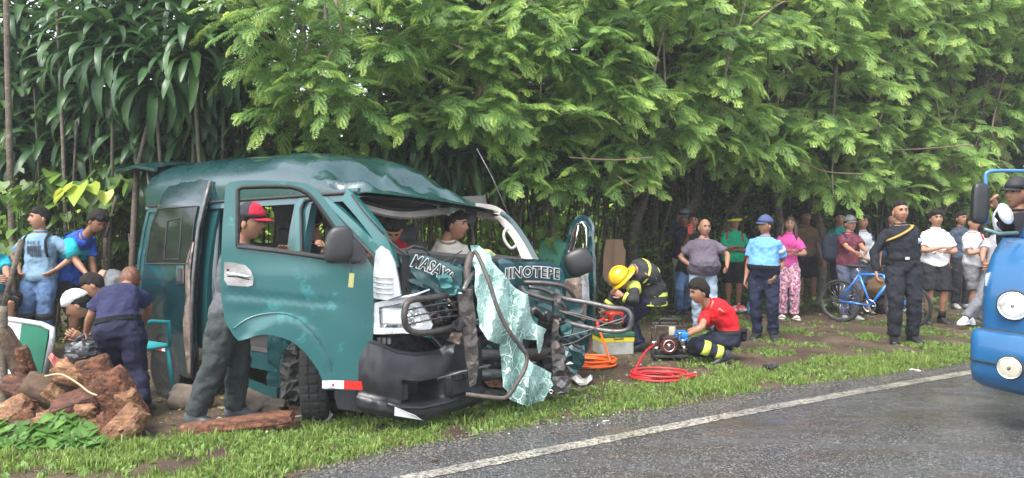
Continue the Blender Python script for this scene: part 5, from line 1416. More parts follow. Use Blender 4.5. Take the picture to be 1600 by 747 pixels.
person('crouching person at the left edge in turquoise sleeve and dark shorts', px=2, fy=560, H=1.62, face=60, pose='front', skin='b', shirt=(.02, .30, .42), pants=(.02, .02, .022), short=True, hair='short', group='men beside the van rear',
   J={'pel': ('p', -14, 470, 8.2), 'neck': ('p', -14, 392, 8.1), 'head': ('p', -22, 366, 8.1), 'LK': ('p', 22, 468, 7.9), 'RK': ('p', 16, 476, 7.7), 'LF': ('p', -2, 545, 8.0), 'RF': ('p', 4, 548, 7.8), 'LH': ('p', 14, 440, 7.8), 'RH': ('p', 12, 445, 7.6), 'LE': (0, -.5, -1), 'RE': (0, -.5, -1)})
person('person in grey jumper bent low between the white cap and the van', px=178, fy=600, H=1.62, face=-60, pose='front', skin='b', shirt=(.13, .135, .14), sleeve='long', pants=(.05, .05, .06), hair='short', group='people tending to the injured', look=-70, pitch=-40,
   J={'pel': ('p', 196, 500, 7.3), 'neck': ('p', 160, 432, 7.2), 'head': ('p', 146, 446, 7.1), 'LH': ('p', 150, 505, 7.1), 'RH': ('p', 146, 508, 7.3), 'bend': (0, -.8, .8)})
wc = fabric('white head cloth', (.7, .7, .68), (.55, .55, .54))
person('crouching person with white head cloth looking down to the left', px=150, fy=628, H=1.6, face=-70, look=-72, pitch=-36, pose='front', skin='b', shirt=(.035, .04, .05), sleeve='long', pants=(.03, .03, .035), hair='short', group='people tending to the injured',
   J={'pel': ('p', 172, 560, 6.5), 'neck': ('p', 143, 488, 6.4), 'head': ('p', 122, 476, 6.35), 'LH': ('p', 128, 528, 6.2), 'RH': ('p', 124, 530, 6.45), 'LK': ('p', 140, 560, 6.2), 'RK': ('p', 138, 558, 6.5), 'LF': ('p', 160, 612, 6.3), 'RF': ('p', 158, 610, 6.5), 'bend': (0, -.8, .8), 'LE': (0, -.2, -1), 'RE': (0, -.2, -1)},
   extras=[lambda c: c['shell']('head_cloth', wc, .026, lambda v: v.z - .28 - .1 * v.y, .006, frq=6, drop=-.01, sq=.06)])
redhair = mat('reddish brown hair', (.16, .06, .025), (.07, .028, .014), sc=30, rough=.5, bump=.6, bsc=60)
nv = fabric('navy uniform cloth', (.026, .028, .075), (.018, .02, .052))
person('uniformed woman in navy bending forward with her back to us', px=205, fy=655, H=1.60, face=197, look=200, pitch=-25, pose='down', skin='b', shirt=nv, sleeve='short', tuck=True, pants=fabric('navy trousers', (.018, .019, .045), (.012, .013, .03)), hair='bun', haircol=redhair, wide=1.06, female=True, belt=(.01, .01, .012), group='people tending to the injured', noface=True, legw=1.12, shoes=(.012, .012, .013),
   J={'pel': ('p', 186, 517, 5.82), 'neck': ('p', 191, 454, 6.12), 'head': ('p', 203, 440, 6.3), 'LF': ('p', 200, 622, 5.98), 'RF': ('p', 222, 632, 5.72), 'LK': ('p', 194, 574, 6.0), 'RK': ('p', 214, 580, 5.84), 'LH': ('p', 135, 520, 6.05), 'LE': ('p', 143, 492, 5.95), 'RH': ('p', 222, 512, 6.25), 'RE': ('p', 232, 480, 6.15), 'bend': (0, -1, .4)})

# ---- man in the doorway of the van
trs = fabric('dark grey trousers', (.045, .055, .052), (.03, .037, .035))
def redcap(c):
    o = c['shell']('cap', fab((.03, .03, .036)), .022, lambda v: v.z - .26 - .06 * v.y, 0, frq=3, drop=-.01, sq=.05)
    c['shell']('cap_front', fab((.42, .015, .04)), .025, lambda v: min(v.z - .34, v.y - .05), 0, frq=3, drop=-.02, sq=.05, par=o)
    mb = MB(); k = c['k2']; rg = []
    for t in range(7):
        a = -1.15 + 2.3 * t / 6; x = math.sin(a) * .078; y0 = math.cos(a) * .08 + .01; y1 = y0 + .085 * math.cos(a * 1.1); zz = .045 - .01 * (math.sin(a) ** 2)
        rg.append([c['hc'] + c['HM'] @ (Vector(q) * k) for q in ((x, y0, zz), (x, y1, zz - .008), (x, y1, zz - .014), (x, y0, zz - .006))])
    mb.rings(rg); mb.build('cap_brim', fab((.42, .015, .04)), o)
person('man in black and red cap leaning into the van behind the open front door', px=345, fy=668, H=1.70, face=100, look=88, pitch=-8, pose='down', skin='b', shirt=fabric('grey checked shirt', (.10, .105, .11), (.07, .075, .08), sc=30), sleeve='long', pants=trs, hair='short', group='people at the open van', legw=1.18, shoes=(.10, .11, .12),
   J={'pel': ('p', 358, 492, 5.55), 'neck': ('p', 378, 378, 5.55), 'head': ('p', 390, 347, 5.52), 'LF': ('p', 366, 638, 5.75), 'RF': ('p', 304, 648, 5.45), 'LK': ('p', 372, 565, 5.65), 'RK': ('p', 334, 572, 5.42), 'LH': ('p', 432, 405, 5.75), 'RH': ('p', 418, 425, 5.5), 'LE': (0, -.2, -1), 'RE': (0, -.2, -1)},
   extras=[redcap])
person('figure in dark jacket inside the van beside the wing mirror', px=500, Y=6.3, base=.2, H=1.62, face=30, pose='front', skin='b', shirt=(.02, .02, .024), sleeve='long', pants=(.03, .03, .035), hair='short', group='people at the open van', pitch=-40,
   J={'pel': ('p', 478, 470, 6.5), 'neck': ('p', 492, 372, 6.3), 'head': ('p', 486, 348, 6.35), 'LH': ('p', 508, 390, 5.75), 'LE': ('p', 520, 420, 6.0), 'RH': ('p', 480, 425, 6.1), 'LF': ('p', 480, 560, 6.6), 'RF': ('p', 470, 560, 6.5)})
person('man in red shirt bowing his head inside the van cab', px=610, Y=6.4, base=.3, H=1.68, face=10, look=15, pitch=-48, pose='front', skin='b', shirt=(.42, .012, .02), pants=(.03, .03, .04), hair='short', group='people at the open van',
   J={'pel': ('p', 590, 470, 6.7), 'neck': ('p', 604, 364, 6.35), 'head': ('p', 613, 358, 6.2), 'LH': ('p', 640, 420, 6.2), 'RH': ('p', 585, 425, 6.1), 'LF': ('p', 590, 560, 6.8), 'RF': ('p', 580, 560, 6.8), 'RE': ('p', 577, 405, 6.3), 'bend': (0, -1, 0)})
person('man in beige shirt sitting in the cab under the hanging glass', px=705, Y=6.75, base=.3, H=1.68, face=30, look=68, pitch=-5, pose='front', skin='a', shirt=fabric('beige shirt', (.55, .50, .42), (.48, .43, .36)), pants=(.05, .05, .06), hair='short', group='people at the open van',
   J={'pel': ('p', 700, 480, 6.9), 'neck': ('p', 700, 372, 6.62), 'head': ('p', 713, 352, 6.6), 'LH': ('p', 735, 430, 6.5), 'RH': ('p', 680, 430, 6.5), 'LF': ('p', 700, 560, 6.9), 'RF': ('p', 690, 560, 6.9), 'shl': (1, 0, 0)})

# ---- rescuers on the right
bunk = fabric('black fire coat', (.035, .036, .038), (.022, .022, .024))
yhel = mat('yellow fire helmet', (.68, .44, .01), (.62, .38, .01), rough=.3, coat=.3)
def firehat(c):
    o = c['shell']('helmet', yhel, .030, lambda v: v.z - .10, 0, frq=3, drop=-.01, sq=.05)
    k = c['k2']; mb = MB(); rg = []
    for i in range(28):
        a = 2 * math.pi * i / 28; ext = .028 + (.045 if math.sin(a) < -.2 else 0) * abs(math.sin(a)); x, y = math.cos(a) * .100, math.sin(a) * .122
        x2, y2 = math.cos(a) * (.100 + ext), math.sin(a) * (.122 + ext)
        rg.append([c['hc'] + c['HM'] @ (Vector(q) * k) for q in ((x, y, .02), (x2, y2, .004 - ext * .2), (x2, y2, -.004 - ext * .2), (x, y, .005))])
    mb.rings(rg, closed=True); mb.build('helmet_brim', yhel, o)
    for s_ in (-.35, 0, .35):
        mb = MB(); mb.tube([c['hc'] + c['HM'] @ (head_fn(1)(Vector((s_ * math.cos(a), math.cos(a) * math.sqrt(1 - s_ * s_), math.sin(a)))) * k * 1.34) for a in [R(x) for x in range(20, 165, 12)]], .008 * k, 5); mb.build('helmet_ridge', yhel, o)
def coat_skirt(c):
    mb = MB(); p = c['pel']; sk = []
    for t, w_, d_ in ((.22, .19, .15), (.0, .195, .16), (-.08, .205, .17), (-.17, .212, .172)):
        q = c['sp'](max(0, t)) + Vector((0, 0, min(0, t))) * c['k'] * .9 + c['f'] * (-.04 - t * 0) * c['k']; sk.append(ell(q, c['l'], c['f'], w_ * c['k'], d_ * c['k'], 22, .9))
    mb.rings(sk); o = queue(mb, 'coat_skirt', bunk, c['root'], .014, 3, fold=.03)
    for z in (-.145, -.02):
        i = 3 if z < -.2 else 1; w_, d_ = ((.224, .184), (.210, .176))[0 if i == 3 else 1]; q = c['pel'] + Vector((0, 0, z)) * c['k'] * .9 + c['f'] * -.04 * c['k']
        mb = MB(); mb.rings([ell(q - c['up'] * .022, c['l'], c['f'], w_ * c['k'], d_ * c['k'], 24, .9), ell(q + c['up'] * .022, c['l'], c['f'], (w_ - .002) * c['k'], (d_ - .002) * c['k'], 24, .9)], cap=False); mb.build('stripe', LIME, c['root'])
person('firefighter in yellow helmet and black striped coat bending over the generator', px=1004, fy=548, H=1.66, face=-78, look=-75, pitch=-48, pose='front', skin='b', shirt=bunk, sleeve='long', pants=NAVY, hair='short', group='rescuers with hydraulic gear', wide=1.18, shoes=(.015, .015, .017),
   J={'pel': ('p', 1014, 456, 8.75), 'neck': ('p', 988, 422, 8.6), 'head': ('p', 972, 436, 8.5), 'LF': ('p', 1000, 536, 8.95), 'RF': ('p', 998, 540, 8.5), 'RH': ('p', 972, 462, 8.35), 'RE': ('p', 992, 472, 8.3), 'LH': ('p', 948, 480, 8.75), 'LE': ('p', 962, 458, 8.75), 'bend': (0, -1, .9), 'RT': (0, 1, 0), 'LT': (0, 1, 0)},
   extras=[firehat, coat_skirt, ringband(LIME, .50, .57, .042), ringband(LIME, .76, .81, .042), limbband(LIME, 'RA', .62, .82, .056), limbband(LIME, 'LA', .62, .82, .056), limbband(LIME, 'RU', .55, .7, .08)])
bg = mat('blue nitrile glove', (.03, .22, .60), rough=.4)
redshirt = fabric('bright red shirt', (.62, .012, .02), (.52, .008, .014))
def pouch(c):
    o = thing('waist_pouch', 'black pouch on the belt of the kneeling man in red', 'pouch', P(1160, 530, 8.0)); mb = MB(); mb.box(P(1160, 524, 8.0), (.09, .10, .13), bev=.025); mb.build('pouch_body', fab(BLK), o); mb = MB(); mb.box(P(1160, 517, 7.95), (.095, .06, .05), bev=.015); mb.build('flap', fab(BLK), o)
person('kneeling rescuer in red shirt and blue gloves working on the pump', px=1122, fy=565, H=1.66, face=-75, look=-72, pitch=-14, pose='front', skin='b', shirt=redshirt, pants=(.018, .022, .04), hair='spiky', group='rescuers with hydraulic gear', glove=bg, belt=(.03, .03, .032), shoes=(.03, .03, .032), tuck=True,
   J={'pel': ('p', 1136, 531, 8.05), 'neck': ('p', 1104, 473, 8.0), 'head': ('p', 1092, 456, 7.97), 'LH': ('p', 1070, 520, 8.1), 'LE': ('p', 1092, 513, 8.2), 'RH': ('p', 1075, 523, 7.78), 'RE': ('p', 1096, 512, 7.75), 'LK': ('p', 1078, 545, 8.2), 'RK': ('p', 1084, 538, 7.85), 'LF': ('p', 1118, 553, 8.2), 'RF': ('p', 1132, 553, 7.85), 'LT': (0, -.35, -.9), 'RT': (-.1, .9, -.25), 'Lhd': (0, 1, -.1), 'Rhd': (0, 1, -.1), 'bend': (0, -1, .3)},
   extras=[pouch, limbband(LIME, 'RS', .28, .48, .078), limbband(LIME, 'RS', .72, .9, .07), limbband(YEL, 'RU', .0, .06, .074)])
# ---- onlookers
person('bald heavy man in grey purple T-shirt and pale jeans with hand on hip', px=1100, fy=520, H=1.52, face=5, look=8, pose='hips', skin='b', shirt=fabric('grey purple cotton', (.12, .10, .125), (.10, .085, .11)), pants=PALEJEAN, hair='none', belly=.11, wide=1.22,
   J={'LH': ('p', 1136, 418, 9.6), 'LE': ('p', 1137, 398, 9.95), 'neck': (.0, 0, 1.46)})
hel = mat('grey motorcycle helmet', (.22, .22, .23), (.08, .08, .08), sc=12, rough=.25, coat=.5)
person('man in grey motorcycle helmet and navy sleeve filming from behind', px=1068, fy=487, H=1.66, face=8, pose='front', skin='a', shirt=(.018, .022, .045), sleeve='long', pants=(.3, .27, .22), hair='none', J={'RH': ('p', 1058, 344, 12.2), 'RE': ('p', 1050, 366, 12.2), 'LH': (.2, .1, .85)}, extras=[helmet(hel, visor=True)])
c = person('man in black T-shirt holding up a red phone beside the bald man', px=1083, fy=492, H=1.62, face=-8, pose='front', skin='a', shirt=(.02, .02, .022), pants=JEAN, hair='short', J={'pel': ('p', 1072, 428, 12.1), 'RH': ('p', 1076, 366, 11.4), 'RE': ('p', 1068, 392, 11.7), 'LH': (.1, .2, .9), 'LF': ('p', 1070, 482, 12.0), 'RF': ('p', 1060, 484, 12.0)})

def add_phone(c, m, hand, off, label):
    e = [x for x in c['arms'] if x[0] == hand][0]; hd = (e[3] - e[2]).normalized(); ce = e[3] + hd * .08 * c['k'] + Vector(off)
    o = thing('phone', label, 'phone', ce); mb = MB(); mb.box(ce, (.078, .010, .155), bev=.004); mb.build('phone_case', m, o, smooth=False)
    mb = MB(); mb.disc(ce + Vector((-.02, -.008, .055)), (0, 1, 0), .010, .006, 10); mb.build('phone_lens', MT['darkglass'], o)
add_phone(c, mat('red phone case', (.5, .03, .03), rough=.4), 'R', (0, -.035, .03), 'red phone held up beside the bald man')
green = fabric('green football shirt', (.01, .32, .16), (.008, .27, .13))
rdm = fab((.4, .02, .03))
person('man in green T-shirt with arms crossed and yellow black helmet', px=1146, fy=486, H=1.60, face=-5, pose='cross', skin='a', shirt=green, pants=BLK, short=True, hair='none', barefoot=True, wide=1.06, belly=.04,
   extras=[helmet(mat('black helmet', (.02, .02, .02), rough=.3, coat=.5), mat('yellow helmet stripe', (.6, .6, .02), rough=.4)), strap(rdm, (.97, .11, 1), (.62, .15, 1)), strap(rdm, (.97, -.11, 1), (.62, -.15, 1)), sandals(fab((.25, .1, .08)))])
lb = fabric('light blue uniform shirt', (.13, .30, .62), (.11, .26, .55))
ncap = mat('navy cap', (.05, .07, .17), rough=.8)
person('officer in light blue shirt and navy cap looking left', px=1195, fy=531, H=1.57, face=-28, look=-70, pose='down', skin='a', shirt=lb, tuck=True, pants=(.016, .02, .045), belt=BLK, hair='short', belly=.07, wide=1.14, legw=1.1,
   J={'LH': ('p', 1211, 432, 9.3), 'LE': ('p', 1224, 408, 9.45), 'RH': (-.24, .12, .82)}, extras=[cap(ncap), limbband(mat('pale shoulder patch', (.45, .6, .75)), 'LU', .28, .5, .071, 'shoulder_patch')])
pinkp = mat('patterned pink trousers', (.62, .42, .46), (.28, .06, .14), sc=34, rough=.85, contrast=3.5)
person('woman in pink top and patterned trousers with folded arms', px=1232, fy=498, H=1.57, face=-12, look=-18, pose='cross', skin='b', shirt=fabric('bright pink cotton', (.68, .09, .33), (.6, .07, .28)), pants=pinkp, hair='long', haircol=mat('dark brown hair', (.05, .025, .015), rough=.5), female=True, barefoot=True, wide=.9, legw=1.1, extras=[sandals(WHT)])
person('man in brown sleeveless shirt and black shorts behind the woman in pink', px=1258, fy=478, H=1.70, face=0, pose='down', skin='c', shirt=fabric('brown shirt', (.13, .075, .05), (.1, .06, .04)), pants=BLK, short=True, hair='short', barefoot=True)
person('person in teal shirt half hidden behind the man with the bicycle', px=1314, fy=484, H=1.66, face=-20, pose='down', skin='b', shirt=(.02, .28, .26), pants=(.02, .02, .03), hair='short')
gcap = mat('grey cap', (.16, .165, .17), rough=.85)
c = person('man in maroon shirt and grey cap holding the blue bicycle', px=1326, fy=500, H=1.58, face=12, look=8, pose='front', skin='b', shirt=fabric('maroon shirt', (.13, .03, .05), (.10, .025, .04)), pants=(.09, .10, .15), hair='short', shoes=(.4, .38, .36), wide=1.05,
   J={'LH': ('p', 1360, 404, 10.6), 'RH': ('p', 1350, 408, 10.55), 'LE': (.4, -.2, -1), 'RE': (-.5, -.1, -1)}, extras=[cap(gcap), strap(fab(NAVY), (.97, .11, 1), (.6, .15, 1)), strap(fab(NAVY), (.97, -.11, 1), (.6, -.15, 1))])
def bag(ce, size, m, label, name='backpack', rz=0, cat='backpack'):
    o_ = thing(name, label, cat, ce - Vector((0, 0, size[2] / 2))); rot = Matrix.Rotation(rz, 3, 'Z')
    mb = MB(); mb.ball(ce, 1, 20, 14, fn=lambda v, q: Vector(tuple((abs(a_) ** .55) * (1 if a_ > 0 else -1) * s_ / 2 for a_, s_ in zip(v, size))), rot=rot); mb.build('bag_body', m, o_)
    mb = MB(); mb.ball(ce + rot @ Vector((0, -size[1] * .45, -size[2] * .15)), 1, 14, 10, fn=lambda v, q: Vector(tuple((abs(a_) ** .6) * (1 if a_ > 0 else -1) * s_ / 2 for a_, s_ in zip(v, (size[0] * .7, size[1] * .3, size[2] * .45)))), rot=rot); mb.build('bag_pocket', m, o_)
    mb = MB(); mb.tube([ce + rot @ Vector((x, size[1] * .3, size[2] * .5 + z)) for x, z in ((-.05, -.01), (-.03, .035), (.03, .035), (.05, -.01))], .008, 5); mb.build('bag_handle', m, o_)
bag(P(1302, 388, 11.5), (.32, .2, .44), fab((.03, .035, .055)), 'dark blue backpack on the man in the maroon shirt', rz=-.4)
bag(P(1274, 390, 13.5), (.22, .16, .30), fab((.03, .09, .16)), 'blue bag at the side of the man in brown', 'shoulder_bag', cat='bag')
bag(P(1166, 408, 12.45), (.14, .2, .42), rdm, 'red backpack behind the man in the green T-shirt')
bag(P(86, 400, 8.72), (.34, .2, .46), fab((.02, .03, .05)), 'dark backpack on the man with hands on hips')
person('woman with long black hair in white sports top beside the bicycle', px=1347, fy=490, H=1.60, face=10, pose='front', skin='b', shirt=(.55, .56, .58), pants=(.05, .07, .1), short=True, hair='long', female=True, wide=.9, barefoot=True, extras=[sandals(fab(BLK)), limbband(fab((.04, .05, .09)), 'LU', .0, .3, .073, 'sleeve_band')])
person('woman in dark blue looking over the shoulder of the officer in black', px=1391, fy=487, H=1.66, face=15, look=10, pose='down', skin='b', shirt=(.02, .04, .09), pants=(.03, .03, .04), hair='long', female=True)
bku = fabric('black uniform cloth', (.017, .019, .025), (.011, .012, .016))
c = person('officer in black uniform with yellow strap standing on the verge', px=1408, fy=535, H=1.75, face=-8, look=-6, pose='down', skin='b', shirt=bku, sleeve='long', tuck=True, pants=bku, belt=(.01, .01, .01), hair='fade', wide=1.08, legw=1.12, stance=.13, shoes=(.008, .008, .009),
   J={'RH': ('p', 1369, 426, 9.25), 'LH': ('p', 1424, 434, 9.2), 'RE': (-.6, -.5, 0), 'LE': (.9, -.4, 0)},
   extras=[strap(mat('khaki yellow strap', (.38, .25, .05), rough=.8), (.93, .13, 1), (.62, -.19, 1), r=.020, off=.048), limbband(mat('pale arm patch', (.5, .56, .66), (.12, .2, .45), sc=30, contrast=3), 'LU', .30, .52, .0725, 'shoulder_patch'), patchp(MT['silver'], .2, 0.0, .05, .035, .045, 'belt_buckle'), limbband(bku, 'LS', .8, .98, .06, 'boot_shaft'), limbband(bku, 'RS', .8, .98, .06, 'boot_shaft')])
person('young man in white T-shirt and black shorts with crossed arms', px=1461, fy=506, H=1.66, face=-5, look=-8, pose='cross', skin='b', shirt=fabric('white cotton', (.72, .72, .74), (.64, .64, .66)), pants=(.02, .02, .024), short=True, hair='spiky', wide=1.04, shoes=(.02, .02, .02), legw=1.1,
   extras=[limbband(fab(BLK), 'LS', .72, 1.0, .045, 'sock'), limbband(fab(BLK), 'RS', .72, 1.0, .045, 'sock')])
person('man in slate blue T-shirt and black trousers behind the white shirts', px=1500, fy=482, H=1.66, face=8, pose='down', skin='a', shirt=(.05, .065, .10), pants=(.02, .02, .024), hair='short', shoes=(.3, .3, .3))
person('man in white buttoned shirt with red collar strip and grey shorts', px=1520, fy=502, H=1.60, face=20, look=15, pose='cross', skin='b', shirt=fabric('white shirt', (.70, .68, .70), (.6, .58, .6)), pants=(.16, .16, .175), short=True, hair='short', wide=.98, shoes=(.1, .1, .1), extras=[strap(fab((.4, .02, .05)), (.96, .03, 0), (.70, .05, 0), r=.014)])
person('person in grey trousers and white trainers leaning back by the blue truck', px=1545, fy=508, H=1.66, face=-40, pose='front', skin='b', shirt=(.3, .3, .32), pants=(.14, .145, .16), hair='short', shoes=(.75, .75, .76),
   J={'pel': ('p', 1560, 425, 10.8), 'neck': ('p', 1562, 365, 10.9), 'LF': ('p', 1516, 496, 10.6), 'RF': ('p', 1508, 497, 10.3), 'LK': ('p', 1542, 462, 10.6), 'RK': ('p', 1534, 462, 10.4)})
bcap = mat('dark peaked cap', (.015, .015, .018), rough=.7)
c = person('uniformed person in black cap riding on the side step of the blue truck', px=1594, Y=6.35, base=.18, H=1.70, face=-60, look=-75, pose='front', skin='b', shirt=bku, sleeve='long', stance=.06, pants=(.12, .125, .14), hair='pony', wide=1.0, group='people riding on the blue truck',
   J={'RH': ('p', 1556, 322, 6.1), 'RE': ('p', 1574, 352, 6.2), 'LH': ('p', 1556, 406, 6.2), 'LE': ('p', 1578, 376, 6.3)}, extras=[cap(bcap), limbband(MT['white'], 'RU', .35, .5, .071, 'shoulder_patch')])
person('man with shaved head riding on the truck behind the black cap', px=1618, Y=6.75, base=.33, H=1.70, face=-40, look=-60, pose='front', skin='a', shirt=(.02, .02, .024), pants=(.03, .03, .035), hair='fade', group='people riding on the blue truck')
flush()
# NIKE print on the T-shirt, laid onto the cloth
def print_on(c, s_, size, t, width, m, side=0.0, bars=False):
    me = c['shirt'].data; org = rootloc(c['shirt']); bv = BVHTree.FromPolygons([v.co + org for v in me.vertices], [tuple(p.vertices) for p in me.polygons])
    cen = c['sp'](t); mb = MB(); vs = []; fs = []
    if s_: vs, fs = text_verts(s_, size)
    if bars:
        for i in range(4):
            b = len(vs); x = -.075 + .041 * i; top = -.012; bot = -.135 + (.03 if i == 0 else 0)
            n = 6
            for q in range(n + 1): vs += [Vector((x, top + (bot - top) * q / n, 0)), Vector((x + .034, top + (bot - top) * q / n, 0))]
            fs += [(b + 2 * q, b + 2 * q + 1, b + 2 * q + 3, b + 2 * q + 2) for q in range(n)]
    out = []
    for v in vs:
        o_ = cen + c['l'] * (v.x + side) + c['up'] * v.y + c['f'] * .6
        h = bv.ray_cast(o_, -c['f']); out.append((h[0] if h[0] else o_ - c['f'] * .45) + c['f'] * .006)
    mb.add(out, fs); mb.build('shirt_print', m, c['root'], smooth=False)
print_on(P2, 'NIKE', .062, .70, .15, mat('dark shirt print', (.03, .045, .07), rough=.8), bars=True)
# ================================================================== VEGETATION
rng = random.Random(21)
def hedge_y(x): return 12.3 + .5 * x
def mesh_from(name, vs, fs, tint, m, smooth=True):
    me = bpy.data.meshes.new(name); me.from_pydata([tuple(v) for v in vs], [], fs)
    a = me.attributes.new('tint', 'FLOAT', 'POINT'); a.data.foreach_set('value', tint)
    me.materials.append(m)
    if smooth: me.shade_smooth()
    return me
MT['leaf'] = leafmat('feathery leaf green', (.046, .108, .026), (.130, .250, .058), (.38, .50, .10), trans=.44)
MT['leaf_hazetone'] = leafmat('feathery leaf green paled as haze', (.07, .14, .036), (.185, .32, .075), (.40, .51, .12), trans=.40)  # lighter copy of the leaf, haze painted into its colour
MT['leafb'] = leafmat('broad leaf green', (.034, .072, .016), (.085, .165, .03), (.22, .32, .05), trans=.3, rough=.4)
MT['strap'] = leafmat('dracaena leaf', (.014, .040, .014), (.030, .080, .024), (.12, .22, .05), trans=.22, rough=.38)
MT['dead'] = mat('dead brown leaf', (.16, .09, .05), (.08, .045, .028), sc=10, rough=.8)
MT['leaf_shadetone'] = leafmat('thicket leaf with shade in its colour', (.018, .036, .010), (.042, .078, .018), (.09, .15, .03), trans=.25, rough=.5)  # darkened leaf copy, understory shade put into the colour
MT['leaf_suntone'] = leafmat('field leaf with sunlight in its colour', (.14, .24, .04), (.30, .46, .08), (.5, .66, .14), trans=.4, rough=.5)  # brightened leaf copy, sunlight put into the colour
MT['twig'] = mat('pale brown twig', (.20, .13, .08), (.12, .08, .05), sc=20, rough=.8)

def leaflet(vs, fs, ti, base, d, n_, L_, w_, t, fold=.25):
    s_ = d.cross(n_); b = len(vs)
    mid = base + d * L_ * .45 + n_ * L_ * .04; tip = base + d * L_ - n_ * L_ * .12
    vs += [base, mid + s_ * w_ / 2 + n_ * w_ * fold, mid, mid - s_ * w_ / 2 + n_ * w_ * fold, tip]
    fs += [(b, b + 1, b + 2), (b, b + 2, b + 3), (b + 1, b + 4, b + 2), (b + 2, b + 4, b + 3)]; ti += [t] * 5
def pinnate(vs, fs, ti, base, d, n_, L_, t, rg, pairs=6, lw_=.0165, ll=.046):
    """compound leaf: drooping rachis with leaflets on both sides"""
    d = d.normalized(); n_ = (n_ - d * n_.dot(d)).normalized(); p = base.copy(); st = L_ / pairs; b = len(vs); path = [p.copy()]
    for i in range(pairs):
        d = (d + Vector((0, 0, -.085))).normalized(); p = p + d * st; n2 = (n_ - d * n_.dot(d)).normalized(); s_ = d.cross(n2); path.append(p.copy())
        q = ll * (.75 + .45 * math.sin(math.pi * (i + .6) / (pairs + .6)))
        for sg in (-1, 1):
            dd = (d * .55 + s_ * sg * .85 - n2 * rg.uniform(.0, .35)).normalized(); nn = (n2 + s_ * sg * .1).normalized(); nn = (nn - dd * nn.dot(dd)).normalized()
            leaflet(vs, fs, ti, p, dd, nn, q * rg.uniform(.85, 1.15), lw_ * q / ll, max(0, min(1, t + rg.uniform(-.06, .06))))
    n2 = (n_ - d * n_.dot(d)).normalized(); leaflet(vs, fs, ti, p, d, n2, ll, lw_, t)
    b = len(vs)
    for i, q in enumerate(path): vs += [q + Vector((.0016, 0, 0)), q - Vector((.0016, 0, 0))]; ti += [.6, .6]
    for i in range(len(path) - 1): fs.append((b + 2 * i, b + 2 * i + 1, b + 2 * i + 3, b + 2 * i + 2))
def spray(seed, n=15, L_=.56, m=None):
    rg = random.Random(seed); vs = []; fs = []; ti = []
    d = Vector((1, 0, .12)); p = Vector((0, 0, 0)); path = [p.copy()]
    for i in range(n):
        f = i / (n - 1); d = (d + Vector((0, rg.uniform(-.16, .16), -.055))).normalized(); p = p + d * L_ / n; path.append(p.copy())
        s_ = d.cross(Vector((0, 0, 1))).normalized(); up_ = s_.cross(d); sg = 1 if i % 2 else -1
        dd = (d * (.45 + .8 * f) + s_ * sg * (1.0 - .5 * f) + up_ * rg.uniform(-.1, .45)).normalized()
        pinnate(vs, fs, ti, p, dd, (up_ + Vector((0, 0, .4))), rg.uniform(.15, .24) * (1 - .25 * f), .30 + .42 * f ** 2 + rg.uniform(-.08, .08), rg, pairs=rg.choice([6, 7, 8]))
    b = len(vs)
    for i, q in enumerate(path):
        r = .006 * (1 - .8 * i / n)
        vs += [q + Vector((0, r, 0)), q + Vector((0, -r * .5, r)), q + Vector((0, -r * .5, -r))]; ti += [.35] * 3
    for i in range(len(path) - 1):
        a = b + 3 * i
        for j in range(3): fs.append((a + j, a + (j + 1) % 3, a + 3 + (j + 1) % 3, a + 3 + j))
    return mesh_from('leafy_branch', vs, fs, ti, m or MT['leaf'])
SPR = [spray(s) for s in range(7)]; SPRP = [spray(s + 20, m=MT['leaf_hazetone']) for s in range(5)]
def roundleaf_spray(seed, n=26, R_=.30, m=None, size=.075):
    rg = random.Random(seed); vs = []; fs = []; ti = []
    for i in range(n):
        a = rg.uniform(0, 6.28); r = R_ * math.sqrt(rg.random()); z = rg.uniform(-.5, .5) * R_
        p = Vector((r * math.cos(a), r * math.sin(a), z)); d = Vector((math.cos(a), math.sin(a), -.5 + rg.uniform(-.4, .5))).normalized(); n_ = Vector((rg.uniform(-.3, .3), rg.uniform(-.3, .3), 1)); n_ = (n_ - d * n_.dot(d)).normalized()
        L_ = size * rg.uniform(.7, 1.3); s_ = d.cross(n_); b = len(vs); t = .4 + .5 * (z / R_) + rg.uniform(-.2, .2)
        vs += [p, p + d * L_ * .3 + s_ * L_ * .32 + n_ * .1 * L_, p + d * L_ * .35, p + d * L_ * .3 - s_ * L_ * .32 + n_ * .1 * L_, p + d * L_ * .7 + s_ * L_ * .2 - n_ * .02 * L_, p + d * L_ * .7 - s_ * L_ * .2 - n_ * .02 * L_, p + d * L_ - n_ * .14 * L_]
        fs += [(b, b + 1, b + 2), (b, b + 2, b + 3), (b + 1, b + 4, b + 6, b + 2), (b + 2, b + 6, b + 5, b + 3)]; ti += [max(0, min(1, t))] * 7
        b = len(vs); w2 = Vector((.0025, .0025, 0)); vs += [w2, -w2, p + w2, p - w2, p]; fs += [(b, b + 1, b + 3, b + 2)]; fs[-1:] = [(b, b + 1, b + 3, b + 2)]; ti += [.3] * 5
    return mesh_from('leafy_branch', vs, fs, ti, m or MT['leafb'])
RND = [roundleaf_spray(s) for s in range(5)]

def tubes_mesh(name, paths, m, parent, n=6):
    mb = MB()
    for path, r in paths: mb.tube(path, r, n)
    return mb.build(name, m, parent)

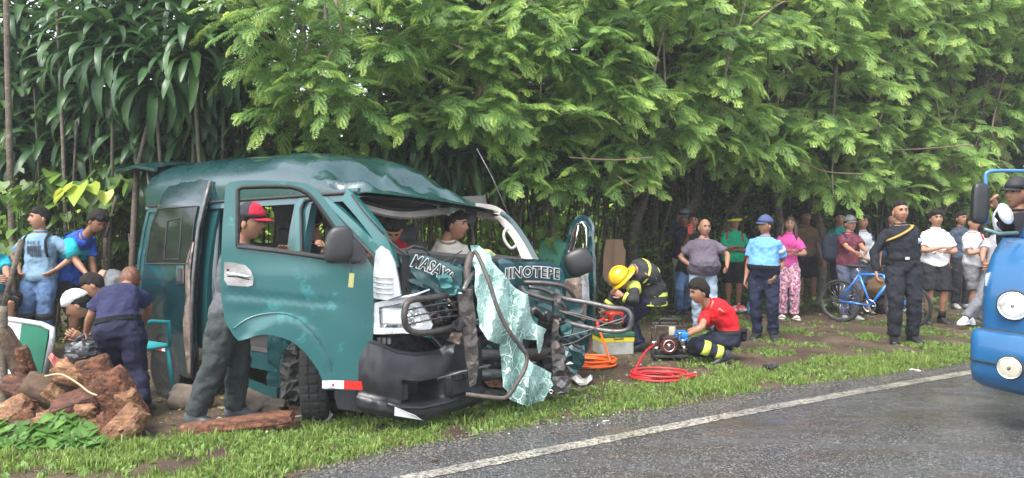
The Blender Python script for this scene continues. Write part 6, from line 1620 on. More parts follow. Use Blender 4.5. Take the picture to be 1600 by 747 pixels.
# ---- feathery trees overhanging the scene from behind
def front_Y(px): return interp([(300, 7.9), (450, 7.9), (700, 8.7), (900, 9.4), (1100, 10.4), (1300, 11.6), (1500, 12.9), (1700, 14.2)], px)
def under_y(px): return interp([(380, 150), (420, 190), (480, 235), (560, 215), (640, 180), (720, 225), (800, 285), (900, 300), (1000, 315), (1060, 262), (1130, 278), (1220, 300), (1300, 318), (1400, 318), (1480, 328), (1560, 335), (1700, 340)], px)
TREES = []
for i, (px, lab, rnd) in enumerate([(520, 'feathery leaved tree hanging over the front of the van roof', 0), (700, 'feathery leaved tree above the broken windscreen', 0), (860, 'feathery leaved tree reaching out above the green board', 0),
        (1000, 'feathery leaved tree over the firefighter and cardboard sheet', 0), (1140, 'feathery leaved tree over the man in green and the light blue officer', 0), (1280, 'feathery leaved tree over the bicycle and maroon shirt', 0),
        (1400, 'pale feathery tree above the officer in black', 0), (1530, 'feathery leaved tree above the white shirts near the truck', 0), (1640, 'feathery tree leaning in at the right edge above the blue truck', 0), (450, 'feathery tree whose low branch reaches over the strap leaves', 0), (610, 'feathery tree behind the thick mottled trunk', 0), (780, 'feathery tree over the bent aerial and far windscreen pillar', 0), (1070, 'feathery tree above the man with the motorcycle helmet', 0), (1210, 'feathery tree above the woman in pink', 0), (1460, 'feathery tree over the young man in white T-shirt', 0)]):
    Y = front_Y(px) + 3.4; x = (px - 800) / FPX * Y
    t = thing('feathery_tree', lab, 'tree', (x, Y, 0), 'feathery leaved trees along the roadside')
    top = Vector((x + rng.uniform(-.4, .4), Y - .5, 3.6))
    path = spline([(x, Y, -.1), (x + rng.uniform(-.15, .15), Y, 1.2), (x + rng.uniform(-.3, .3), Y - .2, 2.4), top, top + Vector((rng.uniform(-.4, .4), -.2, 1.8))], 5)
    tubes_mesh('trunk', [(path, [.12 - .09 * i_ / (len(path) - 1) for i_ in range(len(path))])], MT['bark'], t, 10)
    TREES.append((t, path, px))
cnt = {}
def add_sprays(t, c, n, sc, out=None, meshes=SPR, spread=1.0):
    a0 = rng.uniform(0, 6.28)
    for j in range(n):
        if cnt.get(t.name, 0) >= 290: return
        a = a0 + 2 * math.pi * j / n + rng.uniform(-.4, .4)
        if out is not None and rng.random() < .55: a = out + rng.uniform(-1.1, 1.1)
        tilt = rng.uniform(-.45, .45)
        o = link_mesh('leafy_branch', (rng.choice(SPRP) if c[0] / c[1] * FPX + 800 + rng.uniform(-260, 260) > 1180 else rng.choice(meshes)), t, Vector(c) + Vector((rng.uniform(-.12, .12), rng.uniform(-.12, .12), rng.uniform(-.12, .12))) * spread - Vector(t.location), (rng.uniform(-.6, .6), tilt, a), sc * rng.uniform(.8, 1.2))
        cnt[t.name] = cnt.get(t.name, 0) + 1
limbs = {}
for layer in range(4):
    x = 395 + rng.uniform(0, 40)
    while x < 1700:
        uy = under_y(x); stp = interp([(400, 54), (900, 46), (1600, 38)], x) * (1 + .22 * layer)
        y = uy - 28 + (layer * -12); y0 = -90
        while y > y0:
            px = x + rng.uniform(-.5, .5) * stp; py = y + rng.uniform(-.4, .4) * stp
            Y = front_Y(px) + layer * 1.0 + rng.uniform(-.5, .5) + .0035 * (y - y0) * (.4 if layer else .2)
            hole = noise.noise(Vector((px * .009, py * .011, layer * 3.7)))
            if not (layer < 2 and hole < -.22) and not (px < 440 and py > 130 and layer < 3 and rng.random() < .7):
                c = P(px, py, Y); t, path, tpx = min(TREES, key=lambda q: abs(q[2] - px) + rng.uniform(0, 50) + cnt.get(q[0].name, 0) * .35)
                add_sprays(t, c, 7 if layer < 2 else 4, .80 if layer < 2 else 1.2, out=-math.pi / 2)
                if layer < 3 and rng.random() < .55:
                    s_ = path[min(len(path) - 1, int(len(path) * rng.uniform(.45, 1)))]
                    m1 = s_.lerp(c, .45) + Vector((rng.uniform(-.2, .2), 0, rng.uniform(.1, .5)))
                    q = spline([s_, m1, c, c + Vector((rng.uniform(-.2, .2), -.25, -.08))], 5)
                    limbs.setdefault(t.name, []).append((t, q))
            y -= stp * .82
        x += stp
for k_, L_ in limbs.items():
    for t, q in L_:
        tubes_mesh('limb', [(q, [.028 - .022 * i_ / (len(q) - 1) for i_ in range(len(q))])], MT['twig'] if rng.random() < .4 else MT['bark'], t, 5)
# bare twigs hanging in front of the leaves
for (a, b, c_, d_) in (((890, 246), (960, 250), (1020, 246), 9.2), ((965, 275), (985, 290), (1010, 300), 9.6), ((1002, 280), (992, 308), (1020, 282), 9.6), ((498, 150), (504, 105), (520, 78), 7.8), ((1390, 235), (1450, 232), (1520, 226), 12.2), ((1250, 250), (1290, 268), (1350, 272), 11.3)):
    t = min(TREES, key=lambda q: abs(q[2] - a[0]))[0]; tubes_mesh('bare_twig', [(spline([P(*a, d_), P(*b, d_ - .05), P(*c_, d_ + .05)], 6), .010)], MT['twig'], t, 5)

# ---- rounder leaved tree at the top right, further back
t = thing('round_leaved_tree', 'taller tree with small round leaves rising at the top right', 'tree', P(1560, 440, 16.5) * 1.0, None); t.location.z = 0
b_ = Vector(t.location); tubes_mesh('trunk', [(spline([b_, b_ + Vector((.2, 0, 2)), b_ + Vector((-.1, 0, 4.5)), b_ + Vector((.3, -.3, 7))], 5), [.16 - .006 * i for i in range(16)])], MT['bark'], t, 9)
for i in range(280):
    px = rng.uniform(1290, 1700); py = rng.uniform(-120, 190)
    if py > 40 + (px - 1300) * .3: continue
    link_mesh('leafy_branch', rng.choice(RND), t, P(px, py, 14.2 + rng.uniform(0, 2.2) + (1650 - px) * .002) - b_, (rng.uniform(-.6, .6), rng.uniform(-.6, .6), rng.uniform(0, 6.28)), rng.uniform(1.3, 2.1))

# ---- leaf masses behind everything: dark thicket, tops added for shade, bank coloured sunlit beyond
def leafmass(name, n, gen, size, m, lab, cat, seed=1, asp=.45):
    r = np.random.default_rng(seed); c = gen(r, n); n = len(c)
    L_ = size * r.uniform(.6, 1.4, n); az = r.uniform(0, 2 * math.pi, n); el = r.uniform(-.9, .5, n)
    d = np.stack([np.cos(az) * np.cos(el), np.sin(az) * np.cos(el), np.sin(el)], 1)
    q = r.normal(size=(n, 3)) + np.array([0, 0, .8]); s_ = np.cross(d, q); s_ /= np.linalg.norm(s_, axis=1)[:, None]
    V = np.stack([c, c + d * (L_ * .5)[:, None] + s_ * (L_ * asp / 2)[:, None], c + d * L_[:, None], c + d * (L_ * .5)[:, None] - s_ * (L_ * asp / 2)[:, None]], 1).reshape(-1, 3)
    me = bpy.data.meshes.new(name); me.vertices.add(4 * n); me.vertices.foreach_set('co', V.ravel())
    me.loops.add(4 * n); me.loops.foreach_set('vertex_index', np.arange(4 * n)); me.polygons.add(n); me.polygons.foreach_set('loop_start', np.arange(n) * 4)
    me.update(calc_edges=True); a = me.attributes.new('tint', 'FLOAT', 'POINT'); a.data.foreach_set('value', np.repeat(r.uniform(.1, .9, n), 4)); me.materials.append(m)
    o = bpy.data.objects.new(name, me); COL.objects.link(o); tag(o, lab, cat, kind='stuff'); return o
def g_thick(r, n):
    x = r.uniform(-11, 17, n); z = 7.5 * r.uniform(0, 1, n) ** .8; y = 12.3 + .5 * x + 2.6 + r.uniform(0, 1.6, n)
    keep = ~((x < 3.0) & (z > .1) & (z < 2.35 + .3 * np.sin(x * 2.3)) & (r.uniform(0, 1, n) < np.where(x < 1.5, .97, .8)))
    return np.stack([x, y, z], 1)[keep]
leafmass('thicket', 120000, g_thick, .17, MT['leaf_shadetone'], 'dark tangle of leaves closing off view and light behind the canes', 'thicket', 3)  # tall leaf wall put in to block light from behind as well
def g_top(r, n):
    x = r.uniform(-2.5, 16, n); y = 12.3 + .5 * x + r.uniform(-2.0, 3.5, n); z = r.uniform(5.6, 7.4, n); return np.stack([x, y, z], 1)
leafmass('shading_treetops', 26000, g_top, .28, MT['leafb'], 'leafy treetops added overhead to shade the hedge', 'foliage', 4)  # overhead leaf mass added to shade what lies below
def g_top2(r, n):
    x = r.uniform(-2.2, 15, n); y = 12.3 + .5 * x + r.uniform(-1.2, 2.8, n); z = r.uniform(2.6, 5.2, n); return np.stack([x, y, z], 1)
leafmass('inner_foliage', 30000, g_top2, .22, MT['leaf_shadetone'], 'inner leaves coloured as shaded behind the hanging branches', 'foliage', 5)
def g_bank(r, n):
    x = r.uniform(-26, 22, n); y = 12.3 + .5 * x + r.uniform(9, 11.5, n); z = 5.0 * r.uniform(0, 1, n) * (1 - .1 * r.uniform(0, 1, n)); return np.stack([x, y, z], 1)
leafmass('far_bank', 90000, g_bank, .36, MT['leaf_suntone'], 'green growth coloured as sunlit beyond the hedge seen between the canes', 'bushes', 6)
def g_under(r, n):   # loose low leaves among the canes
    x = r.uniform(-8, 12, n); z = r.uniform(.05, 2.4, n); y = 12.3 + .5 * x + r.uniform(-.8, 1.4, n); f = np.sin(x * 3.1) * np.cos(z * 4 + x) 
    keep = (f + r.uniform(-1, 1, n) > .35); return np.stack([x, y, z], 1)[keep]
leafmass('undergrowth', 36000, g_under, .12, MT['leafb'], 'loose leaves growing among the thin canes of the hedge', 'undergrowth', 7)
def g_right(r, n):
    x = r.uniform(2.2, 13, n); z = 3.2 * r.uniform(0, 1, n); y = 12.3 + .5 * x + r.uniform(.6, 1.8, n); keep = (z > .5) | (r.uniform(0, 1, n) < .6); return np.stack([x, y, z], 1)[keep]
leafmass('hedge_foliage', 26000, g_right, .15, MT['leaf_shadetone'], 'hedge leaves coloured as in deep shade behind the onlookers', 'hedge', 8)
def g_floor(r, n):
    x = r.uniform(-8, 13, n); y = 12.3 + .5 * x + r.uniform(-1.1, .8, n); z = .25 * r.uniform(0, 1, n) ** 2; keep = np.sin(x * 2.1) + r.uniform(-1, 1, n) > 0; return np.stack([x, y, z], 1)[keep]
leafmass('ground_cover', 9000, g_floor, .07, MT['leafb'], 'low green plants along the foot of the hedge', 'ground cover', 9)

# ---- clumps of thin canes
def canes(x0, lab, grp, n=26):
    y0 = hedge_y(x0) + rng.uniform(-.3, .3)
    t = thing('cane_clump', lab, 'cane clump', (x0, y0, 0), grp)
    for i in range(n):
        a = Vector((x0 + rng.uniform(-.55, .55), y0 + rng.uniform(-.5, .8), -.03)); lean = rng.uniform(-.35, .35) + (.25 if rng.random() < .15 else 0)
        h = rng.uniform(2.2, 3.4); b = a + Vector((lean + rng.uniform(-.1, .1), rng.uniform(-.2, .2), h)); m = a.lerp(b, .5) + Vector((rng.uniform(-.12, .12), rng.uniform(-.1, .1), 0))
        r = rng.choice([.009, .012, .016, .022, .032]); q = spline([a, m, b], 4)
        tubes_mesh('cane', [(q, [r * (1 - .35 * k / (len(q) - 1)) for k in range(len(q))])], rng.choice([MT['bark'], MT['mossbark'], MT['mossbark']]), t, 5)
CL = ['thin canes at the far left edge behind the standing man', 'thin canes between the standing man and the man in blue and turquoise', 'thin canes behind the pale trunk left of the tailgate', 'thin canes hidden behind the lifted tailgate and sliding door', 'thin canes seen through the open side windows of the van',
 'thin canes seen through the missing windscreen', 'thin canes behind the windscreen pillar and grab handle', 'thin canes behind the green board and far open door', 'thin canes right behind the cardboard sheet', 'thin canes above the stooping firefighter', 'thin canes left of the motorcycle helmet man',
 'canes in deep shade behind the bald man', 'canes in deep shade behind the light blue officer', 'canes in deep shade behind the man in brown', 'canes in deep shade behind the bicycle', 'canes in deep shade behind the young man in white', 'canes in deep shade beside the truck mirror']
for i, x0 in enumerate([-6.4, -5.4, -4.4, -3.5]): canes(x0, CL[i], 'canes left of the van', 13)
for i, x0 in enumerate([-2.4, -1.4, -.4, .5, 1.4, 2.3, 3.1]): canes(x0, CL[4 + i], 'canes behind the firefighter', 26)
for i, x0 in enumerate([4.1, 5.2, 6.3, 7.4, 8.6, 9.8]): canes(x0, CL[11 + i], 'canes behind the onlookers', 14)

# ---- dracaenas with long strap leaves
def strapleaf(seed, L_=.56, w_=.078, droop=1.0, tip=0.0, m=None):
    rg = random.Random(seed); n = 9; vs = []; fs = []; ti = []; p = Vector((0, 0, 0)); el = .55 * 1.0; tw = 0
    for i in range(n + 1):
        f = i / n; wd = w_ * (math.sin(math.pi * min(1, f * .93 + .07)) ** .55) * (1 if f < .98 else .1) * (1 if i else .35)
        d = Vector((math.cos(el), 0, math.sin(el))); up_ = Vector((-math.sin(el), 0, math.cos(el))); s_ = Vector((0, 1, 0))
        tw = .25 * math.sin(f * 4 + seed); s2 = s_ * math.cos(tw) + up_ * math.sin(tw); wave = .006 * math.sin(f * 14 + seed)
        vs += [p + s2 * wd / 2 + up_ * (.16 * wd + wave), p, p - s2 * wd / 2 + up_ * (.16 * wd - wave)]
        ti += [.42 + .35 * max(0, f - .75) * 2 * tip + .06] * 1 + [.60] + [.36]
        p = p + d * L_ / n; el -= droop * (1.9 / n) * (.7 + .6 * f) + rg.uniform(-.06, .06)
    for i in range(n):
        for j in (0, 1): a = 3 * i + j; fs.append((a, a + 1, a + 4, a + 3))
    return mesh_from('strap_leaf', vs, fs, ti, m or MT['strap'])
STL = [strapleaf(s, rng.uniform(.5, .66), rng.uniform(.066, .09), d) for s, d in enumerate([.7, .9, 1.1, 1.25, 1.35, 1.0])]
DEADL = [strapleaf(40 + s, .5, .04, 1.5, m=MT['dead']) for s in range(3)]
def dracaena(px, py, Y, lab, grp, n=44, sc=1.0, dead=0):
    Y = Y + (1.0 if py >= 138 and 150 < px < 380 else 0); hd = P(px, py, Y); bx = hd.x + rng.uniform(-.25, .25); by = Y + rng.uniform(.1, .5)
    t = thing('dracaena', lab, 'dracaena', (bx, by, 0), grp)
    q = spline([(bx, by, -.05), ((bx + hd.x) / 2 + rng.uniform(-.1, .1), (by + Y) / 2, hd.z * .5), tuple(hd)], 6)
    tubes_mesh('trunk', [(q, .022)], MT['mossbark'], t, 7)
    for i in range(n):
        f = i / n; a = i * 2.4 + rng.uniform(-.3, .3); tilt = interp([(0, .95), (.35, .2), (.7, -.5), (1, -1.15)], 1 - f) * -1
        # f=0 lowest, hanging; f=1 top, upright
        o = link_mesh('strap_leaf', rng.choice(STL), t, hd + Vector((0, 0, -.34 + .46 * f)) - Vector(t.location), (rng.uniform(-.3, .3), -tilt * -1 if False else (1.0 - 1.5 * f) + rng.uniform(-.15, .15), a), sc * rng.uniform(.8, 1.12))
    for i in range(dead):
        link_mesh('dead_leaf', rng.choice(DEADL), t, hd + Vector((rng.uniform(-.15, .15), rng.uniform(-.1, .1), -.4 - .25 * rng.random())) - Vector(t.location), (rng.uniform(-.3, .3), 1.0, rng.uniform(0, 6.28)), rng.uniform(.8, 1.2))
for (px, py, Y, lab) in [(190, 10, 9.2, 'strap leaved dracaena head at the top, left of centre of the drooping mass'), (300, 15, 8.9, 'strap leaved dracaena head at the top of the drooping mass, above the tailgate'), (352, 72, 8.9, 'glossy dracaena head high up beside the feathery tree'), (300, 60, 8.5, 'foremost upper dracaena with broad hanging leaves above the tailgate'),
        (240, 95, 8.7, 'dracaena head in the upper middle of the drooping mass'), (176, 62, 8.9, 'upper left dracaena head beside the slender trunk'), (200, 140, 8.6, 'bright green dracaena head at the left front of the mass'), (262, 150, 8.5, 'central dracaena whose leaves hang straight down'), (335, 140, 8.5, 'right middle dracaena with long leaves over the tailgate'),
        (300, 185, 8.4, 'lowest foremost dracaena hanging just above the tailgate'), (232, 190, 8.5, 'low dracaena hanging left of the tailgate edge'), (365, 185, 8.8, 'low dracaena at the right end of the mass touching the van roof'), (160, 178, 8.9, 'low dracaena at the left end of the mass above the variegated leaves'), (268, 215, 8.7, 'dracaena tucked behind the tailgate, leaf tips showing'),
        (330, 222, 8.8, 'dracaena low behind the rear of the van roof'), (135, 40, 9.2, 'dracaena head right beside the slender trunk near the top left'), (250, 20, 9.3, 'rear dracaena head cut by the top of the picture'), (370, 10, 9.2, 'dark dracaena head at the top next to the feathery tree'), (205, 225, 8.9, 'dracaena above the pale trunk left of the tailgate'), (285, 238, 8.6, 'dracaena with leaves ending right on top of the tailgate'), (178, 232, 8.7, 'dracaena fringe right of the variegated leaves'), (372, 232, 8.7, 'dracaena fringe along the rear edge of the roof'), (240, 246, 8.5, 'dracaena fringe just left of the tailgate hinge')]:
    dracaena(px, py, Y, lab, 'dracaenas left of the van roof', 52, 1.28)
for (px, py, Y, lab) in [(95, 60, 9.9, 'shaded dracaena behind the slender trunk at the top left'), (48, 110, 9.9, 'shaded dracaena right of the slim trunk at the left edge'), (35, 20, 10, 'shaded dracaena in the very top left corner'), (100, 140, 10, 'shaded dracaena midway down behind the slender trunk'), (60, 190, 9.9, 'lowest shaded dracaena above the standing man'), (10, 170, 9.6, 'shaded dracaena cut by the left edge, lower one'), (-20, 70, 9.6, 'shaded dracaena cut by the left edge, upper one'), (125, 205, 9.7, 'shaded dracaena above the variegated leaves'), (70, 232, 9.5, 'shaded dracaena over the head of the standing man'), (20, 225, 9.5, 'shaded dracaena low beside the slim trunk at the left edge'), (130, 130, 9.5, 'shaded dracaena between the slender trunk and the bright mass')]:
    dracaena(px, py, Y, lab, 'dracaenas in the top left corner', 46, 1.3)
for (px, py, Y, dd_, lab) in [(405, 60, 9.6, 4, 'uppermost dracaena with a few dead leaves beside the feathery tree'), (410, 130, 9.4, 10, 'dracaena with a thick fringe of dead brown leaves'), (400, 205, 9.2, 6, 'dracaena with dead leaves just above the van roof'), (450, 235, 9.6, 2, 'small dracaena with two dead leaves behind the highest part of the roof')]:
    dracaena(px, py, Y, lab, 'dracaenas with dead leaves', 30, 1.0, dd_)
for (px, py, Y, lab) in [(505, 215, 9.9, 'drooping dracaena behind the middle of the van roof'), (600, 190, 9.7, 'drooping dracaena at the mottled trunk'), (640, 178, 9.6, 'dracaena with long hanging leaves just right of the mottled trunk'), (668, 200, 9.9, 'drooping dracaena above the dented roof front'), (735, 222, 10.1, 'drooping dracaena beside the bent aerial'), (770, 250, 10.3, 'low dracaena right of the bent aerial'), (700, 240, 10.2, 'drooping dracaena left of the bent aerial'), (850, 250, 11, 'drooping dracaena above the far open door'), (560, 230, 10, 'drooping dracaena left of the mottled trunk')]:
    dracaena(px, py, Y, lab, 'dracaenas behind the van roof', 40, 1.05)

# ---- slim trunks one can follow
def slim(px0, py0, px1, py1, Y, r, lab, m=None, base=None):
    a = P(px1, py1, Y); b = P(px0, py0, Y); t = thing('slim_tree', lab, 'tree', (a.x, a.y, max(-.05, a.z)))
    mid = a.lerp(b, .5) + Vector((rng.uniform(-.04, .04), 0, 0)); q = spline([a, a.lerp(b, .25) + Vector((rng.uniform(-.02, .02), 0, 0)), mid, b], 6); tubes_mesh('trunk', [(q, [r * (1 - .2 * k / (len(q) - 1)) for k in range(len(q))])], m or MT['bark'], t, 8)
    tubes_mesh('limb', [([b, b + Vector((.1, .05, .5))], .6 * r)], m or MT['bark'], t, 5); tubes_mesh('limb', [([mid, mid + Vector((-.08, .08, .35))], .3 * r)], m or MT['bark'], t, 5)
slim(8, -80, 24, 545, 8.9, .040, 'slim pale trunk near the left edge behind the strap leaves')
slim(86, -60, 112, 520, 9.0, .026, 'slender trunk rising left of the big strap leaf mass')
slim(232, -60, 250, 120, 9.1, .030, 'short visible trunk piece above the strap leaves')
slim(214, 262, 203, 560, 8.9, .045, 'pale trunk standing just left of the lifted tailgate', MT['bark'])
slim(165, 372, 160, 530, 8.9, .035, 'thin forked trunk behind the bending man in blue')
slim(6, 478, 4, 664, 5.55, .035, 'near grey trunk at the left edge beside the firewood')
slim(584, 170, 578, 420, 10.0, .07, 'thick mottled trunk behind the top of the van roof', MT['bark'])
slim(800, 300, 806, 470, 11.5, .05, 'bare trunk seen over the broken windscreen')
slim(822, 290, 790, 470, 11.4, .04, 'leaning bare trunk right of the grab handle')
slim(860, 290, 868, 470, 11.8, .055, 'straight bare trunk behind the green board')

# ---- broad leaved shrubs low at the left and behind
def heart_leaf(seed, m, size=.12):
    rg = random.Random(seed); vs = []; fs = []; ti = []
    out = [(0, 0), (-.18, .42), (.12, .55), (.5, .42), (.85, .16), (1.05, 0)]
    L_ = [(x * size, y * size, -.10 * size * (x ** 2) + .12 * size * abs(y)) for x, y in out]; Rr = [(x, -y, z) for x, y, z in L_]
    mid = [(x * size, 0, -.10 * size * x * x) for x in (0, .0, .25, .5, .8, 1.05)]
    vs = L_ + mid[1:5] + Rr[1:5]
    # indexes: L 0..5, mid 6..9, R 10..13
    fs = [(0, 6, 2, 1), (6, 7, 3, 2), (7, 8, 4, 3), (8, 9, 5, 4), (0, 10, 11, 6), (6, 11, 12, 7), (7, 12, 13, 8), (8, 13, 5, 9)]
    ti = [.45] * 6 + [.62] * 4 + [.4] * 4
    return mesh_from('broad_leaf', vs, fs, ti, m)
MT['weedleaf'] = leafmat('fresh weed leaf', (.04, .10, .018), (.08, .18, .03), (.17, .31, .05), trans=.3, rough=.45)
MT['varieg'] = leafmat('yellow variegated leaf', (.12, .22, .03), (.34, .42, .05), (.6, .62, .10), trans=.3, rough=.4)
HL = [heart_leaf(s, MT['leafb'], .15) for s in range(2)]; HW = [heart_leaf(s, MT['weedleaf'], .075) for s in range(2)]; HV = [heart_leaf(s, MT['varieg'], .24) for s in range(2)]
def leafy(lab, cat, base, pts, leaves, name='broad_leaf_plant', m=None, grp=None, stem=.006):
    t = thing(name, lab, cat, base, grp); pth = []
    for i, (p, a, tilt, sc) in enumerate(pts):
        link_mesh('leaf', rng.choice(leaves), t, p - Vector(base), (rng.uniform(-.4, .4), tilt, a), sc)
        if i % 3 == 0: pth.append(([Vector(base), Vector(base).lerp(p, .6) + Vector((0, 0, .04)), p], stem))
    tubes_mesh('stem', pth, m or MT['mossbark'], t, 4); return t
def blob(px0, px1, py0, py1, Y0, Y1, n, sc=(.8, 1.3)):
    return [(P(rng.uniform(px0, px1), rng.uniform(py0, py1), rng.uniform(Y0, Y1)), -math.pi / 2 + rng.uniform(-1.3, 1.3), rng.uniform(.3, 1.2), rng.uniform(*sc)) for _ in range(n)]
def bs(px, Y): return Vector(((px - 800) / FPX * Y, Y, 0))
leafy('broad leaved shrub between the standing man and the left edge', 'shrub', bs(30, 9.2), blob(-20, 80, 275, 420, 8.8, 9.4, 110), HL)
leafy('broad leaved shrub hanging above the two men at the left', 'shrub', bs(120, 9.3), blob(60, 200, 265, 350, 8.9, 9.4, 110), HL)
leafy('large yellow green variegated leaves above the bending man in blue', 'plant', bs(130, 9.0), [(P(112, 290, 8.7), -2.6, .7, 1.1), (P(124, 290, 8.65), -1.5, .95, 1.15), (P(140, 288, 8.7), -.6, .6, .8), (P(100, 296, 8.75), 2.9, .8, .9), (P(166, 300, 8.8), -1.3, 1.0, .75)], HV)
leafy('dark shrub in the gap left of the tailgate', 'shrub', bs(180, 9.6), blob(150, 270, 300, 400, 9.3, 9.8, 90), HL)
leafy('low shrub behind the pale trunk and bending man', 'shrub', bs(190, 10), blob(140, 235, 380, 500, 9.6, 10.4, 70, (.6, 1)), HL)
leafy('green shrub behind the windscreen grab handle', 'shrub', bs(800, 10.6), blob(755, 880, 335, 420, 10.2, 11, 90, (.6, 1)), HL)
leafy('fresh green heart leaved weeds growing in front of the firewood', 'weed', bs(70, 5.1), [(P(x, y, interp([(650, 5.15), (710, 4.85)], y)) + Vector((0, 0, rng.uniform(0, .04))), -math.pi / 2 + rng.uniform(-1.5, 1.5), rng.uniform(0, .8), rng.uniform(.7, 1.25)) for x, y in [(rng.uniform(-20, 165), 0) for _ in range(230)] for y in [rng.uniform(interp([(-20, 650), (20, 668), (60, 655), (90, 636), (120, 650), (165, 682)], x) + 14 * rng.random(), 704)]], HW, 'weed_patch')
for i, (px, Y, lab) in enumerate([(1240, 12.4, 'yellow green weeds behind the woman in pink'), (1290, 12.2, 'yellow green weeds left of the rear bicycle wheel'), (1440, 12.2, 'weeds behind the young man in white'), (1165, 12.8, 'green weeds at the feet of the man in green'), (1375, 12.4, 'yellowish weeds behind the officer in black'), (1010, 11.6, 'low weeds on the bare earth behind the firefighter')]):
    b = bs(px, Y); leafy(lab, 'weeds', b, [(b + Vector((rng.uniform(-.35, .35), rng.uniform(-.3, .3), rng.uniform(.03, .28))), rng.uniform(0, 6.28), rng.uniform(0, .8), rng.uniform(.6, 1)) for _ in range(70)], HW, 'weed_patch')

# ---- haze volume added for a milky lens veil
mb = MB(); mb.box((0, 0, 5.1), (820, 820, 12.6)); 
hz = bpy.data.materials.new('lens veil haze'); hz.use_nodes = True; N = hz.node_tree.nodes; N.remove(N['Principled BSDF'])
pv = N.new('ShaderNodeVolumePrincipled'); pv.inputs['Color'].default_value = (.92, .96, 1, 1); pv.inputs['Density'].default_value = .0018
hz.node_tree.links.new(pv.outputs[0], N['Material Output'].inputs['Volume'])
o = mb.build('haze', hz, None, smooth=False); tag(o, 'thin added haze volume veiling the view like lens haze', 'haze', kind='stuff')
# ================================================================== THINGS ON THE GROUND
rg = random.Random(77)
def chunk(px, py, Y, w_, h_, dep, ang, seed, parent, m=None, name='body', twist=0.0):
    """irregular split piece of wood: w_ along the grain, h_ high, dep deep"""
    r = random.Random(seed); c = P(px, py, Y); n = 22; nr = 12; mb = MB(); rings = []
    cor = sorted(r.uniform(0, 2 * math.pi) for _ in range(r.choice([4, 5, 6])))
    def rad(a):      # polygonal split section with fibre ridges
        v = 1.0
        for q in cor:
            d = abs((a - q + math.pi) % (2 * math.pi) - math.pi); v = min(v, .80 + .42 * abs(math.sin(d)) ) if d < .9 else v
        return v * (1 + .07 * noise.noise(Vector((a * 4.5, seed, 0))))
    R1 = Matrix.Rotation(ang, 3, 'Y') @ Matrix.Rotation(twist, 3, 'Z')
    for k in range(nr):
        t = k / (nr - 1) - .5; pts = []
        for i in range(n):
            a = 2 * math.pi * i / n; q = rad(a) * (1 + .10 * noise.noise(Vector((t * 3, a, seed * 1.3))) - (.12 if k in (0, nr - 1) else 0))
            jag = (.035 * noise.noise(Vector((a * 3, seed, 9))) + .02 * noise.noise(Vector((a * 9, seed, 4)))) if k in (0, 1, nr - 2, nr - 1) else 0
            pts.append(c + R1 @ Vector((t * w_ + jag, math.cos(a) * q * dep / 2, math.sin(a) * q * h_ / 2)))
        rings.append(pts)
    ce0 = sum(rings[0], Vector()) / n; ce1 = sum(rings[-1], Vector()) / n
    rings = [[ce0 + (p - ce0) * .45 + Vector((0, r.uniform(-.008, .008), r.uniform(-.008, .008))) for p in rings[0]]] + rings + [[ce1 + (p - ce1) * .45 + Vector((0, r.uniform(-.008, .008), r.uniform(-.008, .008))) for p in rings[-1]]]
    mb.rings(rings); o = mb.build(name, m or MT['wood'], parent, angle=32); return o
WOODL = [('curved bark covered stump leaning at the left end of the firewood', 22, 560, 5.6, .36, .15, .17, 1.2, 'woodbark'), ('red brown block below the curved stump', 42, 612, 5.5, .27, .16, .25, .25, 'wood'),
 ('dark end grain log at the bottom left of the firewood', 36, 646, 5.42, .20, .22, .3, -.5, 'wood'), ('pale edged half log in the middle left of the firewood', 74, 612, 5.5, .26, .17, .3, .45, 'woodbark'),
 ('small dark log wedged under the middle of the firewood', 96, 628, 5.55, .22, .16, .3, -.3, 'woodbark'), ('jagged light topped stump under the black plastic bag', 128, 588, 5.5, .30, .17, .26, .12, 'wood'),
 ('upright orange brown split block at the top right of the firewood', 152, 590, 5.45, .22, .2, .24, 1.3, 'wood'), ('broad red brown split face in the middle of the firewood', 124, 640, 5.35, .27, .24, .28, -.35, 'wood'),
 ('rough bark piece low in the centre of the firewood', 96, 664, 5.3, .26, .14, .3, .1, 'wood'), ('tall fibrous split stump at the right of the firewood', 186, 626, 5.35, .33, .24, .26, 1.1, 'wood'),
 ('dark hollow log behind the tall stump', 160, 640, 5.55, .22, .18, .3, .6, 'woodbark'), ('tilted block at the lower right corner of the firewood', 194, 668, 5.2, .25, .17, .22, -.9, 'wood'),
 ('narrow wedge at the bottom right of the firewood', 170, 676, 5.22, .20, .11, .2, 1.2, 'wood'), ('flat bark slab at the base of the firewood', 62, 668, 5.3, .28, .10, .3, -.1, 'woodbark'),
 ('short round log above the weeds', 140, 668, 5.3, .2, .13, .3, .3, 'wood')]
for i, (lab, px, py, Y, w_, h_, dp, an, m) in enumerate(WOODL):
    t = thing('firewood_log', lab, 'firewood', P(px, py, Y) - Vector((0, 0, h_ / 2)), 'split logs in the firewood heap')
    m = {'wood': ['wood', 'wood2', 'wood3'][i % 3]}.get(m, m); b = chunk(px, py - 4, Y, w_ * 1.2, h_ * 1.18, dp * .8, an, i + 5, t, MT[m], 'wood', rg.uniform(-.4, .4))
    chunk(px + w_ * 45, py + 1, Y - .05, w_ * .5, h_ * .7, dp * .6, an + .25, i + 50, t, MT['wood3' if i % 2 else 'wood'], 'split_face', 0.3)
